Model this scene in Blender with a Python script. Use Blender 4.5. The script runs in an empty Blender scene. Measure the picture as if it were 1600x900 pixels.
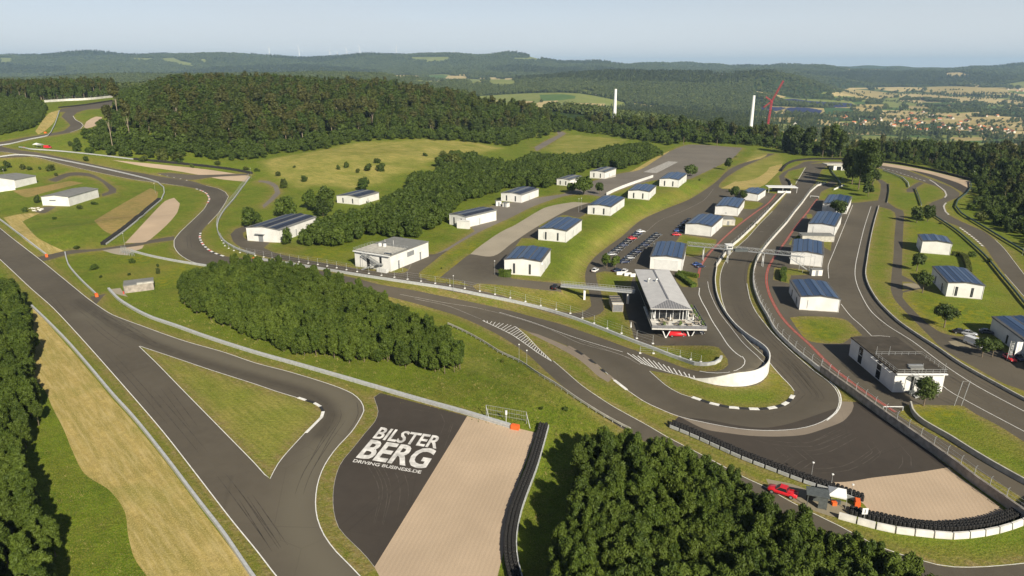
import bpy, bmesh, math, random
import numpy as np
from mathutils import Vector, Matrix
from mathutils.geometry import delaunay_2d_cdt
from mathutils.kdtree import KDTree

random.seed(7); RNG = np.random.default_rng(7)
scene = bpy.context.scene
COL = scene.collection
R = math.radians

# ------------------------------------------------------------------ camera
CAM_H = 75.0
FOC = 1067.0                      # focal length in pixels of the 1600 px wide photograph
PITCH = math.atan(345.0/FOC)
CP, SP = math.cos(PITCH), math.sin(PITCH)
cd = bpy.data.cameras.new('camera'); cam = bpy.data.objects.new('camera', cd); COL.objects.link(cam)
cam.location = (0, 0, CAM_H); cam.rotation_euler = (math.pi/2-PITCH, 0, 0)
cd.sensor_width = 36; cd.lens = 36*FOC/1600; cd.clip_start = 1; cd.clip_end = 90000
scene.camera = cam

# ------------------------------------------------------------------ light
SUN_EL, SUN_AZ = 32.0, math.atan2(0.44, -0.90)     # azimuth measured from +Y towards +X
world = bpy.data.worlds.new('World'); scene.world = world; world.use_nodes = True
wn = world.node_tree; bg = wn.nodes['Background']
sky = wn.nodes.new('ShaderNodeTexSky'); sky.sky_type = 'NISHITA'; sky.sun_disc = False
sky.sun_elevation = R(SUN_EL); sky.sun_rotation = SUN_AZ; sky.altitude = 300
sky.air_density = 0.5; sky.dust_density = 0.3; sky.ozone_density = 1.2
tc = wn.nodes.new('ShaderNodeTexCoord'); mp = wn.nodes.new('ShaderNodeMapping')
mp.inputs['Scale'].default_value = (1.2, 1.2, 9.0)
nz = wn.nodes.new('ShaderNodeTexNoise'); nz.inputs['Scale'].default_value = 1.6
nz.inputs['Detail'].default_value = 7; nz.inputs['Roughness'].default_value = .55
rp = wn.nodes.new('ShaderNodeMapRange'); rp.inputs['From Min'].default_value = .42; rp.inputs['From Max'].default_value = .72
rp.inputs['To Max'].default_value = .30
sx = wn.nodes.new('ShaderNodeSeparateXYZ'); wn.links.new(tc.outputs['Generated'], sx.inputs[0])
veil = wn.nodes.new('ShaderNodeMapRange')                       # thin high veil: dense towards the horizon, clear overhead
veil.inputs['From Min'].default_value = .0; veil.inputs['From Max'].default_value = .17; veil.inputs['To Min'].default_value = .95; veil.inputs['To Max'].default_value = .0
wn.links.new(sx.outputs['Z'], veil.inputs['Value'])
vr = wn.nodes.new('ShaderNodeValToRGB'); vr.color_ramp.elements[0].position = .0; vr.color_ramp.elements[0].color = (.63, .65, .70, 1)
vr.color_ramp.elements[1].position = .10; vr.color_ramp.elements[1].color = (.78, .87, .90, 1); wn.links.new(sx.outputs['Z'], vr.inputs[0])
vm = wn.nodes.new('ShaderNodeMix'); vm.data_type = 'RGBA'; vm.blend_type = 'MULTIPLY'; vm.inputs[0].default_value = 1; vm.inputs[7].default_value = (17.2, 16.2, 15.2, 1)
wn.links.new(vr.outputs[0], vm.inputs[6])
hz = wn.nodes.new('ShaderNodeMix'); hz.data_type = 'RGBA'
mxs = wn.nodes.new('ShaderNodeMix'); mxs.data_type = 'RGBA'; mxs.inputs[7].default_value = (9, 9.2, 9.4, 1)
wn.links.new(tc.outputs['Generated'], mp.inputs['Vector']); wn.links.new(mp.outputs['Vector'], nz.inputs['Vector'])
wn.links.new(nz.outputs['Fac'], rp.inputs['Value']); wn.links.new(rp.outputs['Result'], mxs.inputs[0])
wn.links.new(veil.outputs[0], hz.inputs[0]); wn.links.new(sky.outputs['Color'], hz.inputs[6]); wn.links.new(vm.outputs[2], hz.inputs[7]); wn.links.new(hz.outputs[2], mxs.inputs[6])
wn.links.new(mxs.outputs[2], bg.inputs['Color']); bg.inputs['Strength'].default_value = 0.05
sl = bpy.data.lights.new('sun', 'SUN'); sl.energy = 5.0; sl.angle = R(0.5); sl.color = (1.0, .92, .76)
so = bpy.data.objects.new('sun', sl); COL.objects.link(so)
sdir = Vector((math.sin(SUN_AZ)*math.cos(R(SUN_EL)), math.cos(SUN_AZ)*math.cos(R(SUN_EL)), math.sin(R(SUN_EL))))
so.rotation_euler = sdir.to_track_quat('Z', 'Y').to_euler(); so.location = (0, 0, 300)
vs = scene.view_settings; vs.view_transform = 'Standard'; vs.look = 'None'; vs.gamma = 1; vs.exposure = 0.62
scene.cycles.max_bounces = 5; scene.cycles.volume_bounces = 0; scene.cycles.diffuse_bounces = 2
scene.cycles.transparent_max_bounces = 8; scene.cycles.glossy_bounces = 2

# ------------------------------------------------------------------ terrain
def flat(px, py, z=0.0):
    u = (px-800)/FOC; v = (py-450)/FOC
    zc = (CAM_H-z)/(SP+v*CP)
    return np.array([u*zc, zc*(CP-v*SP)])

YS = [80, 250, 350, 450, 600, 750, 900, 1200, 1600, 2000, 2600, 3200, 3700, 4500, 5500, 6500, 7500, 8500, 10500, 14000, 30000]
PX = [-400, 0, 200, 400, 600, 700, 800, 900, 1000, 1200, 1400, 1600, 2000]
ZT = [
 [0]*13, [0]*13, [2,1,0,0,0,0,0,0,0,0,0,0,0],
 [12,6,1,0,0,0,0,0,0,0,0,0,0],
 [30,25,26,6,2,1,0,0,0,0,-2,-5,-8],
 [42,38,38,25,12,6,2,0,0,-3,-15,-23,-30],
 [42,38,40,39,30,22,12,4,0,-12,-34,-44,-50],
 [36,34,36,38,33,26,16,3,-12,-42,-66,-80,-84],
 [10,10,12,15,10,2,-10,-28,-42,-72,-92,-102,-105],
 [-12,-12,-8,-5,-12,-24,-40,-52,-62,-86,-110,-117,-117],
 [0,0,5,18,10,-20,-38,-46,-80,-90,-113,-116,-116],
 [18,16,26,44,44,5,-24,-8,-8,-42,-110,-113,-113],
 [5,5,12,22,20,-5,10,34,42,40,-102,-108,-108],
 [-20,-20,-15,-12,-8,-8,0,10,20,0,-88,-92,-92],
 [0,0,0,10,26,28,22,10,20,20,-45,-32,-32],
 [90,90,85,80,75,75,80,60,40,40,22,38,50],
 [195,192,190,188,184,184,190,140,86,55,32,78,92],
 [165,160,160,160,160,160,160,105,92,60,42,62,72],
 [60,60,60,60,60,60,60,60,66,60,58,60,60],
 [0]*13, [-60]*13]
ZT = np.array(ZT, float); LY = np.log(np.array(YS, float)); CX = (np.array(PX, float)-800)/1121.0

def _seg(t, xs):
    i = np.clip(np.searchsorted(xs, t)-1, 0, len(xs)-2)
    f = np.clip((t-xs[i])/(xs[i+1]-xs[i]), 0, 1)
    return i, f

def table(x, y):
    yy = np.clip(y, 81, 29999); a = x/yy; l = np.log(yy)
    i, f = _seg(l, LY); j, g = _seg(a, CX)
    f = f*f*(3-2*f)*.5+f*.5; g = g*g*(3-2*g)*.6+g*.4
    return (ZT[i, j]*(1-f)+ZT[i+1, j]*f)*(1-g)+(ZT[i, j+1]*(1-f)+ZT[i+1, j+1]*f)*g

def sstep(t):
    t = np.clip(t, 0, 1); return t*t*(3-2*t)

TOE = np.array([flat(*p) for p in [(900,481),(913,466),(914,442),(915,425),(930,401),(952,383),(971,370),(1000,345),(1037,327),(1075,312),(1100,297),(1122,277),(1145,262),(1180,250)]])
def polydist(x, y, P):
    best = np.full(x.shape, 1e9); side = np.zeros(x.shape)
    for a, b in zip(P[:-1], P[1:]):
        d = b-a; L = d@d
        t = np.clip(((x-a[0])*d[0]+(y-a[1])*d[1])/L, 0, 1)
        qx, qy = x-(a[0]+t*d[0]), y-(a[1]+t*d[1]); dd = np.hypot(qx, qy)
        m = dd < best-1e-9; best = np.where(m, dd, best)
        side = np.where(m, d[0]*(y-a[1])-d[1]*(x-a[0]), side)
    return best, side
WALL_PX = [(1079,591),(1091,595),(1105,600),(1127,604.5),(1143,606),(1157,606),(1180,603),(1193,597),(1199,590),(1203,580),(1203,572)]
WALLB = [flat(*p) for p in WALL_PX]
WALLB += [flat(*p) for p in [(1196,560),(1172,538),(1148,509),(1136,495),(1125,476),(1119,458),(1117,438),(1120,418)]]
WALLB = np.array(WALLB); _d = []
for _a, _b in zip(WALLB[:-1], WALLB[1:]):
    _k = max(1, int(np.hypot(*(_b-_a))/1.2)); _d += [_a+(_b-_a)*j/_k for j in range(_k)]
WALLB = np.array(_d+[WALLB[-1]])
for _ in range(16): WALLB[1:-1] = (WALLB[:-2]+2*WALLB[1:-1]+WALLB[2:])/4
RC = flat(1185, 560)
BUMPS = [(110,372,3.2,15,0),(195,352,2.5,11,0),(30,272,3,14,0),(845,625,2.2,13,0),(560,262,5,50,0),(640,240,4,60,0)]
BUMPW = [(flat(a, b), h, s) for a, b, h, s, _ in BUMPS]
def ramp(x, y): return 2.9*sstep((x-44)/12)*(1-sstep((y-164)/34))*(1-sstep((y-210)/5))
def Hf(x, y):
    x = np.asarray(x, float); y = np.asarray(y, float)
    z = table(x, y)
    # terrace with an embankment down to the paddock
    m = (y > 180) & (y < 620) & (x > -150) & (x < 260)
    if m.any():
        xm, ym = x[m], y[m]
        d, s = polydist(xm, ym, TOE)
        h = 4.0*sstep(d/11)*(1-sstep((d-75)/80))*sstep((ym-206)/22)*(1-sstep((ym-430)/80))
        t = z[m]; t += np.where(s > 0, h, 0); z[m] = t
    # ramp of the pit exit held by the curved wall
    m = (np.hypot(x-RC[0], y-RC[1]) < 60)
    if m.any():
        xm, ym = x[m], y[m]
        d, s = polydist(xm, ym, WALLB)
        h = ramp(xm, ym)*np.where(s > 0, sstep(d/0.7), 0)
        t = z[m]; t += h; z[m] = t
    for c, h, s in BUMPW:
        z = z+h*np.exp(-((x-c[0])**2+(y-c[1])**2)/(2*s*s))
    # far relief
    k = sstep((y-1000)/1500)
    z = z+k*(9*np.sin(x/310+1.3)*np.sin(y/420+.4)+5*np.sin(x/140+y/230)+3*np.sin(x/77-y/119+2))*np.clip(y/5000, .35, 2.0)
    k2 = sstep((y-5600)/1400)
    z = z+k2*(14*np.sin(x/520+y/900+.7)+10*np.sin(x/233-y/700)+6*np.sin(x/121+1.1))
    return z

def G(pts):
    """pixels of the photograph -> points of the terrain"""
    p = np.asarray([(q[0], q[1]) for q in pts], float)
    dx = (p[:, 0]-800)/FOC; v = (p[:, 1]-450)/FOC
    dy = CP-v*SP; dz = -(SP+v*CP)
    ts = 70*1.006**np.arange(0, 900)
    lo = np.full(len(p), ts[0]); hi = np.full(len(p), np.nan)
    for c in range(0, len(p), 400):
        sl_ = slice(c, c+400)
        T = ts[None, :]
        X = dx[sl_, None]*T; Y = dy[sl_, None]*T; Z = CAM_H+dz[sl_, None]*T
        below = Z < Hf(X, Y)
        k = below.argmax(1); none = ~below.any(1); k[none] = len(ts)-1
        k = np.maximum(k, 1); lo[sl_] = ts[k-1]; hi[sl_] = ts[k]
    for _ in range(22):
        mid = (lo+hi)/2; b = CAM_H+dz*mid < Hf(dx*mid, dy*mid)
        hi = np.where(b, mid, hi); lo = np.where(b, lo, mid)
    x, y = dx*hi, dy*hi
    return np.stack([x, y, Hf(x, y)], 1)
def g1(px, py): return Vector(G([(px, py)])[0])
def zat(x, y): return float(Hf(np.array([x]), np.array([y]))[0])

def spline(P, closed, step=5.0, sharp=48):
    """Catmull-Rom through pixel points, keeping sharp corners"""
    P = [np.array(q[:2], float) for q in P]; n = len(P); out = []
    def corner(i):
        if not closed and i in (0, n-1): return True
        a = P[i]-P[i-1]; b = P[(i+1) % n]-P[i]
        c = (a@b)/(np.linalg.norm(a)*np.linalg.norm(b)+1e-9)
        return math.degrees(math.acos(max(-1, min(1, c)))) > sharp
    cs = [corner(i) for i in range(n)]
    for i in range(n if closed else n-1):
        p1, p2 = P[i], P[(i+1) % n]; L = np.linalg.norm(p2-p1)
        p0 = P[i-1] if not cs[i] else p1-(p2-p1); p3 = P[(i+2) % n] if not cs[(i+1) % n] else p2+(p2-p1)
        k = max(1, int(L/step))
        l0 = max(np.linalg.norm(p1-p0), 1e-6); l3 = max(np.linalg.norm(p3-p2), 1e-6)
        m1 = (p2-p1)*.5+(p1-p0)*.5*min(1, L/l0); m2 = (p2-p1)*.5+(p3-p2)*.5*min(1, L/l3)
        for j in range(k):
            t = j/k; t2, t3 = t*t, t*t*t
            out.append((2*t3-3*t2+1)*p1+(t3-2*t2+t)*m1+(-2*t3+3*t2)*p2+(t3-t2)*m2)
    if not closed: out.append(P[-1])
    return out
def wline(P, step=5.0, smooth=True):
    return G(spline(P, False, step) if smooth else P)

# ------------------------------------------------------------------ materials
def new_mat(name):
    m = bpy.data.materials.new(name); m.use_nodes = True
    nt = m.node_tree; b = nt.nodes['Principled BSDF']; b.inputs['Specular IOR Level'].default_value = .3
    return m, nt, b
def mix(nt, fac, a, b, blend='MIX'):
    n = nt.nodes.new('ShaderNodeMix'); n.data_type = 'RGBA'; n.blend_type = blend
    for s, v in ((0, fac), (6, a), (7, b)):
        if isinstance(v, bpy.types.NodeSocket): nt.links.new(v, n.inputs[s])
        elif isinstance(v, (int, float)): n.inputs[s].default_value = v
        else: n.inputs[s].default_value = (*v, 1)
    return n.outputs[2]
def pos(nt):
    return nt.nodes.new('ShaderNodeNewGeometry').outputs['Position']
def noise(nt, scale, lo=0, hi=1, detail=4, vec=None, rough=.55, f0=.35, f1=.65, dim='3D', stretch=None):
    n = nt.nodes.new('ShaderNodeTexNoise'); n.inputs['Scale'].default_value = scale
    n.inputs['Detail'].default_value = detail; n.inputs['Roughness'].default_value = rough
    v = vec or pos(nt)
    if stretch:
        m1 = nt.nodes.new('ShaderNodeMapping'); m1.inputs['Rotation'].default_value = (0, 0, stretch[3]); nt.links.new(v, m1.inputs['Vector'])
        m2 = nt.nodes.new('ShaderNodeMapping'); m2.inputs['Scale'].default_value = stretch[:3]; nt.links.new(m1.outputs[0], m2.inputs['Vector']); v = m2.outputs[0]
    nt.links.new(v, n.inputs['Vector'])
    r = nt.nodes.new('ShaderNodeMapRange'); nt.links.new(n.outputs['Fac'], r.inputs['Value'])
    r.inputs['From Min'].default_value = f0; r.inputs['From Max'].default_value = f1
    r.inputs['To Min'].default_value = lo; r.inputs['To Max'].default_value = hi
    return r.outputs['Result']
def attr(nt, name):
    a = nt.nodes.new('ShaderNodeAttribute'); a.attribute_name = name; return a.outputs['Fac']
def bump(nt, b, h, strength=.5, dist=.3):
    n = nt.nodes.new('ShaderNodeBump'); n.inputs['Strength'].default_value = strength; n.inputs['Distance'].default_value = dist
    nt.links.new(h, n.inputs['Height']); nt.links.new(n.outputs[0], b.inputs['Normal'])
def plain(name, c, rough=.6, var=.12, scale=1.5, metal=0, spec=.3):
    m, nt, b = new_mat(name)
    d = tuple(x*(1-var) for x in c); e = tuple(min(1, x*(1+var*.6)) for x in c)
    nt.links.new(mix(nt, noise(nt, scale), d, e), b.inputs['Base Color'])
    b.inputs['Roughness'].default_value = rough; b.inputs['Metallic'].default_value = metal
    b.inputs['Specular IOR Level'].default_value = spec
    return m
M = {}
def grass_mat(name, green, green2, dry, dryamt=None, bumps=.35, tuft=1.3):
    m, nt, b = new_mat(name)
    c = mix(nt, noise(nt, .05, detail=6), green, green2)
    c = mix(nt, noise(nt, .35, 0, .8, detail=5), c, tuple(x*1.25 for x in green2))
    dn = noise(nt, .09, -.30, .38, detail=6, f0=.3, f1=.7)
    ad = nt.nodes.new('ShaderNodeMath'); ad.operation = 'ADD'; ad.use_clamp = True
    nt.links.new(dn, ad.inputs[0])
    if dryamt is None: nt.links.new(attr(nt, 'dry'), ad.inputs[1])
    else: ad.inputs[1].default_value = dryamt
    c = mix(nt, ad.outputs[0], c, dry)
    if dryamt is None:
        pm_ = nt.nodes.new('ShaderNodeMath'); pm_.operation = 'MULTIPLY'; pm_.use_clamp = True
        nt.links.new(attr(nt, 'pale'), pm_.inputs[0]); nt.links.new(noise(nt, .045, .35, 1.35, detail=7, f0=.3, f1=.62), pm_.inputs[1])
        c = mix(nt, pm_.outputs[0], c, mix(nt, noise(nt, .12, detail=6), (.30, .29, .07), (.46, .38, .12)))
        ed = nt.nodes.new('ShaderNodeMath'); ed.operation = 'MULTIPLY'; ed.use_clamp = True
        nt.links.new(attr(nt, 'edge'), ed.inputs[0]); nt.links.new(noise(nt, .5, .2, 1.5, detail=5, f0=.35, f1=.65), ed.inputs[1])
        c = mix(nt, ed.outputs[0], c, mix(nt, noise(nt, 1.4), (.20, .135, .05), (.30, .24, .12)))
        st = noise(nt, .22, 0, .42, detail=2, f0=.42, f1=.62, stretch=(.4, 6, 1, .82))
        c = mix(nt, st, c, tuple(x*.72 for x in green2))
    # mowing streaks and speckle
    sp = noise(nt, tuft, 0, 1, detail=3, rough=.7, f0=.3, f1=.7)
    c = mix(nt, sp, c, mix(nt, .5, c, tuple(x*.45 for x in green), 'MIX'))
    if name == 'dry_hay':
        c = mix(nt, noise(nt, .16, 0, .75, detail=3, f0=.40, f1=.62, stretch=(.3, 3, 1, .82)), c, (.20, .175, .045))
        c = mix(nt, noise(nt, .5, 0, .5, detail=3, f0=.45, f1=.7, stretch=(.25, 3, 1, .82)), c, (.50, .40, .20))
        c = mix(nt, noise(nt, .06, 0, .6, detail=4, f0=.52, f1=.68), c, (.17, .18, .035))
    fine = noise(nt, 4.0, 0, .55, detail=2, f0=.45, f1=.75)
    c = mix(nt, fine, c, tuple(x*1.5 for x in dry))
    if dryamt is None:
        fl = noise(nt, .45, 0, .9, detail=7, f0=.46, f1=.66)
        mu = nt.nodes.new('ShaderNodeMath'); mu.operation = 'MULTIPLY'; nt.links.new(fl, mu.inputs[0]); nt.links.new(attr(nt, 'flower'), mu.inputs[1])
        c = mix(nt, mu.outputs[0], c, (.24, .215, .012))
    nt.links.new(c, b.inputs['Base Color']); b.inputs['Roughness'].default_value = .85
    b.inputs['Specular IOR Level'].default_value = .1
    bump(nt, b, noise(nt, tuft*1.2, 0, 1, detail=4, f0=.2, f1=.8), bumps, .5)
    return m
GREEN, GREEN2, DRY = (.047, .102, .004), (.118, .176, .011), (.245, .195, .048)
M['grass'] = grass_mat('grass', GREEN, GREEN2, DRY)
M['meadow'] = grass_mat('meadow_grass', (.215, .215, .050), (.30, .265, .075), (.40, .31, .10), .2, .5)
M['hay'] = grass_mat('dry_hay', (.30, .235, .075), (.38, .29, .10), (.43, .33, .13), -.2, .12, .9)
M['brown'] = grass_mat('brown_grass', (.15, .16, .035), (.28, .20, .07), (.34, .23, .10), .1, .5)
def asphalt(name, c, streak=.3):
    m, nt, b = new_mat(name)
    col = mix(nt, noise(nt, .035, detail=5), tuple(x*.86 for x in c), tuple(x*1.12 for x in c))
    col = mix(nt, noise(nt, .4, 0, .35, detail=6, f0=.4, f1=.7), col, tuple(x*1.3 for x in c))
    col = mix(nt, attr(nt, 'wear'), col, tuple(x*y for x, y in zip(c, (1.42, 1.47, 1.44))))
    col = mix(nt, attr(nt, 'rubber'), col, tuple(x*.72 for x in c))
    col = mix(nt, noise(nt, 9, 0, .3, detail=2, f0=.5, f1=.8), col, tuple(x*1.7 for x in c))
    # cracks and patched seams
    vo = nt.nodes.new('ShaderNodeTexVoronoi'); vo.feature = 'DISTANCE_TO_EDGE'; vo.inputs['Scale'].default_value = .06
    nt.links.new(pos(nt), vo.inputs['Vector'])
    r = nt.nodes.new('ShaderNodeMapRange'); nt.links.new(vo.outputs['Distance'], r.inputs['Value'])
    r.inputs['From Max'].default_value = .006; r.inputs['To Min'].default_value = .28; r.inputs['To Max'].default_value = 0
    col = mix(nt, r.outputs[0], col, tuple(x*.6 for x in c))
    nt.links.new(col, b.inputs['Base Color']); b.inputs['Roughness'].default_value = .82
    b.inputs['Specular IOR Level'].default_value = .25
    return m
M['asphalt'] = asphalt('asphalt', (.090, .077, .058))
M['asphalt_dark'] = asphalt('asphalt_dark', (.052, .043, .035))
M['asphalt_light'] = asphalt('asphalt_old', (.150, .132, .108))
M['concrete_strip'] = asphalt('runoff_concrete', (.200, .165, .128))
M['gravel'] = None
def gravel(name, c, rot=0.5, amt=.5):
    m, nt, b = new_mat(name)
    col = mix(nt, noise(nt, .08, detail=4), tuple(x*.93 for x in c), tuple(x*1.08 for x in c))
    w = nt.nodes.new('ShaderNodeTexWave'); w.inputs['Scale'].default_value = .40; w.inputs['Distortion'].default_value = 1.2
    w.inputs['Detail'].default_value = 2; w.inputs['Detail Scale'].default_value = .6
    mpn = nt.nodes.new('ShaderNodeMapping'); mpn.inputs['Rotation'].default_value = (0, 0, rot)
    nt.links.new(pos(nt), mpn.inputs[0]); nt.links.new(mpn.outputs[0], w.inputs[0])
    mu = nt.nodes.new('ShaderNodeMath'); mu.operation = 'MULTIPLY'; mu.inputs[1].default_value = amt*.35; nt.links.new(w.outputs['Fac'], mu.inputs[0])
    col = mix(nt, mu.outputs[0], col, tuple(x*.7 for x in c))
    col = mix(nt, noise(nt, 5, 0, .5, detail=3, f0=.4, f1=.8), col, tuple(x*.66 for x in c))
    nt.links.new(col, b.inputs['Base Color']); b.inputs['Roughness'].default_value = .9; b.inputs['Specular IOR Level'].default_value = .1
    bump(nt, b, w.outputs['Fac'], .5*amt, .12)
    return m
M['gravel'] = gravel('gravel_bed', (.45, .345, .245), rot=.235, amt=.2)
M['gravel_pale'] = gravel('gravel_pale', (.33, .29, .225), amt=.15)
M['dirt'] = gravel('packed_dirt', (.26, .225, .16), amt=.1)
M['ballast'] = M['gravel_pale']
def field_mat(name, c, c2, st=.02):
    m, nt, b = new_mat(name)
    col = mix(nt, noise(nt, .012, detail=5), c, c2)
    col = mix(nt, noise(nt, st, 0, .5, detail=3, stretch=(6, 1, 1, .6)), col, tuple(x*.8 for x in c))
    nt.links.new(col, b.inputs['Base Color']); b.inputs['Roughness'].default_value = .9; b.inputs['Specular IOR Level'].default_value = .05
    return m
M['f_tan'] = field_mat('ripe_field', (.42, .33, .15), (.50, .40, .20))
M['f_gold'] = field_mat('straw_field', (.34, .27, .11), (.40, .32, .14))
M['f_green'] = field_mat('green_field', (.075, .13, .035), (.10, .16, .045))
M['f_lime'] = field_mat('pasture', (.17, .20, .05), (.22, .23, .07))
M['f_dark'] = field_mat('crop_field', (.045, .095, .035), (.055, .11, .04))
M['floor'] = field_mat('woodland_floor', (.028, .048, .014), (.045, .07, .02), .05)
M['white_paint'] = plain('white_paint', (.72, .71, .68), .6, .18, 1.2)
M['grey_paint'] = plain('worn_line_paint', (.36, .34, .31), .7, .3, .5)
M['red_paint'] = plain('red_paint', (.52, .075, .055), .6, .25, .8)
M['black_paint'] = plain('black_paint', (.03, .03, .03), .6, .2, 1)

# ------------------------------------------------------------------ object helpers
def mesh_obj(name, verts, faces, mats, parent=None, fm=None, smooth=False):
    me = bpy.data.meshes.new(name); me.from_pydata([tuple(v) for v in verts], [], [tuple(f) for f in faces])
    for m in (mats if isinstance(mats, (list, tuple)) else [mats]): me.materials.append(m)
    if fm is not None: me.polygons.foreach_set('material_index', np.asarray(fm, dtype=np.int32))
    if smooth: me.polygons.foreach_set('use_smooth', [True]*len(me.polygons))
    me.update(); o = bpy.data.objects.new(name, me); COL.objects.link(o)
    if parent: o.parent = parent
    return o
def tag(o, label=None, cat=None, group=None, kind=None):
    if label: o['label'] = label
    if cat: o['category'] = cat
    if group: o['group'] = group
    if kind: o['kind'] = kind
    return o
def thing(name, loc, rz, label, cat, group=None):
    o = bpy.data.objects.new(name, None); COL.objects.link(o); o.empty_display_size = .3
    o.location = loc; o.rotation_euler = (0, 0, rz); return tag(o, label, cat, group)
class MB:
    """collects boxes, tubes and sheets for one mesh object"""
    def __init__(s): s.v = []; s.f = []; s.m = []
    def add(s, vs_, fs, mi=0):
        k = len(s.v); s.v += [tuple(map(float, a)) for a in vs_]; s.f += [tuple(k+i for i in f) for f in fs]; s.m += [mi]*len(fs); return s
    def box(s, x0, y0, z0, x1, y1, z1, mi=0):
        return s.add([(x0,y0,z0),(x1,y0,z0),(x1,y1,z0),(x0,y1,z0),(x0,y0,z1),(x1,y0,z1),(x1,y1,z1),(x0,y1,z1)],
                     [(0,3,2,1),(4,5,6,7),(0,1,5,4),(1,2,6,5),(2,3,7,6),(3,0,4,7)], mi)
    def prism(s, poly, z0, z1, mi=0):
        n = len(poly)
        return s.add([(a, b, z0) for a, b in poly]+[(a, b, z1) for a, b in poly],
                     [tuple(range(n-1, -1, -1)), tuple(range(n, 2*n))]+[(i, (i+1) % n, n+(i+1) % n, n+i) for i in range(n)], mi)
    def tube(s, a, b, r, r2=None, n=8, mi=0):
        a = Vector(a); b = Vector(b); r2 = r if r2 is None else r2
        q = (b-a).to_track_quat('Z', 'Y'); vs_ = []
        for c, rr in ((a, r), (b, r2)):
            for i in range(n):
                t = 2*math.pi*i/n; vs_.append(c+q @ Vector((math.cos(t)*rr, math.sin(t)*rr, 0)))
        return s.add(vs_, [tuple(range(n-1, -1, -1)), tuple(range(n, 2*n))]+[(i, (i+1) % n, n+(i+1) % n, n+i) for i in range(n)], mi)
    def bar(s, a, b, w, h=None, mi=0):
        a = Vector(a); b = Vector(b); h = h or w; d = (b-a).normalized()
        up = Vector((0, 0, 1)) if abs(d.z) < .95 else Vector((0, 1, 0))
        x = d.cross(up).normalized()*w/2; z = x.cross(d).normalized()*h/2
        vs_ = [a-x-z, a+x-z, a+x+z, a-x+z, b-x-z, b+x-z, b+x+z, b-x+z]
        return s.add(vs_, [(0,1,2,3),(7,6,5,4),(0,4,5,1),(1,5,6,2),(2,6,7,3),(3,7,4,0)], mi)
    def build(s, name, mats, parent=None, smooth=False):
        return mesh_obj(name, s.v, s.f, mats, parent, s.m, smooth)
# ------------------------------------------------------------------ regions of the ground, traced as outlines on the terrain
REG = []            # (key, world polygon) in rising priority
def region(key, P, step=6.0, sm=True):
    px = spline(P, True, step) if sm else P
    w = G(px)[:, :2]; REG.append((key, w)); return w
A = 'asphalt'
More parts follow.
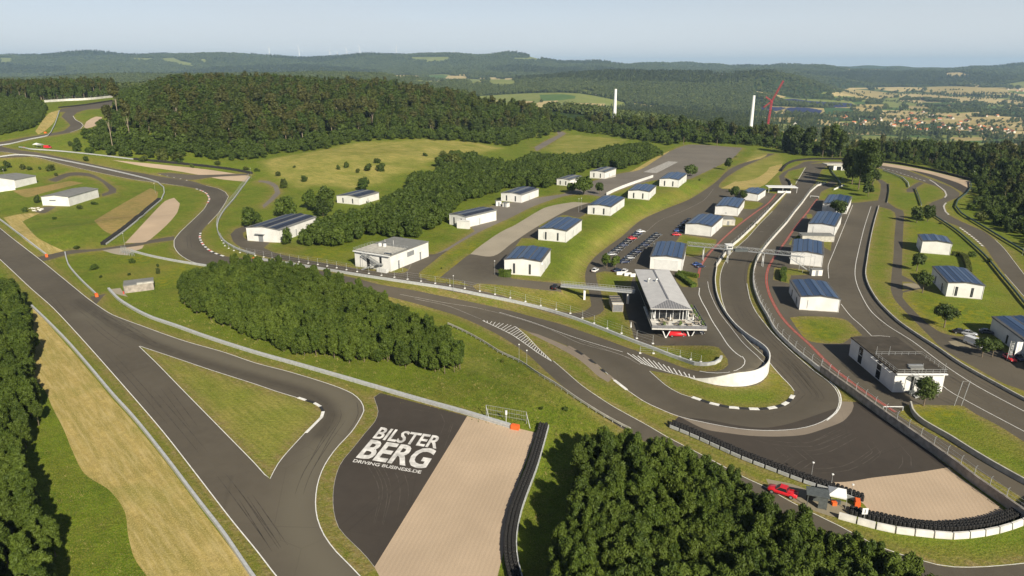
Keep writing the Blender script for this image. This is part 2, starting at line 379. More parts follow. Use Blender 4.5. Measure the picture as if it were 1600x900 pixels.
# --- far fields (they lie on the valley terrain)
F = [
 ('f_lime', [(1300,222),(1400,224),(1500,230),(1660,236),(1660,248),(1500,242),(1300,232)]),
 ('f_gold', [(1440,136),(1500,135),(1600,141),(1660,144),(1660,150),(1500,147)]),
 ('f_gold', [(1380,180),(1500,182),(1660,186),(1660,200),(1500,200),(1380,192)]),
 ('f_lime', [(720,152),(800,147),(850,145),(905,146),(975,160),(985,172),(900,174),(820,172),(740,163)]),
 ('f_lime', [(660,121),(700,121),(760,125),(750,129),(700,128)]),
 ('f_tan', [(800,158),(835,158),(830,161),(822,162),(808,163),(800,163)]),
 ('f_green', [(843,148),(880,147),(900,149),(898,154),(872,157),(846,158)]),
 ('f_lime', [(880,147),(925,152),(975,162),(960,168),(925,160),(898,157),(900,150)]),
 ('f_tan', [(846,158),(872,157),(870,161),(850,164),(835,163)]),
 ('f_tan', [(880,162),(905,161),(945,162),(948,168),(925,169),(900,169),(880,165)]),
 ('f_tan', [(808,166),(850,164),(858,167),(820,168)]),
 ('f_gold', [(985,160),(1020,165),(1060,171),(1120,176),(1170,180),(1240,188),(1238,192),(1170,186),(1100,181),(1040,174),(990,166)]),
 ('f_tan', [(1275,186),(1300,189),(1330,193),(1322,198),(1300,197),(1278,194)]),
 ('f_lime', [(1195,196),(1235,196),(1240,201),(1200,203)]),
 ('f_tan', [(1300,144),(1318,145),(1335,148),(1333,151),(1312,150),(1300,150)]),
 ('f_gold', [(1310,138),(1355,141),(1405,147),(1400,152),(1365,155),(1345,155),(1325,148),(1315,144)]),
 ('f_tan', [(1365,137),(1400,136),(1440,137),(1445,141),(1410,144),(1380,141)]),
 ('f_gold', [(1445,137),(1500,137),(1560,141),(1590,146),(1540,149),(1480,147),(1448,143)]),
 ('f_tan', [(1405,146),(1445,147),(1500,151),(1545,153),(1600,158),(1600,162),(1545,162),(1500,159),(1440,155),(1405,152)]),
 ('f_lime', [(1375,157),(1400,155),(1412,160),(1408,168),(1388,168)]),
 ('f_lime', [(1412,158),(1445,162),(1440,166),(1415,165)]),
 ('f_green', [(1440,160),(1510,160),(1505,165),(1445,166)]),
 ('f_tan', [(1375,172),(1420,173),(1450,175),(1448,180),(1410,180),(1378,178)]),
 ('f_tan', [(1460,176),(1500,177),(1530,175),(1532,181),(1500,183),(1462,180)]),
 ('f_tan', [(1540,180),(1570,182),(1600,184),(1600,188),(1560,186),(1542,185)]),
 ('f_dark', [(1287,169),(1330,169),(1340,178),(1290,179)]),
 ('f_lime', [(1385,200),(1430,197),(1480,202),(1500,207),(1440,208),(1390,206)]),
 ('f_gold', [(1480,214),(1545,215),(1550,219),(1490,220)]),
 ('f_lime', [(1300,211),(1400,213),(1480,218),(1540,224),(1620,230),(1620,240),(1520,232),(1400,222),(1300,216)]),
 ('f_tan', [(1474,114),(1500,113),(1516,117),(1508,120),(1480,119)]),
 ('f_tan', [(1498,126),(1515,130),(1535,134),(1525,136),(1505,131)]),
 ('f_lime', [(1568,132),(1600,127),(1630,127),(1630,136),(1590,136)]),
 ('f_tan', [(1565,145),(1600,147),(1640,149),(1640,152),(1590,151)]),
 ('f_tan', [(1160,138),(1175,139),(1178,142),(1205,146),(1228,151),(1215,155),(1208,150)]),
 ('f_lime', [(1210,154),(1228,152),(1245,154),(1330,158),(1340,165),(1330,168),(1250,163),(1225,160)]),
 ('f_gold', [(1205,166),(1235,167),(1287,169),(1290,178),(1260,179),(1205,177)]),
 ('f_tan', [(600,118),(640,117),(658,119),(655,122),(625,122),(605,121)]),
 ('f_green', [(668,118),(692,117),(700,120),(688,124),(668,122)]),
 ('f_tan', [(700,118),(728,119),(730,122),(705,124),(692,124)]),
 ('f_lime', [(640,127),(668,126),(695,128),(690,131),(660,132),(645,130)]),
 ('f_lime', [(730,128),(750,127),(755,133),(735,136)]),
 ('f_lime', [(762,127),(800,123),(806,130),(780,137),(765,133)]),
 ('f_tan', [(612,142),(625,141),(628,143),(615,144)]),
 ('f_lime', [(722,152),(750,152),(800,154),(798,157),(740,156)]),
 ('f_tan', [(730,155),(760,156),(790,158),(760,160)]),
 ('f_lime', [(903,141),(915,140),(935,144),(925,147),(908,145)]),
 ('f_lime', [(0,90),(20,91),(18,99),(0,101)]),
 ('f_lime', [(250,91),(270,90),(282,95),(300,99),(306,106),(290,104),(275,101),(256,97)]), ('f_lime', [(205,90),(240,91),(235,95),(208,94)]), ('f_lime', [(312,92),(322,92),(324,98),(315,97)]),
 ('f_lime', [(640,89),(700,89),(706,92),(690,97),(650,95)]), ('f_lime', [(220,115),(240,115),(238,118),(222,118)]), ('f_lime', [(800,90),(850,91),(845,94),(805,94)]), ('f_lime', [(60,118),(110,117),(108,119),(62,120)]), ('f_tan', [(940,112),(975,112),(972,114),(942,114)]), ('f_tan', [(1110,116),(1150,116),(1148,118),(1112,118)]), ('f_tan', [(1320,108),(1400,108),(1395,110),(1322,110)]),
 ('f_lime', [(540,121),(562,126),(566,135),(548,138),(530,130)]),
]
# patchwork of plots on the valley floor
rv = random.Random(12); y = 137.0; AUTO = []
while y < 226:
    hrow = 2.2+(y-135)*.055; x = 1296+rv.uniform(-10, 10)-(y > 182)*95
    while x < 1650:
        wd = rv.uniform(24, 85); sk_ = rv.uniform(-4, 8)
        if rv.random() < .84:
            kk = rv.choice(['f_tan', 'f_gold', 'f_lime', 'f_lime', 'f_green', 'f_gold', 'f_dark'])
            AUTO.append((kk, [(x, y+rv.uniform(-.6, .6)), (x+wd*.9, y+rv.uniform(-.6, .9)), (x+wd*.9+sk_, y+hrow*.82+rv.uniform(-.4, .6)), (x+sk_, y+hrow*.82)]))
        x += wd
    y += hrow
for i in range(26):
    x, y = rv.uniform(600, 800), rv.uniform(116, 136); wd = rv.uniform(12, 36); AUTO.append((rv.choice(['f_tan', 'f_lime', 'f_green', 'f_gold']), [(x, y), (x+wd, y-.4), (x+wd+2, y+1.8), (x+2, y+2.1)]))
F = F[:5]+AUTO+F[5:]
for k, P in F: region(k, P, 20)
# --- meadow and grassland types
MEADOWS = [([(230,547),(325,578),(400,603),(465,624),(500,640),(494,660),(445,708),(421,745),(351,675),(245,567)], .42, 1), ([(392,252),(440,243),(500,233),(550,222),(600,219),(660,216),(745,222),(800,232),(740,244),(700,250),(650,268),(600,290),(540,300),(500,292),(470,300),(440,292),(410,272)], .95, 16),
 ([(400,256),(420,262),(470,290),(560,292),(640,272),(690,262),(640,256),(560,262),(500,270),(440,262)], .5, 8),
 ([(880,212),(930,213),(985,218),(965,230),(920,240),(870,240),(846,235)], .55, 6),
 ([(862,438),(905,382),(965,345),(1040,312),(1110,285),(1140,268),(1138,276),(1100,298),(1037,328),(971,371),(930,402),(916,430),(914,452),(890,452)], .55, 6),
 ([(1180,232),(1230,245),(1225,262),(1190,290),(1150,296),(1125,292)], .6, 5), ([(650,560),(720,520),(800,580),(900,640),(930,668),(860,640),(780,600)], .3, 4)]
region('hay', [(51,482),(75,506),(105,540),(138,578),(173,620),(203,653),(262,726),(307,787),(346,838),(400,910),(425,950),(250,950),(232,905),(210,872),(200,835),(195,800),(172,767),(132,740),(112,702),(100,672),(82,637),(70,610),(49,585),(45,545),(52,515)])
region('hay', [(5,340),(35,334),(62,333),(35,346),(57,370),(78,382),(100,392),(72,399),(35,372)])
region('brown', [(147,345),(185,322),(235,294),(247,300),(245,312),(212,342),(175,367),(162,360)])
region('brown', [(20,298),(60,292),(110,283),(130,286),(80,298),(40,308)])
region('hay', [(1127,294),(1136,290),(1165,275),(1200,262),(1222,256),(1222,262),(1210,275),(1196,288),(1188,292),(1165,296)])
region('grass', [(1150,284),(1170,266),(1195,256),(1205,256),(1198,268),(1178,280)])
region('hay', [(1120,300),(1100,300),(1128,278),(1150,262),(1175,249),(1200,241),(1190,247),(1158,262),(1136,276),(1122,290)])
region('hay', [(950,282),(985,268),(1020,248),(1045,236),(1048,240),(1020,256),(990,270),(965,281)])
region('hay', [(55,205),(75,178),(92,172),(85,190),(72,203),(60,210)])
# --- access roads
region(A, [(360,366),(368,358),(385,353),(390,358),(379,364),(381,371),(390,377),(400,377),(422,379),(412,387),(430,395),(475,405),(525,414),(575,422),(612,426),(632,426),(640,421),(625,417),(649,398),(655,433),(700,443),(738,447),(745,453),(777,460),(800,467),(850,481),(892,489),(912,487),(924,478),(944,484),(938,490),(920,496),(887,496),(850,486),(800,473),(755,464),(710,456),(665,446),(620,436),(560,427),(500,417),(450,408),(420,402),(396,396),(377,387),(364,377)])
region('asphalt_light', [(649,397),(680,397),(742,361),(733,352),(760,341),(778,335),(765,323),(800,316),(847,308),(884,302),(900,292),(930,282),(970,271),(1000,265),(1025,250),(1050,235),(1077,226),(1160,231),(1145,247),(1095,272),(1076,280),(1020,282),(955,302),(950,310),(920,304),(883,306),(832,323),(800,339),(750,362),(700,391),(655,426),(653,431),(635,427)])
region(A, [(649,397),(680,397),(700,391),(655,426),(653,432),(635,427),(640,420)])
region(A, [(687,434),(735,397),(771,400),(800,380),(825,363),(850,348),(890,327),(920,317),(935,322),(918,331),(905,340),(880,336),(842,352),(842,372),(815,372),(795,400),(790,428),(800,435),(877,443),(877,456),(840,452),(800,447),(747,443),(738,447),(720,441)])
region('gravel_pale', [(735,397),(770,366),(800,354),(850,325),(882,316),(920,317),(890,327),(850,348),(825,363),(800,380),(771,400)])
region('grass', [(655,427),(700,391),(750,363),(800,339),(832,324),(882,307),(918,306),(925,312),(900,315),(850,325),(800,353),(775,367),(732,398),(687,434),(724,440),(705,443),(668,438)])
region('grass', [(1005,269),(1003,269),(1004,270)], sm=False)
region('asphalt_light', [(835,230),(855,219),(872,211),(870,204),(880,206),(884,209),(868,219),(846,232),(838,236)])
region('asphalt_light', [(405,282),(420,283),(434,290),(438,302),(425,315),(412,325),(410,321),(420,312),(430,301),(427,292),(415,286),(403,284)])
region(A, [(75,281),(107,270),(140,271),(160,280),(182,295),(181,301),(160,307),(159,303),(168,300),(171,297),(160,285),(140,276),(110,275),(87,284)])
region(A, [(0,243),(45,242),(70,240),(70,243),(45,245),(0,247)])
region(A, [(55,331),(70,323),(88,323),(70,333)])
# --- upper left track
region(A, [(178,157),(176,163),(172,167),(150,170),(137,171),(120,176),(114,182),(118,187),(127,192),(130,196),(126,201),(110,207),(75,213),(37,220),(12,225),(2,229),(25,234),(62,239),(125,252),(187,265),(225,271),(246,275),(300,283),(322,290),(342,295),(352,300),(357,307),(352,317),(342,332),(325,350),(316,360),(312,370),(316,380),(327,390),(347,399),(370,403),(400,405),(460,415),(520,427),(560,436),(594,444.5),(644,453),(695,463.5),(740,472.5),(800,486),(825,493),(873,505.5),(907.5,517),(945,530),(982.5,544),(1020,557),(1037,563),(1067,574),(1093,581),(1120,592),(1091,592),(1060,586),(1015,579),(1030,592),(1045,605),(1067,617),(1081,621),(1108,630),(1137.5,636.7),(1163,639),(1190,639.7),(1212.5,637),(1227.5,632),(1239.5,620.5),(1241,611.5),(1235,602.5),(1223,590.5),(1210,576),(1195,558),(1172.5,537),(1157.5,520.5),(1145,505),(1136,490),(1128,467.5),(1125,445),(1125.5,430),(1130,415),(1140,398),(1154,384),(1168,371.5),(1188,349),(1207,330),(1219,316),(1229,303),(1240.5,292.7),(1250.5,276.5),(1259,262),(1263,256),(1268,252),(1321,253),(1370,256),(1405,262),(1448.5,278),(1468,285.5),(1487.5,293),(1499.5,302),(1498,308),(1480,315.5),(1473,323),(1477,332),(1495,342.5),(1517.5,353),(1540,363),(1570,389.5),(1585,409),(1600,428.5),(1660,500),(1720,600),(1670,560),(1640,512),(1600,463),(1589.5,451),(1570,428.5),(1550.5,403),(1538.5,385),(1517.5,367),(1501,355),(1480,347),(1462,338),(1450,329),(1448.5,321.5),(1456,316),(1472.5,310),(1478,305),(1475.5,300),(1465,292),(1445.5,285.5),(1424.5,278),(1396,270),(1370,262),(1321,258),(1296,258),(1284,265),(1279.5,274),(1268,294),(1258,305),(1240.7,330),(1217,355),(1200.5,374),(1186.7,389),(1179,405),(1170.4,413),(1168,423),(1167,443),(1172,467.5),(1181,487),(1194.5,505),(1208,521.5),(1220,533.5),(1240,552),(1272.5,580),(1295,596.5),(1307,610),(1312,625),(1307,641.5),(1292,655),(1272.5,664),(1247,670),(1212.5,672.7),(1175,671.8),(1145,668.5),(1100,660),(1060,650.5),(1030,638.5),(1007.5,628),(985,613),(970,602.5),(944.5,580),(930,568.5),(907.5,552),(885,540),(855,528),(832.5,520.5),(810,512),(825,531),(843,546),(864,564),(885,582),(907.5,601.5),(932.5,619),(958,635.5),(985,650.5),(1015,667),(1037.5,680.5),(1060,692.5),(1102,714),(1160,745),(1193,760),(1232,782.5),(1272.5,803.5),(1310,821.5),(1350,843),(1385,859),(1425,872),(1475,885),(1525,887),(1600,881),(1660,872),(1660,905),(1540,920),(1470,915),(1400,896),(1340,871),(1290,842),(1240,812),(1190,782),(1150,762),(1102,736),(1060,713),(1020,697),(992.5,681),(960,662),(940,646),(902.5,620.5),(880,604),(852,579),(829.5,558),(810,543),(780,524),(740,504),(710,492),(680,483),(656,476),(600,462),(520,447),(400,432),(350,420),(327,414),(300,409),(280,397),(272,385),(272,375),(282,362),(300,345),(320,325),(327,310),(325,302),(312,296),(287,291),(250,286),(212,281),(175,274),(112,260),(62,247),(25,240),(0,237),(-60,235),(-60,222),(0,222),(37,215),(75,209),(100,204),(110,196),(107,192),(96,182),(100,177),(110,170),(140,166),(170,161)])
region(A, [(92,175),(95,170),(125,165),(177,157),(177,163),(140,169),(115,174)])
# --- foreground straight and bend
region(A, [(-60,300),(0,356),(65,407),(135,464),(150,475),(175,491),(225,510),(287,532),(350,550),(400,567),(450,580),(500,595),(532,606),(555,617),(567,630),(570,640),(562,657),(550,675),(525,702),(507,729),(497,757),(494,787),(497,810),(507,835),(525,860),(545,880),(564,900),(610,945),(480,960),(430,900),(400,861),(360,812),(310,747),(254,675),(187,597),(125,527),(82,481),(47,450),(0,406),(-60,355)])
region('grass', [(218,541),(275,560),(325,577),(400,601),(432,612),(465,622),(492,632),(502,640),(503,648),(495,660),(482,672),(477,675),(445,710),(432,727),(421,749),(400,725),(351,675),(287,610),(245,567)])
region('asphalt_dark', [(594,614),(730,650),(715,675),(585,886),(570,867),(530,826),(521,795),(522,757),(532,725),(552,700),(572,675),(587,657),(591,642),(584,621)])
region('gravel', [(730,650),(770,660),(838,676),(825,712),(800,785),(793,835),(780,890),(765,950),(588,950),(594,905),(585,886),(715,675)])
region(A, [(57,402),(110,391),(150,389),(205,381),(235,375),(272,369),(273,375),(235,380),(205,386),(110,397),(68,408)])
region(A, [(140,464),(165,459),(150,476)])
# --- gravel traps of the upper left bends
region('gravel', [(272,309),(281,318),(277,332),(262,350),(242,368),(228,378),(195,380),(212,362),(237,335),(258,314)])
region('gravel', [(195,387),(225,383),(222,388),(205,394)])
region('gravel_pale', [(160,391),(195,387),(205,394),(200,399),(180,397)])
region('gravel', [(175,250),(250,257),(325,265),(390,275),(385,284),(345,280),(320,275),(275,267),(225,260)])
region(A, [(245,271),(262,270),(300,273),(330,273),(390,271),(390,273.5),(330,277),(300,281),(270,278)])
region('gravel', [(135,190),(150,182),(160,183),(150,196),(130,202)])
region('gravel_pale', [(170,452),(178,458),(200,464),(192,456),(188,450)])
# --- paddocks
P_L = [(924,478),(923,472),(920,454),(915,442),(914.5,427),(917.5,416.5),(929.5,401.5),(952,383.5),(971,370),(1000,345),(1037.5,327.5),(1075,312.5),(1100,297.5),(1120,283),(1139,265),(1164,254),(1195,246),(1200,240),(1211,240),(1176.5,254),(1158,262.6),(1136,276.4),(1124,287.7),(1123,292),(1128,295),(1155,296.5),(1194,300),(1213,303),(1224,294),(1219,283),(1217,275),(1224,269),(1236,263),(1247,258),(1256,253),(1268,251.3),(1268,258),(1246,264),(1232,267.6),(1225,276.5),(1233,280),(1238,289),(1226,301.5),(1208,321.5),(1180,351),(1155,375),(1143,385),(1129,402),(1119.5,418),(1116.5,437.5),(1118,457),(1124,475),(1136,494.5),(1148,508),(1171,537),(1195,559),(1202.5,572),(1202,580),(1198,589),(1192,596),(1180,602),(1157,605),(1127,603.5),(1105,599),(1091,594),(1060,586),(1015,576),(994,564),(974,550),(1000,554),(1037,563),(1067,574),(1093,580),(1114,580),(1129,577.5),(1138,570),(1136.5,561),(1129,550.5),(1123,543),(1105,540),(1060,540),(1019.5,540),(1009.5,538.5),(991.5,532.5),(988.5,519),(982,498),(976,475),(970,450),(968,427),(944.5,424),(931,427),(932.5,436),(938.5,454),(941.5,467.5),(944,484)]
region(A, P_L, sm=True)
region('grass', [(931,427),(944,425),(965,428),(990,431),(996,440),(990,452),(970,455),(939,456),(933,440)])
region(A, [(990,432),(1004,424),(1055,424),(1092,448),(1091,470),(1000,470),(985,452)])
region('grass', [(1064,366),(1100,371),(1120,374),(1119,380),(1108,391),(1097,398),(1082,401),(1062,398),(1056,378)])
region('grass', [(1055,427),(1089,430),(1091,448),(1065.5,448),(1057,440)])
region('grass', [(1163,314),(1184,315),(1193,318),(1180,326.6),(1160,326)])
region('grass', [(1140,338),(1160,340.5),(1161,344),(1151,352),(1128,354)])
region('grass', [(1259,262),(1246,264),(1232,268),(1225,276.5),(1233,280),(1237,289),(1240.5,292.7),(1250.5,276.5)])
region('grass', [(1264,256),(1285,252.5),(1298,252.5),(1296,254),(1275,255.5)])
P_R = [(1290,287),(1300,282),(1308,286),(1300,292),(1283,300),(1279,312),(1330,317),(1372,313),(1375,302.5),(1376,287.5),(1370,280),(1378,281),(1387.5,287.5),(1386,315),(1400,325),(1411,329),(1412.5,335),(1411,365),(1410,390),(1409,430),(1424.5,438),(1444,451),(1430,453),(1411,457),(1410,464.5),(1414,470),(1435,492.5),(1456,510.5),(1471,519.5),(1495,525.5),(1505.5,525.5),(1519,519.5),(1529.5,530),(1560,545),(1600,566),(1680,600),(1680,640),(1588,606),(1570,600),(1525,575),(1495,558.5),(1468,540.5),(1450,522.5),(1424.5,497),(1403.5,475),(1397.5,467.5),(1392,452.5),(1393,430),(1396,400),(1397.5,370),(1400,340),(1398,332),(1390,327),(1374,323),(1366,352),(1360,380),(1355,412),(1353,430),(1358,448),(1370.5,470),(1385.5,486.5),(1405,504.5),(1435,525.5),(1465,545),(1495,566),(1525,584),(1555,600.5),(1600,625),(1680,668),(1680,742),(1600,690),(1560,665),(1522.5,645.5),(1504.5,634),(1489.5,633.5),(1425,632),(1414,634),(1404,648.5),(1425,662),(1460,680),(1507,706),(1551,730),(1600,757),(1690,805),(1690,835),(1600,779),(1538,741),(1500,718),(1468,702),(1440,688),(1380,645),(1345,620),(1311,601),(1282,580),(1240,548),(1211,519),(1198,496),(1187,476),(1177,450),(1176,430),(1180,412),(1190,395),(1205,376),(1230,348),(1253,318),(1266,300),(1277,291)]
region(A, P_R)
region('grass', [(1234,496),(1257.5,494),(1320,499),(1347.5,524),(1330,527),(1317.5,536),(1282.5,536),(1261,531),(1245,512.5)])
region('grass', [(1210,418),(1245,420),(1268,423),(1268,429),(1236,430.5),(1233,443),(1208,437)])
region('grass', [(1232,382),(1240,371),(1253,369),(1260,374),(1256,380),(1240,384)])
region('grass', [(1283,374),(1300,375),(1298,392),(1286,385)])
region('grass', [(1260,335),(1268,334),(1270,340),(1262,342)])
region('dirt', [(1481.5,533),(1499.5,532),(1513,535),(1519,545),(1500,543),(1487,538)])
region('grass', [(1410,440),(1424,441),(1440,449),(1425,451),(1410,455)])
region('dirt', [(1411,443),(1430,443),(1442,449),(1425,451),(1412,451)])
# --- far right runoff
region('gravel', [(1367,253),(1405,258),(1450,266.5),(1487.5,275.5),(1516,283),(1514.5,294),(1487,284),(1450,272.5),(1405,263),(1370,257)])
region('asphalt_dark', [(1420,265),(1450,271),(1480,280),(1500,287),(1514.5,295),(1510,303),(1501,299),(1487,291),(1465,281),(1440,272)])
region(A, [(1430,294.5),(1444,286),(1437,284),(1424,291),(1416,296),(1417,300),(1427,300)])
# --- hairpin runoff
region('asphalt_dark', [(1060,651),(1046,665),(1120,698.5),(1160,717),(1212,737),(1265,756),(1280,757),(1290,754),(1325,752.5),(1362.5,746.5),(1400,742),(1440,737),(1483,730),(1450,704),(1419,680),(1380,653),(1345,630),(1332,628),(1300,640),(1200,668),(1100,655)])
region('concrete_strip', [(1060,650),(1100,670),(1137.5,676.7),(1175,681),(1220,682),(1257.5,679),(1287.5,670),(1317.5,658),(1331,643),(1334,634),(1332.5,628),(1314,627),(1308,642),(1292,655.5),(1272.5,664.5),(1247,670.5),(1212.5,673),(1175,672),(1145,669),(1100,660.5)])
region('gravel', [(1280,757),(1290,754),(1325,752.5),(1362.5,746.5),(1400,742),(1440,737),(1483,730),(1488,736.5),(1513,755),(1538,773),(1562,792),(1572,800),(1560,805),(1525,810),(1487,814),(1437,814),(1400,807),(1362,802),(1350,788),(1338,780)])
region('dirt', [(1197,748),(1240,757),(1290,776),(1332,788),(1345,800),(1330,806),(1305,808),(1270,797),(1240,783),(1205,764)])
region('concrete_strip', [(822,518),(840,522),(885,541),(907,553),(930,569.5),(945,583),(955,593),(950,597),(935,588),(905,562),(870,542)])

# ------------------------------------------------------------------ grid + constrained triangulation
pts = []
az = np.linspace(-1.02, 1.02, 300); rr = 62*np.exp(np.arange(0, math.log(29500/62), 0.0115))
AA, RR = np.meshgrid(az, rr)
jit = RNG.uniform(-.3, .3, (2,)+AA.shape)
AA = AA+jit[0]*(az[1]-az[0]); RR = RR*np.exp(jit[1]*.0115)
gx, gy = (RR*np.sin(AA)).ravel(), (RR*np.cos(AA)).ravel()
# thin the far rows sideways
keep = (np.abs(np.arctan2(gx, gy)) < .86)
pts = [Vector(p) for p in zip(gx[keep], gy[keep])]
pts += [Vector((x, y)) for x in range(-600, 601, 60) for y in range(-400, 60, 60) if True]
pts += [Vector((29000*math.sin(t), 29000*math.cos(t))) for t in np.linspace(.9, 2*math.pi-.9, 24)]
edges = []
for k, w in REG:
    i0 = len(pts); n = len(w); pts += [Vector(p) for p in w]
    edges += [(i0+i, i0+(i+1) % n) for i in range(n)]
i0 = len(pts); pts += [Vector(p) for p in WALLB]; edges += [(i0+i, i0+i+1) for i in range(len(WALLB)-1)]
vc, _, fc, _, _, _ = delaunay_2d_cdt(pts, edges, [], 0, 1e-4, False)
V2 = np.array([tuple(v) for v in vc]); FC = np.array(fc)
cen = V2[FC].mean(1)
def inside(P, q):
    r = np.zeros(len(q), bool)
    lo, hi = P.min(0), P.max(0)
    idx = np.where((q[:, 0] > lo[0]) & (q[:, 0] < hi[0]) & (q[:, 1] > lo[1]) & (q[:, 1] < hi[1]))[0]
    if not len(idx): return r
    x, y = q[idx, 0], q[idx, 1]; c = np.zeros(len(idx), bool)
    a = P; b = np.roll(P, -1, 0)
    for (x0, y0), (x1, y1) in zip(a, b):
        m = (y0 > y) != (y1 > y)
        c ^= m & (x < (x1-x0)*(y-y0)/(y1-y0+1e-12)+x0)
    r[idx] = c; return r
KEYS = ['grass', 'floor']+sorted({k for k, _ in REG}-{'grass'})
lab = np.zeros(len(FC), int)
lab[cen[:, 1] > 1000] = 1
for k, w in REG: lab[inside(w, cen)] = KEYS.index(k)
def key_at(x, y):
    q = np.stack([np.atleast_1d(x), np.atleast_1d(y)], 1).astype(float); l = np.where(q[:, 1] > 1000, 1, 0)
    for k, w in REG: l[inside(w, q)] = KEYS.index(k)
    return l
VZ = Hf(V2[:, 0], V2[:, 1])
# attributes: dry verge along asphalt, flowers, rubbered line, paler wear
near = np.where(V2[:, 1] < 900)[0]
isas = np.array([k.startswith('asphalt') or k.startswith('concrete') for k in KEYS])
av = np.unique(FC[isas[lab]].ravel()); av = av[V2[av, 1] < 900]
kd = KDTree(len(av))
for i, a in enumerate(av): kd.insert((V2[a, 0], V2[a, 1], 0), i)
kd.balance()
dry = np.zeros(len(V2)); flo = np.zeros(len(V2)); wear = np.zeros(len(V2)); rub = np.zeros(len(V2))
for i in near:
    d = kd.find((V2[i, 0], V2[i, 1], 0))[2]
    dry[i] = .42*math.exp(-d/4)+.26*math.exp(-(d/13)**2)-.16
def spot(arr, plist, amt):
    w = G([p[:2] for p in plist])
    for (x, y, _), p in zip(w, plist):
        arr[:] = np.maximum(arr, amt*np.exp(-((V2[:, 0]-x)**2+(V2[:, 1]-y)**2)/(2*p[2]**2)))
spot(dry, [(230,425,9),(450,390,7),(560,400,4),(820,470,14),(900,470,8),(1050,300,10),(1180,248,12),(280,720,5),(600,235,30),(30,420,5),(860,500,5),(700,500,3),(150,255,12),(60,250,18)], .6)
spot(flo, [(505,398,7),(690,430,6),(740,385,5),(700,395,4),(720,412,4),(260,440,5),(220,405,6),(280,420,5),(1395,285,7),(1410,290,5),(1250,515,6),(1265,525,5),(1380,290,6),(1500,345,6),(1480,330,5),(1545,430,8),(1530,410,5),(1440,365,8),(1480,500,9),(1430,480,7),(1470,540,4),(1560,575,8),(1590,590,8),(1495,490,10),(1530,500,8),(1245,505,4),(1455,640,5),(1440,640,4),(1230,600,3),(1240,605,3),(150,395,4),(330,400,3)], 1.0)
edge = np.zeros(len(V2)); pale = np.zeros(len(V2))
for i in near:
    d = kd.find((V2[i, 0], V2[i, 1], 0))[2]; edge[i] = .95*math.exp(-(d/2.1)**2)
for P, am, fw in MEADOWS:
    w = G(spline(P, True, 8))[:, :2]; idx = near[inside(w, V2[near])]
    if len(idx):
        bd = np.full(len(idx), 1e9); q = V2[idx]
        for a_, b_ in zip(w, np.roll(w, -1, 0)):
            dd = b_-a_; tt = np.clip(((q-a_)@dd)/(dd@dd+1e-9), 0, 1); bd = np.minimum(bd, np.linalg.norm(q-(a_+tt[:, None]*dd), axis=1))
        pale[idx] = np.maximum(pale[idx], am*sstep(bd/fw))
def along(arr, P, width, amt):
    w = wline(P, 8)
    k2 = KDTree(len(w))
    # denser samples
    k2 = KDTree((len(w)-1)*6+1); n = 0
    for a, b in zip(w[:-1], w[1:]):
        for t in range(6):
            q = a+(b-a)*t/6; k2.insert((q[0], q[1], 0), n); n += 1
    k2.insert((w[-1][0], w[-1][1], 0), n); k2.balance()
    lo, hi = w.min(0)-width*3, w.max(0)+width*3
    for i in np.where((V2[:, 0] > lo[0]) & (V2[:, 0] < hi[0]) & (V2[:, 1] > lo[1]) & (V2[:, 1] < hi[1]))[0]:
        d = k2.find((V2[i, 0], V2[i, 1], 0))[2]
        arr[i] = max(arr[i], amt*math.exp(-(d/width)**2))
along(wear, [(140,490),(250,528),(350,563),(450,592),(515,610),(545,632),(540,655),(510,695),(480,745),(465,800),(480,850),(520,900),(560,950)], 4.2, .95)
along(rub, [(120,470),(200,520),(300,560),(400,590),(470,610),(505,628),(520,650),(500,680)], 1.8, .95)
along(rub, [(330,385),(300,375),(300,360),(325,335),(342,312),(335,300),(300,290),(200,272)], 3, .5)
along(wear, [(320,400),(290,388),(285,372),(305,350),(335,320)], 2.2, .5)
along(rub, [(820,500),(900,528),(980,575),(1040,620),(1120,648),(1190,652),(1250,640),(1275,615),(1240,575),(1180,515),(1150,460),(1150,420),(1190,370),(1250,300)], 3.2, .5)
along(wear, [(1100,500),(1130,530),(1165,555),(1180,570),(1160,582),(1120,585)], 2.5, .7)
along(wear, [(1200,470),(1225,505),(1270,545),(1320,590),(1360,620)], 3, .25)
along(wear, [(700,420),(740,440),(800,440)], 6, .6)

GN = {'grass': 'ground', 'floor': 'valley_ground', 'asphalt': 'road', 'asphalt_dark': 'runoff_pavement', 'asphalt_light': 'access_road', 'concrete_strip': 'runoff_strip',
      'gravel': 'gravel_bed', 'gravel_pale': 'gravel_path', 'dirt': 'dirt_ground', 'meadow': 'meadow', 'hay': 'mown_field', 'brown': 'dry_slope',
      'f_tan': 'ripe_field', 'f_gold': 'straw_field', 'f_green': 'green_field', 'f_lime': 'pasture', 'f_dark': 'crop_field'}
for ki, k in enumerate(KEYS):
    f = FC[lab == ki]
    if not len(f): continue
    ids, inv = np.unique(f.ravel(), return_inverse=True)
    vv = np.stack([V2[ids, 0], V2[ids, 1], VZ[ids]], 1)
    me = bpy.data.meshes.new(GN[k]); me.from_pydata(vv.tolist(), [], inv.reshape(-1, 3).tolist())
    me.materials.append(M[k])
    for nm, arr in (('dry', dry), ('flower', flo), ('wear', wear), ('rubber', rub), ('edge', edge), ('pale', pale)):
        a = me.attributes.new(nm, 'FLOAT', 'POINT'); a.data.foreach_set('value', arr[ids].astype(np.float32))
    me.polygons.foreach_set('use_smooth', [True]*len(me.polygons))
    me.update(); o = bpy.data.objects.new(GN[k], me); COL.objects.link(o); o['kind'] = 'structure'

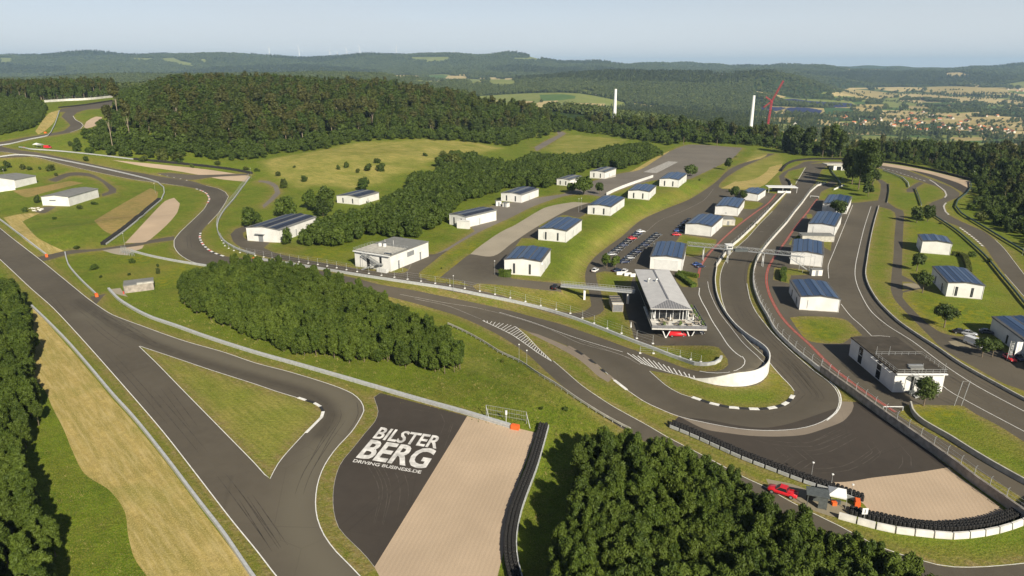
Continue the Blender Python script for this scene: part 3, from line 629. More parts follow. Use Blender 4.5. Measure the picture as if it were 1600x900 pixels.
# ------------------------------------------------------------------ painted lines and kerbs
def ribbon_pts(W, w, off=0.0):
    """world points -> left and right offset rows"""
    W = np.asarray(W); t = np.gradient(W[:, :2], axis=0); t /= (np.linalg.norm(t, axis=1, keepdims=True)+1e-9)
    n = np.stack([-t[:, 1], t[:, 0]], 1)
    return W[:, :2]+n*(off+w/2), W[:, :2]+n*(off-w/2)
def resample(W, step):
    W = np.asarray(W); d = np.r_[0, np.cumsum(np.linalg.norm(np.diff(W[:, :2], axis=0), axis=1))]
    n = max(2, int(d[-1]/step)+1); s = np.linspace(0, d[-1], n)
    x = np.interp(s, d, W[:, 0]); y = np.interp(s, d, W[:, 1]); return np.stack([x, y, Hf(x, y)], 1)
def line_mesh(mb, P, w=.2, h=.03, dash=None, off=0, mi=0, step=2.5):
    W = resample(wline(P, 6), step); a, b = ribbon_pts(W, w, off)
    za = Hf(a[:, 0], a[:, 1])+h; zb = Hf(b[:, 0], b[:, 1])+h
    n = len(W)
    vs_ = [(a[i, 0], a[i, 1], za[i]) for i in range(n)]+[(b[i, 0], b[i, 1], zb[i]) for i in range(n)]
    fs = [(i, n+i, n+i+1, i+1) for i in range(n-1) if dash is None or (i % (dash[0]+dash[1])) < dash[0]]
    mb.add(vs_, fs, mi)
def kerb(mb, P, w=1.2, seg=2.4, off=0, cols=(0, 1), h=.09, taper=True):
    W = resample(wline(P, 4), seg); a, b = ribbon_pts(W, w, off)
    for i in range(len(W)-1):
        q = [(a[i, 0], a[i, 1]), (b[i, 0], b[i, 1]), (b[i+1, 0], b[i+1, 1]), (a[i+1, 0], a[i+1, 1])]
        z = min(zat(*p) for p in q)
        mb.prism(q, z-.15, z+h, cols[i % len(cols)])
LM = MB(); M['pink_paint'] = plain('faded_line_paint', (.42, .27, .23), .7, .3, .5)
M['skid'] = plain('tyre_marks', (.062, .053, .043), .8, .4, .6); M['dust'] = plain('dust_marks', (.082, .071, .058), .85, .4, .6)
SK = MB()
WH = [
 ([(-60,300),(0,356),(65,407),(135,464),(150,475),(175,491),(225,510),(287,532),(350,550),(400,567),(450,580),(500,595),(532,606),(555,617),(567,630),(570,640),(562,657),(550,675),(525,702),(507,729),(497,757),(494,787),(497,810),(507,835),(525,860),(545,880),(564,900),(605,940)], .2, -.12, 0),
 ([(-60,355),(0,406),(47,450),(82,481),(125,527),(187,597),(254,675),(310,747),(360,812),(400,861),(430,900),(480,960)], .22, .12, 0),
 ([(218,541),(275,560),(325,577),(400,601),(432,612),(465,622)], .18, .1, 0),
 ([(477,675),(445,710),(432,727),(421,749),(400,725),(351,675),(287,610),(245,567),(218,541)], .18, .1, 0),
 ([(594,614),(584,621),(591,642),(587,657),(572,675),(552,700),(532,725),(522,757),(521,795),(530,826),(570,867),(585,886)], .1, 0, 1),
 ([(-60,237),(0,237),(25,240),(62,247),(112,260),(175,274),(212,281),(250,286),(287,291)], .2, 0, 0),
 ([(282,362),(272,375),(272,385),(280,397),(300,409),(330,415)], .25, 0, 0),
 ([(327,310),(320,325),(300,345),(282,362)], .2, 0, 0),
 ([(322,290),(342,295),(352,300),(357,307),(352,317),(342,332),(325,350)], .2, 0, 0),
 ([(114,181),(118,187),(127,192),(130,196),(126,201),(110,207)], .35, 0, 0),
 ([(625,460),(700,474),(740,480),(800,495),(860,515),(905,536),(960,551),(990,562)], .14, 0, 1),
 ([(648,467),(700,478),(735,492),(752,499)], .14, 0, 1),
 ([(905,532),(960,551),(975,556),(1000,570)], .12, 0, 1),
 ([(780,488),(830,503),(900,528),(973,550)], .18, 0, 0),
 ([(864,564),(885,582),(907.5,601.5),(932.5,619),(958,635.5),(985,650.5),(1015,667),(1037.5,680.5),(1060,692.5),(1102,714),(1160,745),(1193,760),(1232,782.5),(1272.5,803.5),(1310,821.5),(1350,843),(1385,859),(1425,872),(1475,885),(1525,887),(1600,881),(1650,874)], .16, .1, 0),
 ([(944.5,580),(970,602.5),(985,613),(1007.5,628),(1030,638.5),(1060,650.5),(1100,660),(1145,668.5),(1175,671.8),(1212.5,672.7),(1247,670),(1272.5,664),(1292,655),(1307,641.5),(1312,625),(1307,610),(1295,596.5),(1272.5,580),(1240,552),(1220,533.5),(1208,521.5),(1194.5,505),(1181,487),(1172,467.5),(1167,443)], .2, 0, 0),
 ([(1292,657),(1309,642.5),(1314.5,625),(1309,608),(1296,595)], .35, 0, 0),
 ([(1015,580),(1030,593.5),(1045,605.5),(1067,617),(1081,621)], .16, 0, 0),
 ([(1241,611),(1235,602.5),(1223,590.5),(1210,576),(1195,558),(1172.5,537),(1157.5,520.5),(1145,505),(1136,490),(1128,467.5),(1125,445),(1125.5,430),(1130,415),(1140,398),(1154,384),(1168,371.5),(1188,349),(1207,330)], .18, 0, 0),
 ([(1093,580),(1105,582),(1130,583),(1147,580),(1158,575),(1164,568),(1164,562),(1160,557)], .22, 0, 0),
 ([(1093,450),(1092,460),(1096,470),(1104,484),(1112,500),(1125,520),(1138,540),(1150,552),(1159,558)], .28, 0, 0),
 ([(1108,440),(1110,452),(1117,470),(1128,490),(1145,512),(1165,537),(1190,560),(1198,571),(1196,577),(1184,584),(1165,590),(1135,591)], .16, -.5, 0),
 ([(1332.5,320),(1317.5,357),(1300,400),(1294,415),(1295,435)], .2, 0, 0),
 ([(1314,475),(1330,495),(1345,508),(1362,525)], .2, 0, 0),
 ([(1361,322.5),(1350,357),(1337.5,410),(1336,430),(1341,450),(1360,485),(1387.5,509),(1425,532.5),(1475,570),(1525,602.5),(1600,642.5),(1650,668)], .22, 0, 0),
 ([(1362,525),(1390,526),(1422.5,547.5),(1475,605),(1512.5,627.5),(1600,674),(1650,700)], .2, 0, 0),
 ([(1115,295),(1100,313),(1060,333),(1030,345),(1010,362),(985,380),(962,395)], .13, 0, 1),
 ([(1448.5,321.5),(1450,329),(1462,338),(1480,347)], .15, 0, 0),
 ([(1555,374.5),(1570,389.5),(1585,409),(1600,428.5)], .15, 0, 0),
 ([(1570,428.5),(1589.5,451),(1600,463)], .15, 0, 0),
 ([(1380,258),(1410,266),(1450,279),(1480,288)], .13, 0, 1),
 ([(1259,262),(1250.5,276.5),(1244,287)], .35, -.3, 0),
]
for P, w, off, mi in WH: line_mesh(LM, P, w*.85, off=off, mi=mi)
# grid-slot ticks on the start straight
for t in range(9):
    y = 345+t*0
for i, (px, py) in enumerate([(1205,368),(1213,360),(1221,351),(1229,341),(1237,331),(1190,362),(1199,352),(1208,343),(1217,333),(1226,322)]):
    c = g1(px, py); LM.add([(c.x-.9, c.y-.08, c.z+.03), (c.x+.9, c.y-.08, c.z+.03), (c.x+.9, c.y+.08, c.z+.03), (c.x-.9, c.y+.08, c.z+.03)], [(0, 1, 2, 3)], 1)
# hatched areas
def hatch(PA, PB, n, w=.35, mi=0):
    a = resample(wline(PA, 5), .4); b = resample(wline(PB, 5), .4)
    for i in range(n):
        p = a[int((i+.3)/n*(len(a)-1))]; q = b[int((i+.9)/n*(len(b)-1))]
        d = q[:2]-p[:2]; L = np.hypot(*d)
        if L < .5: continue
        nn = np.array([-d[1], d[0]])/L*w/2
        z = .032
        c = [(p[0]+nn[0], p[1]+nn[1]), (p[0]-nn[0], p[1]-nn[1]), (q[0]-nn[0], q[1]-nn[1]), (q[0]+nn[0], q[1]+nn[1])]
        LM.add([(x, y, zat(x, y)+z) for x, y in c], [(0, 1, 2, 3)], mi)
HA, HB = [(754,500),(778,504),(805,510),(822,524),(842,545),(861,563)], [(754,501),(780,513),(800,523),(822,538),(843,553),(862,564.5)]
hatch(HA, HB, 28, .2); line_mesh(LM, HB, .22); line_mesh(LM, HA[2:], .16)
HA, HB = [(978,551),(1010,560),(1040,571),(1070,582),(1089,589)], [(1000,567),(1018,573),(1040,580),(1065,587),(1088,592)]
hatch(HA, HB, 14, .26); line_mesh(LM, HB, .2)
for P, off in [([(1183,330),(1168,341),(1150,355),(1130,373),(1120,383),(1105,400),(1094,418),(1091,434)], 0),
               ([(1262.7,330),(1243,355),(1228,376.5),(1215.6,394),(1203,413),(1198,428),(1198,443.5),(1203.5,463),(1214,484),(1225,500),(1240,516),(1262.5,536),(1300,573),(1350,612),(1400,644)], 0),
               ([(1277,311),(1262.7,330)], 0), ([(1213,303),(1200,318),(1183,330)], 0)]:
    line_mesh(LM, P, .2, off=.28, mi=2); line_mesh(LM, P, .2, off=-.28, mi=2); line_mesh(LM, P, .12, h=.034, off=0, mi=3)
# pale helipad sheet on the upper apron
hp = [zp for zp in G([(1005,269),(1026,270.5),(1060,253),(1044,252)])]
LM.add([(p[0], p[1], p[2]+.04) for p in hp], [(0, 1, 2, 3)], 1)
rs = random.Random(5)
def skid(P, n, spread, mi, w=.16, h=.02):
    W = resample(wline(P, 10), 2.5)
    for _ in range(n):
        o_ = rs.gauss(0, spread); a0 = rs.randint(0, max(0, len(W)-8)); a1 = min(len(W), a0+rs.randint(7, 26)); 
        if a1-a0 < 4: continue
        sub = W[a0:a1].copy(); dr = rs.gauss(0, .10)
        for dd in (0, 1.5):
            n_ = len(sub); t_ = np.gradient(sub[:, :2], axis=0); t_ /= np.linalg.norm(t_, axis=1, keepdims=True)+1e-9; nn = np.stack([-t_[:, 1], t_[:, 0]], 1)
            c = sub[:, :2]+nn*((o_+dd)+dr*np.arange(n_)[:, None]); ww = w*np.sin(np.linspace(.25, 2.9, n_))[:, None]
            a, b = c+nn*ww/2, c-nn*ww/2; za, zb = Hf(a[:, 0], a[:, 1])+h, Hf(b[:, 0], b[:, 1])+h
            ok_ = isas[key_at(c[:, 0]+nn[:, 0]*.6, c[:, 1]+nn[:, 1]*.6)] & isas[key_at(c[:, 0]-nn[:, 0]*.6, c[:, 1]-nn[:, 1]*.6)]
            SK.add([(a[i, 0], a[i, 1], za[i]) for i in range(n_)]+[(b[i, 0], b[i, 1], zb[i]) for i in range(n_)], [(i, n_+i, n_+i+1, i+1) for i in range(n_-1) if ok_[i] and ok_[i+1]], mi)
skid([(820,500),(900,528),(980,575),(1040,620),(1120,650),(1190,657),(1250,646),(1285,620),(1250,575),(1190,520),(1150,460),(1150,420),(1190,370),(1250,300)], 16, 2.4, 0)
skid([(100,455),(200,520),(300,560),(400,585),(480,602),(530,625),(535,650),(510,690),(480,745),(470,800),(490,850)], 11, 2.4, 0)
skid([(60,430),(150,510),(250,620),(340,730),(430,860)], 10, 3.0, 0)
skid([(330,400),(290,388),(285,370),(310,345),(345,315),(335,298),(290,286),(200,272)], 10, 2, 0, .2)
skid([(1120,690),(1200,715),(1300,720),(1360,690)], 4, 5, 1, .2); skid([(1240,690),(1280,720),(1250,745)], 2, 3, 1, .18); skid([(1380,690),(1400,715),(1380,735)], 2, 3, 1, .16)
skid([(560,690),(600,760),(590,820)], 3, 5, 1, .14); skid([(600,640),(680,655),(660,700)], 2, 4, 1, .14)
skid([(1340,440),(1380,500),(1450,560),(1560,630)], 8, 3, 1, .16); skid([(1000,390),(980,420),(1040,350)], 4, 3, 1, .2)
sk = SK.build('tyre_marks', [M['skid'], M['dust']]); tag(sk, kind='structure')
lines = LM.build('road_markings', [M['white_paint'], M['grey_paint'], M['red_paint'], M['pink_paint']]); tag(lines, kind='structure')
# blue garage on the white sheet of the dashes beside the far right track
DK = MB()
for P in ([(1371,261),(1396,267),(1424,276),(1446,283)],): line_mesh(DK, P, .55, dash=(1, 1), mi=0, step=3.4)
KB = MB()
kerb(KB, [(465,622),(480,627),(492,631),(501,637),(504,645),(501,652)], .7, 2.2, off=.2)
kerb(KB, [(501,652),(495,660),(486,668),(477,676)], .6, 6, off=.2, cols=(0, 0))
kerb(KB, [(307,295),(316,298),(324,303),(328,311),(325,317)], .9, 2.6, off=-.2, cols=(0, 1, 0, 2))
kerb(KB, [(314,364),(313,372),(318,382),(328,391),(338,396),(350,400)], .9, 2.4, off=-.2, cols=(0, 1, 0, 2, 0, 1))
kerb(KB, [(245,272),(262,275),(280,279),(297,283)], .9, 3, off=.2)
kerb(KB, [(888,541),(907,552),(930,568.5),(945,582),(960,594)], .9, 3.4, off=0, cols=(1, 0) if 0 else (3, 1))
kerb(KB, [(960,594),(970,602),(979,609)], .8, 8, off=0, cols=(0, 0))
kerb(KB, [(1081,621),(1108,630),(1122.5,633.5),(1137.5,636.7),(1163,639),(1190,639.7),(1212.5,637),(1227.5,632),(1236,625),(1240.5,618)], 1.0, 2.2, off=.2)
kerb(KB, [(1452,281),(1460,286),(1466,291),(1475.5,298.5),(1478,305),(1475,309)], .8, 1.6, off=.3, cols=(0, 3))
kerb(KB, [(1477,317),(1473.5,322),(1476.5,331),(1481,335)], .8, 1.6, off=.3, cols=(0, 3))
kerb(KB, [(1501,356),(1512,364),(1525,374),(1538,386)], .8, 1.8, off=-.3, cols=(0, 3))
kb = KB.build('track_kerbs', [M['white_paint'], M['black_paint'], M['red_paint'], M['concrete_strip']]); tag(kb, kind='structure')
dk = DK.build('dashed_line', [M['white_paint']]); tag(dk, kind='structure')

# ground lettering
def ground_text(txt, BL, BR, TL, bold, mb, h=.035):
    c = bpy.data.curves.new('t', 'FONT'); c.body = txt; c.size = 1; c.offset = bold; c.fill_mode = 'FRONT'; c.resolution_u = 3
    o = bpy.data.objects.new('t', c); COL.objects.link(o)
    bpy.context.view_layer.update(); dg = bpy.context.evaluated_depsgraph_get()
    me = bpy.data.meshes.new_from_object(o.evaluated_get(dg)); bpy.data.objects.remove(o)
    v = np.array([q.co[:] for q in me.vertices]); lo, hi = v.min(0), v.max(0)
    bl, br, tl = (Vector(g1(*q)) for q in (BL, BR, TL))
    out = []
    for q in v:
        s = (q[0]-lo[0])/(hi[0]-lo[0]); t = (q[1]-lo[1])/(hi[1]-lo[1])
        p = bl+(br-bl)*s+(tl-bl)*t; out.append((p.x, p.y, zat(p.x, p.y)+h))
    mb.add(out, [tuple(f.vertices) for f in me.polygons])
TM = MB()
ground_text('BILSTER', (581.5,685), (681.5,701.5), (595.5,667.3), .022, TM)
ground_text('BERG', (555.5,715.5), (664,733.5), (580,686.5), .028, TM)
ground_text('DRIVING BUSINESS.DE', (550.8,722), (657,740.3), (553.8,717.5), .02, TM)
M['letter_paint'] = plain('letter_paint', (.66, .64, .61), .6, .35, .5)
tx = TM.build('painted_lettering', [M['letter_paint']]); tag(tx, kind='structure')

# ------------------------------------------------------------------ barriers
M['steel'] = plain('galvanised_steel', (.40, .41, .41), .45, .15, 2, .3)
M['rail'] = plain('barrier_rail', (.46, .47, .47), .5, .15, 1.5, .1)
M['concrete'] = plain('concrete', (.45, .43, .38), .8, .22, .7)
M['old_concrete'] = plain('old_concrete', (.33, .29, .25), .85, .3, .8)
M['pale_concrete'] = plain('pale_concrete', (.62, .60, .56), .75, .2, .5)
M['dark_steel'] = plain('dark_steel', (.09, .10, .10), .5, .2, 2)
M['green_rail'] = plain('green_rail', (.05, .085, .075), .5, .2, 2)
M['tyre'] = plain('tyre_rubber', (.022, .021, .021), .75, .3, 4)
M['tyre_in'] = plain('tyre_dust', (.20, .19, .18), .85, .3, 4)
M['orange'] = plain('orange_paint', (.72, .13, .03), .5, .1, 3)
M['white_wall'] = plain('white_wall', (.66, .65, .625), .7, .10, .30)
M['steel_mesh'] = None
def along_box(mb, W, w, z0, z1, mi=0, off=0):
    """continuous box profile along world points"""
    a, b = ribbon_pts(W, w, off); n = len(W)
    a0 = W[:, 2]
    vs_ = []
    for i in range(n):
        vs_ += [(a[i, 0], a[i, 1], a0[i]+z0), (b[i, 0], b[i, 1], a0[i]+z0), (b[i, 0], b[i, 1], a0[i]+z1), (a[i, 0], a[i, 1], a0[i]+z1)]
    fs = [(0, 3, 2, 1), (4*n-4, 4*n-3, 4*n-2, 4*n-1)]
    for i in range(n-1):
        k = 4*i
        for j in range(4): fs.append((k+j, k+(j+1) % 4, k+4+(j+1) % 4, k+4+j))
    mb.add(vs_, fs, mi)
def local(W):
    o = Vector(W[len(W)//2]); Q = np.array(W)-np.array(o); return o, Q
def seg_boxes(mb, W, w, z0, z1, seglen, gap=.12, mi=0):
    S = resample_l(W, seglen)
    for p, q in zip(S[:-1], S[1:]):
        p = Vector(p); q = Vector(q); d = (q-p).normalized()
        mb.bar(p+d*gap/2+Vector((0, 0, (z0+z1)/2)), q-d*gap/2+Vector((0, 0, (z0+z1)/2)), w, z1-z0, mi)
def resample_l(W, step):
    W = np.asarray(W); d = np.r_[0, np.cumsum(np.linalg.norm(np.diff(W[:, :2], axis=0), axis=1))]
    n = max(2, int(round(d[-1]/step))+1); s = np.linspace(0, d[-1], n)
    return np.stack([np.interp(s, d, W[:, k]) for k in range(3)], 1)
def posts(root, S, mesh_fn, name, mat, limit=100, rot=False):
    first = None; n = len(S); k = max(1, math.ceil(n/limit))
    for i in range(0, n, k):
        if first is None:
            mb = MB(); mesh_fn(mb); first = mb.build(name, mat, root); o = first
        else:
            o = first.copy(); COL.objects.link(o); o.parent = root
        o.location = S[i]
        if rot:
            j = min(i+1, n-1); d = S[j]-S[max(j-1, 0)] if j else (1, 0, 0); o.rotation_euler = (0, 0, math.atan2(d[1], d[0]))
def guardrail(P, label, h=.85, spacing=4, mat='rail', pm='steel', w=.22, band=.34, group='steel guardrails round the track', off=0, double=True):
    W = resample(wline(P, 8), 2.2); o, Q = local(W)
    root = thing('guardrail', o, 0, label, 'guardrail', group)
    mb = MB(); along_box(mb, Q, w, h-band, h)
    if double: along_box(mb, Q, w*.8, h-2*band-.06, h-band-.08)
    mb.build('rail', M[mat], root)
    S = resample_l(Q, spacing)
    posts(root, S, lambda m_: m_.box(-.07, -.07, -.3, .07, .07, h-.05), 'post', M[pm], 60)
    return root
def wall(P, label, h, w=.35, mat='concrete', name='concrete_wall', cat='wall', group=None, fence=0, fspace=3.4, joints=0, z0=-.5, cap=None):
    W = resample(wline(P, 8), 1.8); o, Q = local(W)
    root = thing(name, o, 0, label, cat, group)
    mb = MB()
    if joints: seg_boxes(mb, Q, w, z0, h, joints, .06)
    else: along_box(mb, Q, w, z0, h)
    mb.build('wall_body', M[mat], root)
    if cap: mb = MB(); along_box(mb, Q, w+.12, h+.003, h+.1); mb.build('coping', M[cap], root)
    if fence:
        S = resample_l(Q, fspace)
        def pf(m_):
            m_.bar((0, 0, h), (0, 0, h+fence), .09); m_.bar((0, 0, h+fence), (0, .35, h+fence+.35), .07)
        posts(root, S, pf, 'fence_post', M['steel'], 80, True)
        mb = MB()
        for zz in (h+.05, h+fence*.5, h+fence): along_box(mb, Q, .04, zz, zz+.04)
        mb.build('fence_wire', M['steel'], root)
    return root
def mesh_fence(P, label, h=2.0, spacing=3.2, foot=True, group='wire fences along the service lane', lean=None, mat='steel'):
    W = resample(wline(P, 8), 2.4); o, Q = local(W)
    root = thing('wire_fence', o, 0, label, 'fence', group)
    S = resample_l(Q, spacing)
    def pf(m_):
        m_.bar((0, 0, -.2), (0, 0, h), .08)
        if foot: m_.box(-.3, -.3, -.1, .3, .3, .22, 1)
    posts(root, S, pf, 'fence_post', [M[mat], M['white_wall']], 80)
    mb = MB()
    for zz in (.15, h*.4, h*.7, h-.05): along_box(mb, Q, .03, zz, zz+.03)
    mb.build('fence_wire', M[mat], root)
    return root
def tyre_wall(P, label, rows=3, h=1.1, backing=True, side=1, group='tyre walls'):
    W = resample(wline(P, 6), 1.5); o, Q = local(W)
    root = thing('tyre_wall', o, 0, label, 'tyre wall', group)
    S = resample_l(Q, .68); a = np.gradient(S[:, :2], axis=0); a /= np.linalg.norm(a, axis=1, keepdims=True)
    nrm = np.stack([-a[:, 1], a[:, 0]], 1)*side
    mb = MB()
    for r in range(rows):
        for i in range(len(S)):
            c = S[i, :2]+nrm[i]*(.34+.64*r)+(a[i]*.3 if r % 2 else 0)
            z = S[i, 2]; hh = h*random.uniform(.9, 1.05); k = 7; vs_ = []
            for (rad, zz) in ((.32, -.1), (.33, hh-.1), (.27, hh), (.16, hh), (.15, hh-.2)):
                vs_ += [(c[0]+rad*math.cos(2*math.pi*j/k), c[1]+rad*math.sin(2*math.pi*j/k), z+zz) for j in range(k)]
            fs = []; 
            for q in range(4): fs += [(q*k+j, q*k+(j+1) % k, (q+1)*k+(j+1) % k, (q+1)*k+j) for j in range(k)]
            mb.add(vs_, fs, 0); mb.add(vs_[-k:], [tuple(range(k))], 1)
    t = mb.build('tyre_stacks', [M['tyre'], M['tyre_in']], root); t['kind'] = 'stuff'
    if backing:
        mb = MB(); seg_boxes(mb, np.c_[ribbon_pts(Q, .001, -.2*side)[0], Q[:, 2]], .18, .15, .85, 2.4, .35); mb.build('backing_rail', M['rail'], root)
    return root
def end_block(px, py, rz, label):
    p = g1(px, py); t = MB(); t.box(-.9, -.45, -.2, .9, .45, .95); t.box(-.75, -.35, .953, .75, .35, 1.05)
    o = t.build('barrier_end_block', M['orange']); o.location = p; o.rotation_euler = (0, 0, rz)
    tag(o, label, 'barrier block', 'orange barrier ends')
wide = dict(w=.5, band=.5)
guardrail([(170,453),(185,469),(212,486),(237,498),(275,511),(325,529),(400,553),(475,574),(575,603),(650,625),(725,646),(797,668)], 'long pale steel guardrail curving above the foreground track to the gravel bed', w=.75, band=.45)
guardrail([(102,396),(107,415),(125,437),(150,461)], 'short curved pale guardrail between the link road and the bunker', w=.4)
guardrail([(-40,315),(0,344),(38,373),(72,399)], 'straight pale guardrail ending at the link road in the left field', w=.45)
guardrail([(50,480),(75,504),(107,537),(140,575),(175,617),(205,650),(226,675),(265,725),(310,785),(350,837),(392,899),(430,950)], 'long guardrail between the straw coloured field and the foreground straight', w=.5, band=.4)
guardrail([(205,393),(235,401),(275,409),(325,417),(345,421)], 'pale guardrail running from the marshal fence to the centre thicket', w=.5, band=.45)
wall([(398,405),(440,411),(500,421),(560,431),(620,440),(700,452),(760,464),(800,472),(850,484),(895,498),(940,515),(985,533),(1020,546),(1045,556),(1070,565),(1085,570),(1100,571.5),(1115,570),(1124,566),(1127,560)], 'long pale concrete wall between main track and service lane ending in a hook', .85, .55, 'rail', 'barrier_wall')
mesh_fence([(345,372),(352,385),(375,395),(420,403),(500,414),(560,425),(620,434),(700,446),(760,457),(800,466),(850,479),(895,491),(935,508),(980,524),(1020,537)], 'tall wire fence on white feet along the service lane above the main track', 2.6, 5.5)
mesh_fence([(1000,552),(1035,553),(1070,559),(1095,566)], 'low wire fence on the grass tip inside the hooked barrier wall', 2.0, 4)
guardrail([(398,399),(372,391),(350,378),(340,362),(342,345),(352,328),(366,312),(378,295),(391,278)], 'guardrail with fence curving round the outside of the upper left bend', h=1.0, w=.4)
mesh_fence([(345,375),(339,360),(341,343),(351,326),(365,310),(377,293),(389,277)], 'wire fence behind the guardrail of the upper left bend', 2.6, 4, False)
guardrail([(0,228),(15,226),(45,219),(75,213),(80,208),(88,190),(93,174)], 'guardrail beside the sandy verge of the far upper left bend', h=1.0, w=.5)
guardrail([(30,231),(45,234),(90,237),(150,243),(208,250)], 'thin pale guardrail above the upper left straight', h=1.1, w=.6)
guardrail([(0,246),(25,243),(60,245),(100,252),(150,262),(200,273),(232,281),(247,286),(256,294),(257,303),(253,312)], 'pale guardrail between the upper left straight and the white halls', h=1.0, w=.5)
wall([(70,160),(100,158),(140,156),(178,152)], 'far white trackside wall at the top left by the forest', 2.4, .5, 'pale_concrete', fence=2, fspace=9)
tyre_wall([(92,169),(130,165),(176,158)], 'distant black tyre wall above the far left bend', 2, 1.4, False)
tyre_wall([(209,250),(260,255),(320,261),(360,266),(392,272)], 'long black tyre wall beside the upper gravel trap', 2, 1.6, False)
tyre_wall([(165,383),(190,365),(215,345),(232,330),(252,313)], 'black tyre wall slanting below the brown slope', 3, 1.5, True)
tyre_wall([(856,668),(846,705),(837,735),(822,775),(812,805),(805,845),(807,880),(815,910),(822,935)], 'triple black tyre wall curving down beside the large gravel bed', 3, 1.1, True, -1)
tyre_wall([(1046,668),(1085,684),(1120,700),(1160,718),(1212,738),(1265,758),(1300,769),(1341,785)], 'black tyre wall with panels behind it along the hairpin run-off', 3, 1.15, True)
tyre_wall([(1330,806),(1375,817),(1425,827),(1475,832),(1525,829),(1562,822),(1600,807),(1640,786)], 'curved black tyre wall in front of concrete blocks below the gravel trap', 3, 1.0, False)
tyre_wall([(1369,253),(1405,257),(1450,265.5),(1487,274.5),(1516,282)], 'black tyre wall at the edge of the forest behind the far right bend', 2, 1.5, False)
tyre_wall([(1222,268),(1230,258),(1242,252.5),(1270,249.5),(1321,249.5)], 'dark tyre wall round the outside of the topmost bend', 2, 1.5, False)
end_block(805, 670, -.35, 'orange block at the end of the long guardrail by the gravel bed')
end_block(73, 401, -.9, 'orange block at the guardrail end beside the link road')
end_block(151, 463, -.9, 'orange block at the guardrail end above the bunker')
end_block(399, 406, -.2, 'orange block where the concrete wall starts above the centre thicket')
end_block(71, 208, 0, 'distant orange block at the guardrail end by the sandy verge')
end_block(37, 231.5, 0, 'distant orange block near the parked red vehicle')
end_block(1339, 789, 1.2, 'orange block at the end of the hairpin tyre wall')
# row of concrete blocks below the gravel trap
S = resample_l(wline([(1309,809),(1345,819),(1375,827),(1400,832),(1450,838),(1487,841),(1525,838),(1562,831),(1600,818),(1640,797)], 5), 2.9)
first = None
for i, (p, q) in enumerate(zip(S[:-1], S[1:])):
    L = np.linalg.norm(q-p)
    if first is None:
        mb = MB(); mb.prism([(-1.36, -.35), (1.36, -.35), (1.36, .35), (-1.36, .35)], -.2, .2)
        mb.add([(-1.36,-.35,.2),(1.36,-.35,.2),(1.36,.35,.2),(-1.36,.35,.2),(-1.36,-.18,1.15),(1.36,-.18,1.15),(1.36,.18,1.15),(-1.36,.18,1.15)], [(4,5,6,7),(0,1,5,4),(1,2,6,5),(2,3,7,6),(3,0,4,7)])
        o = first = mb.build('concrete_block', M['pale_concrete'])
    else: o = first.copy(); COL.objects.link(o)
    o.location = (p+q)/2; o.rotation_euler = (0, 0, math.atan2(q[1]-p[1], q[0]-p[0]))
    tag(o, 'pale concrete barrier block in the curved row behind the tyre wall below the gravel trap', 'concrete block', 'concrete blocks below the gravel trap')
# curved retaining wall of the pit exit
Wn = WALLB; o0 = Vector((float(Wn[12][0]), float(Wn[12][1]), 0))
def inner_h(p): return float(ramp(p[0], p[1]))
pl = Wn.copy()
hs = np.array([max(.05, inner_h(p)) for p in pl]); s_ = np.arange(len(pl))
par = np.clip(s_/8, 0, 1)*.85
root = thing('retaining_wall', (o0.x, o0.y, 0), 0, 'tall white concrete wall curving round the pit exit above the infield grass', 'wall')
mb = MB(); a, b = ribbon_pts(np.c_[pl, hs], .26, 0.0)
vs_ = []; n = len(pl)
for i in range(n):
    zt = hs[i]+par[i]; zb = -.4
    for q, z in ((a[i], zb), (b[i], zb), (b[i], zt), (a[i], zt)): vs_.append((q[0]-o0.x, q[1]-o0.y, z))
fs = [(0, 3, 2, 1), (4*n-4, 4*n-3, 4*n-2, 4*n-1)]
for i in range(n-1):
    for j in range(4): fs.append((4*i+j, 4*i+(j+1) % 4, 4*i+4+(j+1) % 4, 4*i+4+j))
mb.add(vs_, fs); 
M['stained_white'] = plain('stained_white', (.70, .685, .64), .75, .16, .6)
mb.build('wall_body', M['stained_white'], root)
wall([(1120,416),(1130,402),(1143,386),(1155,376),(1180,352),(1208,322.5),(1227,302.5),(1237,290)], 'long white pit wall left of the start straight', 1.1, .34, 'pale_concrete', 'pit_wall')
mesh_fence([(1119,417),(1129,402),(1142,386),(1154,376),(1179,352),(1200,330)], 'wire debris fence on the left pit wall of the start straight', 2.6, 6, False)
wall([(1290,287),(1277,291),(1266,300.5),(1253,318.5),(1241,333),(1230,348),(1205,376),(1190,395),(1181,412),(1177,430),(1178,450),(1187,475),(1198.5,495),(1211,518),(1240,547),(1282,581)], 'long white wall right of the start straight with catch fence above', 1.1, .36, 'pale_concrete', 'pit_wall', 'wall', None, 1.6, 4.5)
wall([(1282,581),(1310,602),(1340,623.5),(1380,653),(1440,695.5),(1488,730),(1525.5,759),(1563,785.5),(1600,812),(1660,850)], 'brown weathered concrete wall with fence posts beside the hairpin run-off', 1.9, .5, 'old_concrete', 'concrete_wall', 'wall', None, 1.5, 3.6)
wall([(1422,634),(1425,646),(1437,659.5),(1455,671),(1485,688),(1513,706),(1551,729),(1600,756.5),(1660,789)], 'grey wall along the lawn right of the narrow service lane', 1.2, .35, 'concrete', 'concrete_wall')
guardrail([(1373,323),(1365,352),(1359,380),(1354,412),(1352,430),(1357,448),(1370.5,471),(1385.5,487.5),(1405,505.5),(1435,526.5),(1465,546),(1495,567),(1525,585),(1555,601.5),(1600,626),(1660,656)], 'wooden edged guardrail along the right paddock with yellow weeds', h=.8, mat='concrete', w=.3, spacing=3)
guardrail([(1388.5,288),(1389,300),(1386,317)], 'dark rail beside the small road near the tall trees', mat='dark_steel', w=.2)
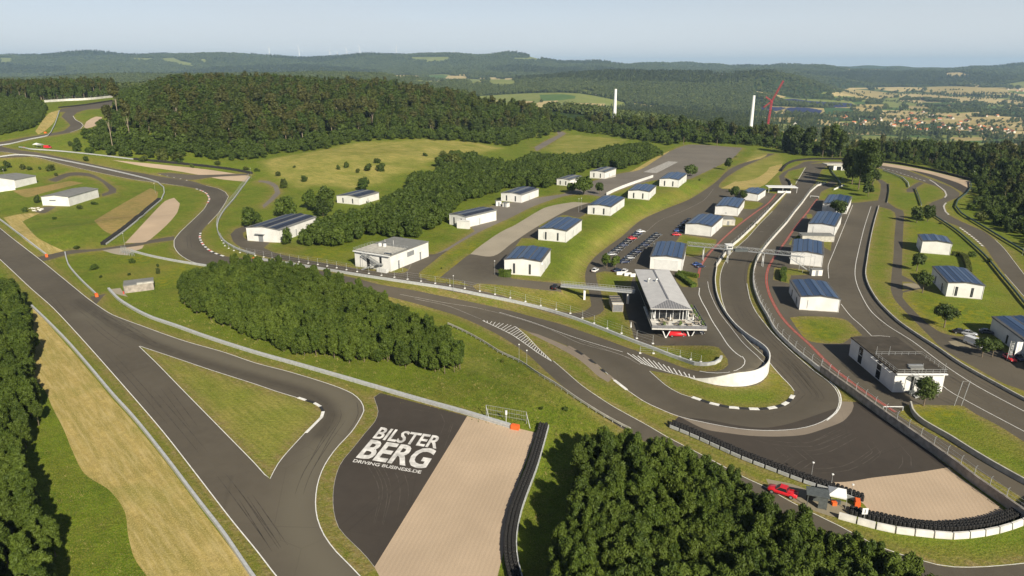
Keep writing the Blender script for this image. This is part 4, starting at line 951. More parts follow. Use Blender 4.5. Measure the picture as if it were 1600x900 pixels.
guardrail([(1430,295),(1435,308),(1439.5,322)], 'short dark rail slanting down to the twin round trees', mat='dark_steel', w=.3, h=1.1)
guardrail([(1379.5,267.5),(1397.5,273.5),(1411,279.5),(1418.5,287),(1420,293)], 'grey guardrail curving between yellow flowers and the far right track', w=.35, h=1.1)
guardrail([(1456,336.5),(1472.5,347),(1495,362.5),(1517.5,382),(1540,403),(1562.5,430),(1585,457),(1598,473.5),(1650,530)], 'long dark green rail left of the far right track', mat='green_rail', pm='dark_steel', w=.35, h=1.1)
guardrail([(1516,285),(1517,294.5),(1510,303.5),(1496.5,314),(1493,324),(1501,334.5),(1517.5,345),(1540,358.5),(1570,377),(1597,393),(1640,425)], 'long green rail right of the far right track before the forest', mat='green_rail', pm='dark_steel', w=.4, h=1.2)
guardrail([(700,508),(730,522),(760,539),(780,552),(812,567),(840,586),(870,604),(902,626),(935,647),(965,664),(985,674)], 'grey panelled guardrail below the exit lane across the green slope', mat='concrete', w=.14, band=.5, spacing=2.4, h=.9, double=False)
wall([(948,305),(960,299),(980,291),(1000,284),(1020,277)], 'low white retaining wall behind the three terrace halls', 1.6, .5, 'white_wall')
wall([(1303,297),(1312,293),(1318,290)], 'short striped white barrier near the underpass', .9, .5, 'white_wall')
guardrail([(1294,258),(1300,270),(1310,283),(1314,290)], 'blue grey rail between the underpass and the tall trees', mat='green_rail', w=.5, h=1.0)
wall([(1228,281),(1234,285),(1236,292),(1232,298)], 'dark curved barrier at the pit entry kerb', 1.0, .5, 'tyre')
# ------------------------------------------------------------------ buildings
M['roof_dark'] = plain('roof_felt', (.085, .085, .085), .8, .2, .4)
M['roof_brown'] = plain('roof_bitumen', (.060, .050, .038), .85, .25, .4)
M['roof_grey'] = plain('roof_grey', (.19, .19, .18), .7, .12, .5)
M['roof_silver'] = plain('roof_sheet', (.58, .565, .55), .5, .07, .4, .2)
M['roof_slate'] = plain('ribbed_hip', (.20, .20, .215), .55, .15, 1.2, .2)
M['glass'] = plain('dark_glass', (.018, .02, .024), .12, .2, 2, 0, .6)
M['door_white'] = plain('door_white', (.60, .60, .585), .5, .06, 1)
M['door_grey'] = plain('door_grey', (.22, .23, .24), .5, .1, 1)
M['trim'] = plain('white_trim', (.70, .70, .69), .5, .06, 1)
def panel_mat(name, c):
    m, nt, b = new_mat(name)
    t = nt.nodes.new('ShaderNodeTexCoord')
    br = nt.nodes.new('ShaderNodeTexBrick'); br.offset = 0; br.inputs['Scale'].default_value = 1; br.inputs['Mortar Size'].default_value = .035
    br.inputs['Brick Width'].default_value = 1.0; br.inputs['Row Height'].default_value = 1.7
    br.inputs['Color1'].default_value = (*c, 1); br.inputs['Color2'].default_value = (*[x*.8 for x in c], 1); br.inputs['Mortar'].default_value = (.12, .13, .15, 1)
    nt.links.new(t.outputs['Object'], br.inputs['Vector']); nt.links.new(br.outputs['Color'], b.inputs['Base Color'])
    b.inputs['Roughness'].default_value = .28; b.inputs['Specular IOR Level'].default_value = .5
    return m
M['panel'] = panel_mat('solar_cells', (.028, .060, .135)); M['panel_dark'] = panel_mat('dark_solar_cells', (.016, .018, .030))
def gable(mb, W, D, h, rise, ov=.25, th=.22, mi=0):
    """shallow gable roof, ridge along y"""
    x0, x1, y0, y1 = -ov, W+ov, -ov, D+ov
    for zt in (0,):
        A_ = [(x0, h), (W/2, h+rise), (x1, h)]
        vs_ = [(x, y, z+dz) for y in (y0, y1) for dz in (0, th) for x, z in A_]
        mb.add(vs_, [(0,1,4,3),(1,2,5,4),(9,10,7,6),(10,11,8,7),(3,4,10,9),(4,5,11,10),(0,6,7,1),(1,7,8,2),(0,3,9,6),(2,8,11,5)], mi)
def frame(FL, FR, RB=None, LB=None, D=None):
    p0, p1 = g1(*FL), g1(*FR); z = min(p0.z, p1.z)
    u = Vector((p1.x-p0.x, p1.y-p0.y, 0)); W = u.length; u.normalize(); v = Vector((-u.y, u.x, 0))
    if D is None: D = (g1(*RB)-p1).dot(v) if RB else (g1(*LB)-p0).dot(v)
    return Vector((p0.x, p0.y, z)), math.atan2(u.y, u.x), W, D
GH = 'white halls with solar roofs'
def hall(FL, FR, RB=None, LB=None, D=None, h=4.8, label='', style='slots', roof='solar', rows=6, cat='hall', side='door', group=GH, W_=None, rot=None):
    o, rz, W, D = frame(FL, FR, RB, LB, D)
    if rot is not None:
        q = g1(*(FL if rot == -11 else FR)); rz = R(rot); W = W_ or 12; q = q+Vector((math.cos(rz)*W, math.sin(rz)*W, 0)) if rot == -11 else q; o = Vector((q.x-math.cos(rz)*W, q.y-math.sin(rz)*W, q.z))
    if W_: W = W_
    t = thing('white_hall', o, rz, label, cat, group); rise = .055*W
    mb = MB()
    vs_ = [(0,0,-1.5),(W,0,-1.5),(W,D,-1.5),(0,D,-1.5),(0,0,h),(W,0,h),(W,D,h),(0,D,h),(W/2,0,h+rise),(W/2,D,h+rise)]
    mb.add(vs_, [(0,1,5,8,4),(1,2,6,5),(2,3,7,9,6),(3,0,4,7)])
    mb.build('wall', M['white_wall'], t)
    mb = MB(); gable(mb, W, D, h, rise); mb.build('roof', M['roof_grey' if roof != 'solar' else 'roof_dark'], t)
    if roof in ('solar', 'dark'):
        pm = M['panel' if roof == 'solar' else 'panel_dark']; n = rows; sw = (W-.5)/n; ty = .28
        for i in range(n):
            xa = .25+i*sw+.09; xb = .25+(i+1)*sw-.09
            zr = lambda x: h+rise*(1-abs(x-W/2)/(W/2))+.24
            tilt = .07*sw*(1 if i % 2 else -1)
            za, zb = zr(xa)+.12+tilt, zr(xb)+.12-tilt
            m_ = MB(); m_.add([(xa,ty,za-.06),(xb,ty,zb-.06),(xb,D-ty,zb-.06),(xa,D-ty,za-.06),(xa,ty,za),(xb,ty,zb),(xb,D-ty,zb),(xa,D-ty,za)],
                              [(0,3,2,1),(4,5,6,7),(0,1,5,4),(1,2,6,5),(2,3,7,6),(3,0,4,7)])
            m_.build('solar_panel', pm, t)
    if style == 'slots':
        for fx in (.27, .70):
            w = MB().box(W*fx-.38, -.06, .5, W*fx+.38, .1, h*.78).build('window', M['glass'], t)
            MB().box(W*fx-.03, -.10, .5, W*fx+.03, -.063, h*.78).build('frame', M['door_grey'], w)
    elif style == 'gate':
        MB().box(W*.14, -.07, 0, W*.86, .1, h*.8).build('sliding_door', M['door_white'], t)
        MB().box(W*.12, -.12, h*.81, W*.88, -.002, h*.84).build('door_track', M['trim'], t)
    elif style == 'vent':
        MB().box(W*.3, -.5, h*.62, W*.52, .1, h*.7).build('canopy', M['door_grey'], t)
    elif style == 'door':
        MB().box(W*.36, -.07, 0, W*.5, .1, h*.55).build('door', M['door_grey'], t)
        MB().box(W*.28, -1.1, h*.58, W*.56, .1, h*.62).build('canopy', M['door_grey'], t)
    if side == 'door':
        MB().box(W-.1, D*.30, 0, W+.06, D*.42, h*.62).build('door', M['door_white'], t)
        MB().box(W-.1, D*.42+.02, .1, W+.05, D*.44, h*.62).build('door_jamb', M['door_grey'], t)
    elif side == 'left':
        for fy in (.25, .68):
            MB().box(-.06, D*fy, .3, .1, D*fy+.9, h*.62).build('window', M['glass'], t)
    g_ = MB()
    for x in (-.32, W+.20): g_.box(x, -.2, h-.12, x+.12, D+.2, h+.02)
    g_.build('gutter', M['door_grey'], t)
    MB().box(-.03, -.03, -1.4, W+.03, D+.03, .18).build('plinth', M['concrete'], t)
    hs_ = (len(label)*7) % 5
    if style in ('slots', 'plain') and roof == 'solar':
        MB().box(W-.1, D*(.55+.03*hs_), 0, W+.07, D*(.55+.03*hs_)+3.2, h*.72).build('roller_door', M['door_white'], t)
        MB().box(-.07, D*.2, 0, .1, D*.2+1.1, 2.2).build('door', M['door_grey'], t)
        if hs_ in (0, 2, 4): MB().box(W+.003, D*.08, h*.72, W+.35, D*.08+.9, h*.72+.7).build('air_unit', M['trim'], t)
        if hs_ in (1, 2): MB().tube((W*.2, -.09, h*.15), (W*.2, -.09, h*.8), .04, n=6).build('cable_duct', M['door_grey'], t)
        if hs_ == 3: MB().box(W*.45, -.06, h*.25, W*.52, -.002, h*.33).build('small_sign', M['door_grey'], t)
    # rain pipes at the front corners
    for x in (.12, W-.12): MB().tube((x, -.09, -.2), (x, -.09, h), .06, n=6).build('rain_pipe', M['trim'], t)
    return t
hall((788,428),(845,432),(864,411), h=5.4, label='nearest terrace hall with two dark slot windows beside the green hedge')
hall((841,375),(884.5,379),(907.5,360), h=4.9, label='second terrace hall on the grass bank, with two dark slots')
hall((918,334.5),(954,337.5),(980,322.5), h=4.5, label='third terrace hall right of the pale gravel lane')
hall((981,310),(1014,312.5),(1033,302.5), h=4.5, label='fourth terrace hall in front of the low white retaining wall')
hall((1030,291),(1060,293),(1076,284), h=4.6, label='farthest terrace hall beside the round tree of the upper apron')
hall((1015,420),(1065.5,424),(1081,400), h=4.9, style='gate', label='paddock hall directly behind the silver roofed clubhouse')
hall((1070,365.5),(1111,370),(1130,354), h=4.8, style='plain', label='paddock hall with dark and red cars along its left side')
hall((1116.5,335),(1152.5,338),(1167,324), h=4.4, style='plain', label='paddock hall in front of the two small dark trees')
hall((1157,312),(1183.5,314.5),(1194.7,306), h=4.0, style='plain', label='small farthest paddock hall next to the open white shelter')
hall((1284,331),(1322.5,334.5),(1328,320), h=4.6, style='plain', label='farthest hall right of the start straight, tree in front of its wall')
hall((1261,366),(1303,370.5),(1314,350), h=5.0, style='plain', label='second farthest hall right of the start straight')
hall((1234,412.5),(1284,417.5),(1294,397), h=4.9, style='plain', label='hall where the gantry stairs come down, small blue sign on wall')
hall((1248,484),(1310,488), LB=(1236,457), h=4.4, style='plain', side='left', label='nearest solar hall right of the start straight, above the yellow flowered lawn', group=GH)
hall((1438,395),(1484,399), D=13, h=5.0, style='plain', label='hall standing alone on the lawn near the twin round trees')
hall((1477,463),(1534,468), LB=(1454,436), h=4.8, side='left', label='hall with two dark slots beside the tall grass plot', rows=8)
hall((1640,592),(1750,595), D=33, rot=-11, W_=14, h=4.6, side='left', label='hall cut by the right edge of the picture, behind flags and parked cars')
hall((387,376),(437,379), D=30, h=6.0, style='door', roof='dark', label='long hall with dark solar roof beside the left edge of the middle wood')
hall((527,317),(562,320.5), D=19, h=4.2, roof='dark', label='hall with dark solar roof between wood and meadow', rows=4)
hall((706,349),(729,356), D=21, rot=-40, W_=11, h=5.0, roof='dark', label='hall with dark roof and white annex right of the middle wood', rows=4)
hall((783,314),(815,317),(847,307.5), h=4.4, roof='dark', label='low hall with dark roof left of the three small roadside trees', rows=4)
hall((882,289.5),(890,291), D=18, rot=-30, W_=9, h=3.8, roof='dark', label='tiny hall half hidden behind trees below the upper wood', rows=3)
hall((927,276.5),(945,279.5), D=22, rot=-28, W_=11, h=4.4, roof='dark', label='small dark roofed hall at the left end of the upper apron', rows=3)
hall((67,321),(109,322.5), D=27, h=5.2, style='vent', roof='plain', side=None, label='windowless hall with grey felt roof in the left green hollow', group='grey roofed halls in the left hollow')
hall((-18,288),(25,294), D=17, rot=-6, W_=26, h=5.0, style='plain', roof='plain', side=None, label='grey roofed hall at the left edge behind a stained wall', group='grey roofed halls in the left hollow')
p = g1(0, 303); q = g1(24, 296.5)
mb = MB(); mb.bar((-8, -1, 1.6), (q.x-p.x, q.y-p.y, 1.6), .5, 4.2); o = mb.build('stained_wall', M['stained_white']); o.location = p; tag(o, 'stained pale wall in front of the leftmost hall', 'wall')
# white annexes
def annex(px, py, w, d, h, rz, label, roof='roof_grey', wallm='white_wall', cat='annex', door=True):
    p = g1(px, py); t = thing('annex_building', p, rz, label, cat)
    MB().box(0, 0, -.5, w, d, h).build('wall', M[wallm], t); MB().box(-.15, -.15, h+.003, w+.15, d+.15, h+.16).build('roof', M[roof], t)
    if door: MB().box(w*.35, -.05, 0, w*.35+1, .05, 2.1).build('door', M['door_grey'], t)
    return t
annex(714, 356.5, 6, 1.6, 3.6, -.35, 'white slab annex in front of the dark roofed hall', 'white_wall', door=False)
annex(775, 322, 3, 2.5, 2.6, .2, 'small white cabin by the pale forecourt')
annex(785, 323, 3, 2.5, 2.2, -.6, 'low white annex in front of the low hall')
annex(1129, 352, 6, 7, 3.0, -.07, 'flat roofed grey annex between two paddock halls', 'roof_grey', 'concrete')
annex(1253, 377, 14, 6, 2.6, -.09, 'flat grey roofed link between two halls right of the straight', 'roof_grey', 'concrete', door=False)
annex(1268, 431, 4, 2.2, 2.3, 0, 'small white container on the lawn by the nearest right hall')
annex(1022, 392.5, 5, 3, 2.8, -.05, 'small white container behind the paddock hall')

def stairs(mb, a, b, w, n, mi=0):
    a = Vector(a); b = Vector(b)
    for i in range(n):
        p = a+(b-a)*(i/n); mb.box(min(p.x, p.x+(b.x-a.x)/n), p.y-w/2, p.z-.04, max(p.x, p.x+(b.x-a.x)/n), p.y+w/2, p.z+.04, mi)
    for s in (-1, 1):
        mb.bar(a+Vector((0, s*w/2, -.1)), b+Vector((0, s*w/2, -.1)), .08, .28, mi)
        mb.bar(a+Vector((0, s*w/2, .95)), b+Vector((0, s*w/2, .95)), .06, .06, mi)
        for i in range(0, n, 3):
            p = a+(b-a)*(i/n)+Vector((0, s*w/2, 0)); mb.bar(p, p+Vector((0, 0, .95)), .04, .04, mi)
def control(FL, FR, RB, LB, h, label, big):
    o, rz, W, D = frame(FL, FR, RB, LB)
    t = thing('control_building', o, rz, label, 'building')
    MB().box(0, 0, -1, W, D, h).build('wall', M['white_wall'], t)
    r = MB().box(-.2, -.2, h+.003, W+.2, D+.2, h+.3).build('roof', M['roof_brown' if big else 'roof_grey'], t)
    # roof terrace on the front part with railing
    td = D*.45; MB().box(.3, .2, h+.303, W*.96, td, h+.42).build('terrace_deck', M['roof_brown' if big else 'concrete'], r)
    rl = MB()
    for (xa, ya, xb, yb) in ((0, -.5, W, -.5), (W, -.5, W, td), (0, td, W, td), (0, -.5, 0, td)):
        for zz in (.5, 1.0): rl.bar((xa, ya, h+.3+zz), (xb, yb, h+.3+zz), .05)
        n = int(max(abs(xb-xa), abs(yb-ya))/1.6)
        for i in range(n+1): rl.bar((xa+(xb-xa)*i/n, ya+(yb-ya)*i/n, h+.2), (xa+(xb-xa)*i/n, ya+(yb-ya)*i/n, h+1.3), .05)
    rl.build('railing', M['steel'], t)
    MB().box(-.1, -.9, h-.05, W+.1, -.003, h+.2).build('balcony_slab', M['trim'], t)
    sm = MB(); stairs(sm, (W*.30, -1.3, h), (W*.72, -1.3, h*.5), 1.0, 12); sm.box(W*.70, -2.3, h*.5-.08, W*.86, -.8, h*.5+.02)
    stairs(sm, (W*.72, -2.6, h*.5), (W*.32, -2.6, .1), 1.0, 12); sm.bar((W*.8, -2.4, 0), (W*.8, -2.4, h*.5), .1); sm.bar((W*.3, -1.8, 0), (W*.3, -1.8, h), .1)
    sm.build('staircase', M['steel'], t)
    MB().box(W*.34, -.06, .1, W*.42, .1, h*.85).build('window', M['glass'], t)
    MB().box(W*.70, -.06, h*.45, W*.76, .1, h*.85).build('window', M['glass'], t)
    if big:
        for fy in (.28, .70):
            w = MB().box(-.07, D*fy, .3, .1, D*fy+1.9, h-.3).build('window', M['glass'], t)
            MB().box(-.11, D*fy, h*.5, -.072, D*fy+1.9, h*.5+.12).build('frame', M['trim'], w)
        lt = MB(); x = -.09; y = D*.70+1.3
        for (ya, za, yb, zb) in ((0, 0, .12, 1.0), (-.5, .88, .12, 1.0), (-.4, .45, .12, .57)): lt.box(x-.02, y+ya, h*.55+za, x, y+yb, h*.55+zb)
        lt.build('painted_letter', M['trim'], t)
        rr = MB()
        for i in range(5): rr.bar((-1.0, td*.1+i*td*.22, h-.1), (.2, td*.1+i*td*.22, h+.15), .1)
        rr.bar((-1.0, td*.1, h-.08), (-1.0, td, h-.08), .1); rr.build('roof_bracket', M['trim'], t)
        MB().box(W*.35, 1.2, h+.425, W*.62, 2.6, h+.8).build('bench', M['roof_grey'], t); MB().box(W*.4, 3.2, h+.425, W*.7, 3.9, h+.75).build('bench', M['door_grey'], t)
        for i, x in enumerate((W*.30, W*.34, W*.38)): MB().tube((x, -.9, 0), (x, -.9, .9), .3).build('waste_bin', M['dark_steel'], t)
    else:
        for i, (x, y) in enumerate(((W*.28, D*.35), (W*.34, D*.42), (W*.40, D*.36))): MB().box(x, y, h+.3, x+.8, y+.9, h+1.6).build('roof_unit', M['trim' if i != 1 else 'dark_steel'], t)
        MB().box(W+.003, D*.42, h*.55, W+.08, D*.6, h*.85).build('window', M['door_grey'], t)
        for fy in (.18, .75): MB().box(W-.05, D*fy, .1, W+.07, D*fy+.9, h*.55).build('door', M['door_grey'], t); MB().box(W-.02, D*fy-.1, h*.57, W+.12, D*fy+3.2, h*.6).build('canopy', M['trim'], t)
        MB().box(W*.72, -2.4, -.3, W*.98, -.9, 1.6).build('cabinet', M['door_white'], t)
        for i in range(2): MB().tube((W*.3+i*4, D*.5, h+.3), (W*.3+i*4, D*.5, h+2.4), .06, n=6).build('antenna', M['trim'], t)
        MB().box(W*.80, .6, h+.3, W*.97, 1.6, h+.7).build('skylight', M['glass'], t)
    if big:
        for x, y in ((.3, td), (W*.5, -.4), (W*.95, -.4), (W*.3, td)): MB().tube((x, y, h), (x, y, h+2.8), .05, n=6).build('mast', M['steel'], t)
control((1394,613),(1471,613), None, (1317,555), 5.0, 'race control building with dark roof, roof terrace and outside stairs behind a tree', True)
control((555.5,416),(611,424.5),(649,397.5), None, 6.0, 'white control building with zigzag outside stairs beside the service lane', False)

# clubhouse with silver hipped roof
o = Vector((40.3, 183.5, 0)); gz = zat(48, 205)
t = thing('clubhouse', (o.x, o.y, gz), -.055, 'clubhouse with silver hipped roof and dining terrace on white V columns', 'building')
UB = 3.1-gz*.0; EV = 7.4
MB().box(1.8, 14, -1, 10.8, 45, UB).build('ground_floor', M['glass'], t)
dk_ = MB().box(0, 0, UB, 15.6, 19, UB+.35).build('terrace_deck', M['pale_concrete'], t)
MB().box(.5, 8, UB+.353, 11.6, 45, EV).build('upper_wall', M['dark_steel'], t)
MB().box(1.0, 7.9, UB+.36, 11.2, 8.05, EV-.2).build('glazed_front', M['glass'], t)
fr = MB()
for x in (1, 3.2, 5.2, 7.2, 9.2, 11.1): fr.box(x-.06, 7.78, UB+.36, x+.06, 7.88, EV-.2)
fr.build('window_frame', M['trim'], t)
MB().box(.3, 8.2, UB+1.4, .49, 44.5, EV-.8).build('side_window', M['glass'], t)
rf = MB(); x0, x1, y0, y1 = .1, 12.0, 5.2, 46.2; ym0, ym1 = y0+5.8, y1-4; xm = (x0+x1)/2; rh = 1.25
rf.add([(x0,y0,EV),(x1,y0,EV),(x1,y1,EV),(x0,y1,EV),(x0,y0,EV+.3),(x1,y0,EV+.3),(x1,y1,EV+.3),(x0,y1,EV+.3),(xm,ym0,EV+rh),(xm,ym1,EV+rh)],
       [(0,3,2,1),(0,1,5,4),(1,2,6,5),(2,3,7,6),(3,0,4,7)], 0)
rf.add([(x0,y0,EV+.3),(x1,y0,EV+.3),(xm,ym0,EV+rh)], [(0,1,2)], 1); rf.add([(x1,y1,EV+.3),(x0,y1,EV+.3),(xm,ym1,EV+rh)], [(0,1,2)], 1)
rf.add([(x0,y0,EV+.3),(xm,ym0,EV+rh),(xm,ym1,EV+rh),(x0,y1,EV+.3)], [(0,1,2,3)], 0); rf.add([(x1,y0,EV+.3),(x1,y1,EV+.3),(xm,ym1,EV+rh),(xm,ym0,EV+rh)], [(0,1,2,3)], 0)
roof = rf.build('roof', [M['roof_silver'], M['roof_slate']], t)
MB().box(xm-.25, ym0, EV+rh-.05, xm+.25, ym1, EV+rh+.1).build('ridge_cap', M['roof_slate'], roof)
for x, y in ((2.6, 30), (5.0, 29.5)):
    v_ = MB(); v_.tube((x, y, EV+.5), (x, y, EV+1.6), .3); v_.tube((x, y, EV+1.6), (x+.5, y+.2, EV+1.9), .35); v_.build('roof_vent', M['steel'], roof)
rb = MB()
for i in range(16): x = x0+.4+i*.73; yt = y0+(ym0-y0)*(1-abs(x-xm)/(xm-x0)); zt = EV+.3+(rh-.3)*(1-abs(x-xm)/(xm-x0)); rb.bar((x, y0+.05, EV+.34), (x, yt, zt+.03), .07)
rb.build('standing_seams', M['roof_silver'], roof)
rl = MB()
for (xa, ya, xb, yb) in ((0, 0, 15.6, 0), (15.6, 0, 15.6, 19), (0, 0, 0, 8)):
    rl.bar((xa, ya, UB+1.35), (xb, yb, UB+1.35), .07); n = int(max(abs(xb-xa), abs(yb-ya))/1.5)
    for i in range(n+1): rl.bar((xa+(xb-xa)*i/n, ya+(yb-ya)*i/n, UB+.3), (xa+(xb-xa)*i/n, ya+(yb-ya)*i/n, UB+1.35), .06)
    rl.bar((xa, ya, UB+.85), (xb, yb, UB+.85), .03, .8)
rl.build('balustrade', M['roof_slate'], t)
for x in (4.4, 11.4):
    m_ = MB(); m_.tube((x, 1.6, -.2), (x-1.4, 1.4, UB), .16, .18); m_.tube((x, 1.6, -.2), (x+1.4, 1.4, UB), .16, .18); m_.build('column', M['trim'], t)
for x in (1.2, 9.4): MB().tube((x+.6, 7.2, UB+.3), (x+.6, 7.2, EV), .13).build('column', M['trim'], t)
def parasol(x, y, z, label, hgt=2.6, op=False):
    p = MB(); p.tube((0, 0, 0), (0, 0, hgt), .03, n=6); c = MB(); c.tube((0, 0, .9), (0, 0, hgt), .24 if not op else 1.3, .05, 8)
    r = thing('closed_parasol', (x, y, z), 0, label, 'parasol', 'folded white parasols on the terrace'); p.build('pole', M['steel'], r); c.build('canopy', M['trim'], r)
tz = gz+UB+.36
for x, y, l in ((42, 190, 'folded white parasol at the left front corner of the terrace'), (46.6, 188.4, 'folded white parasol in the middle of the terrace'), (53.2, 188.2, 'folded white parasol right of the terrace middle'), (52.4, 191, 'folded white parasol beside the terrace roof corner')): parasol(x, y, tz, l)
parasol(35.6, 191, zat(35.6, 191), 'grey closed parasol on the shaded yard left of the clubhouse')
M['timber'] = plain('bleached_timber', (.42, .36, .28), .8, .2, 2)
M['plant'] = plain('potted_leaves', (.09, .14, .03), .8, .4, 6)
proto = None
TP = [(43.5,186),(45.2,187.4),(48.2,186.2),(50.2,188),(51.6,185.6),(47,190),(54.2,187),(54.6,190),(54.3,193.5),(54.6,197),(44.2,189.3)]
for i, (x, y) in enumerate(TP):
    if proto is None:
        r = proto = thing('terrace_table', (x, y, tz), 0, '', 'table', 'terrace tables with benches')
        MB().box(-.8, -.35, .68, .8, .35, .75).build('tabletop', M['timber'], r)
        for s in (-1, 1): MB().box(-.8, s*.75-.15, .4, .8, s*.75+.15, .46).build('bench', M['timber'], r)
        lg = MB(); lg.box(-.6, -.8, 0, -.5, .8, .4); lg.box(.5, -.8, 0, .6, .8, .4); lg.box(-.6, -.1, 0, -.5, .1, .68); lg.box(.5, -.1, 0, .6, .1, .68); lg.build('legs', M['dark_steel'], r)
    else:
        r = proto.copy(); COL.objects.link(r)
        for c in proto.children: c2 = c.copy(); COL.objects.link(c2); c2.parent = r
    r.location = (x, y, tz); r.rotation_euler = (0, 0, random.uniform(-.4, .4)); r['label'] = 'timber table with two benches on the clubhouse terrace'
for i, (x, y) in enumerate([(55.3,185),(55.3,188.6),(55.3,192),(55.3,195),(48.8,184.8),(44,184.5),(55.3,199)]):
    r = thing('potted_plant', (x, y, tz), 0, 'green potted plant standing along the edge of the clubhouse terrace', 'plant', 'potted plants on the terrace')
    MB().tube((0, 0, 0), (0, 0, .5), .25, .32).build('pot', M['old_concrete'], r)
    pm_ = MB()
    for k in range(26):
        a = random.uniform(0, 6.28); rr_ = random.uniform(.05, .5); z = random.uniform(.5, 1.7); s = .22
        c = Vector((math.cos(a)*rr_, math.sin(a)*rr_, z)); e1 = Vector((random.gauss(0, 1), random.gauss(0, 1), random.gauss(0, 1))).normalized()*s; e2 = e1.orthogonal().normalized()*s
        pm_.add([c-e1, c+e2, c+e1, c-e2], [(0, 1, 2, 3)])
    pm_.build('leaves', M['plant'], r)

# footbridge between terrace and clubhouse
a = Vector((flat(877, 446, 4.3)[0], flat(877, 446, 4.3)[1], 4.3)); b = Vector((40.5, a.y-7, 4.3))
t = thing('footbridge', a, 0, 'grey footbridge on two white piers between terrace and clubhouse', 'bridge')
e = b-a
MB().bar((0, 0, 0), e, 2.4, .5).build('deck', M['steel'], t)
for s in (-1, 1):
    rl = MB(); q = Vector((0, s*1.15, 0))
    for zz in (.6, 1.25): rl.bar(q+Vector((0, 0, zz)), e+q+Vector((0, 0, zz)), .06)
    for i in range(25): rl.bar(q+e*(i/24), q+e*(i/24)+Vector((0, 0, 1.25)), .05)
    rl.build('railing', M['steel'], t)
for px, py in ((912, 465), (976, 465)):
    p = g1(px, py); f = (p.x-a.x)/e.x; top = e*f
    MB().box(top.x-.35, top.y-.35, p.z-a.z-.3, top.x+.35, top.y+.35, -.26).build('pier', M['trim'], t)
# gantry bridge across the start straight
z = 5.6; pa, pb = flat(1075, 383, z), flat(1256, 401, z)
t = thing('gantry_bridge', (pa[0], pa[1], 0), 0, 'steel lattice gantry bridge crossing the start straight and both pit lanes', 'bridge')
e = Vector((pb[0]-pa[0], pb[1]-pa[1], 0)); N = 30
tr = MB()
for s in (-.8, .8):
    for zz in (z-.1, z+1.3): tr.bar((0, s, zz), (e.x, e.y+s, zz), .10)
    for i in range(N):
        p, q = e*(i/N), e*((i+1)/N); za, zb = (z-.1, z+1.3) if i % 2 else (z+1.3, z-.1)
        tr.bar((p.x, p.y+s, za), (q.x, q.y+s, zb), .05); tr.bar((p.x, p.y+s, z-.1), (p.x, p.y+s, z+1.3), .05)
tr.build('truss', M['steel'], t)
MB().bar((0, 0, z-.2), (e.x, e.y, z-.2), 1.2, .08).build('walkway', M['steel'], t)
for px, py in ((1129, 404), (1182, 409), (1088, 396)):
    p = g1(px, py); c = e*((p.x-pa[0])/e.x); m_ = MB()
    for s in (-.7, .7): m_.bar((c.x, c.y+s, -.3), (c.x, c.y+s, z), .22)
    m_.bar((c.x, c.y-.7, 1), (c.x, c.y+.7, 4.4), .1); m_.build('pylon', M['steel'], t)
sg = MB(); sg.box(e.x*.4, e.y*.4-1.15, z-.1, e.x*.53, e.y*.53-.85, z+.8); sg.build('sign_board', M['dark_steel'], t)
st = MB(); p = Vector((pb[0]-pa[0], pb[1]-pa[1], 0))
st.bar((p.x-6, p.y-1.2, z-.1), (p.x+2.5, p.y-4.5, .1), 1.1, .15)
for dx, dy in ((-.5, .3), (.5, -.3)): st.bar((p.x-6+dx*.6, p.y-1.2+dy, z+.9), (p.x+2.5+dx*.6, p.y-4.5+dy, 1.1), .06)
st.build('staircase', M['steel'], t)
fr = MB()
for dx in (-1, 3):
    for dy in (-3, .5): fr.bar((p.x+dx, p.y+dy, 0), (p.x+dx, p.y+dy, z+1), .1)
for dy in (-3, .5): fr.bar((p.x-1, p.y+dy, z+1), (p.x+3, p.y+dy, z+1), .1)
fr.build('stair_tower', M['steel'], t)
p = flat(1139, 386, 3.0); annexz = thing('timing_booth', (p[0], p[1], 0), 0, 'white timing booth on posts beside the left pit wall', 'booth')
MB().box(-1.3, -1.2, 2.0, 1.3, 1.2, 4.0).build('cabin', M['trim'], annexz); MB().box(-1.6, -1.5, 4.003, 1.6, 1.5, 4.2).build('roof', M['trim'], annexz)
MB().box(-.9, -1.25, 2.9, .9, -1.1, 3.6).build('window', M['glass'], annexz); MB().box(-.8, -.8, -.3, .8, .8, 1.997).build('support', M['steel'], annexz)
# open white shelter at pit entry
p = g1(1203, 300); t = thing('open_shelter', p, -.1, 'open shelter with flat white roof at the pit entry', 'shelter')
MB().box(-2, -3, 3.2, 16, 5, 3.5).build('roof', M['trim'], t); MB().box(2, 2, -.3, 13, 4.6, 3.197).build('wall', M['dark_steel'], t); MB().box(4, -2.8, -.2, 12, -2.3, 1.2).build('parapet', M['trim'], t)
for x in (-1.5, 7, 15.5): MB().tube((x, -2.6, -.3), (x, -2.6, 3.2), .12).build('column', M['trim'], t)
# underpass house by tall trees
p = g1(1307, 266); t = thing('portal_building', p, 0, 'small white portal building with dark doorway beside the tall trees', 'building')
MB().box(-2.5, 0, -.4, 6.5, 8, 3.8).build('wall', M['white_wall'], t); MB().box(-8, -.5, 3.803, 7, 8.5, 4.6).build('roof', M['concrete'], t); MB().box(0, -.08, 0, 3.4, .2, 2.9).build('doorway', M['glass'], t)
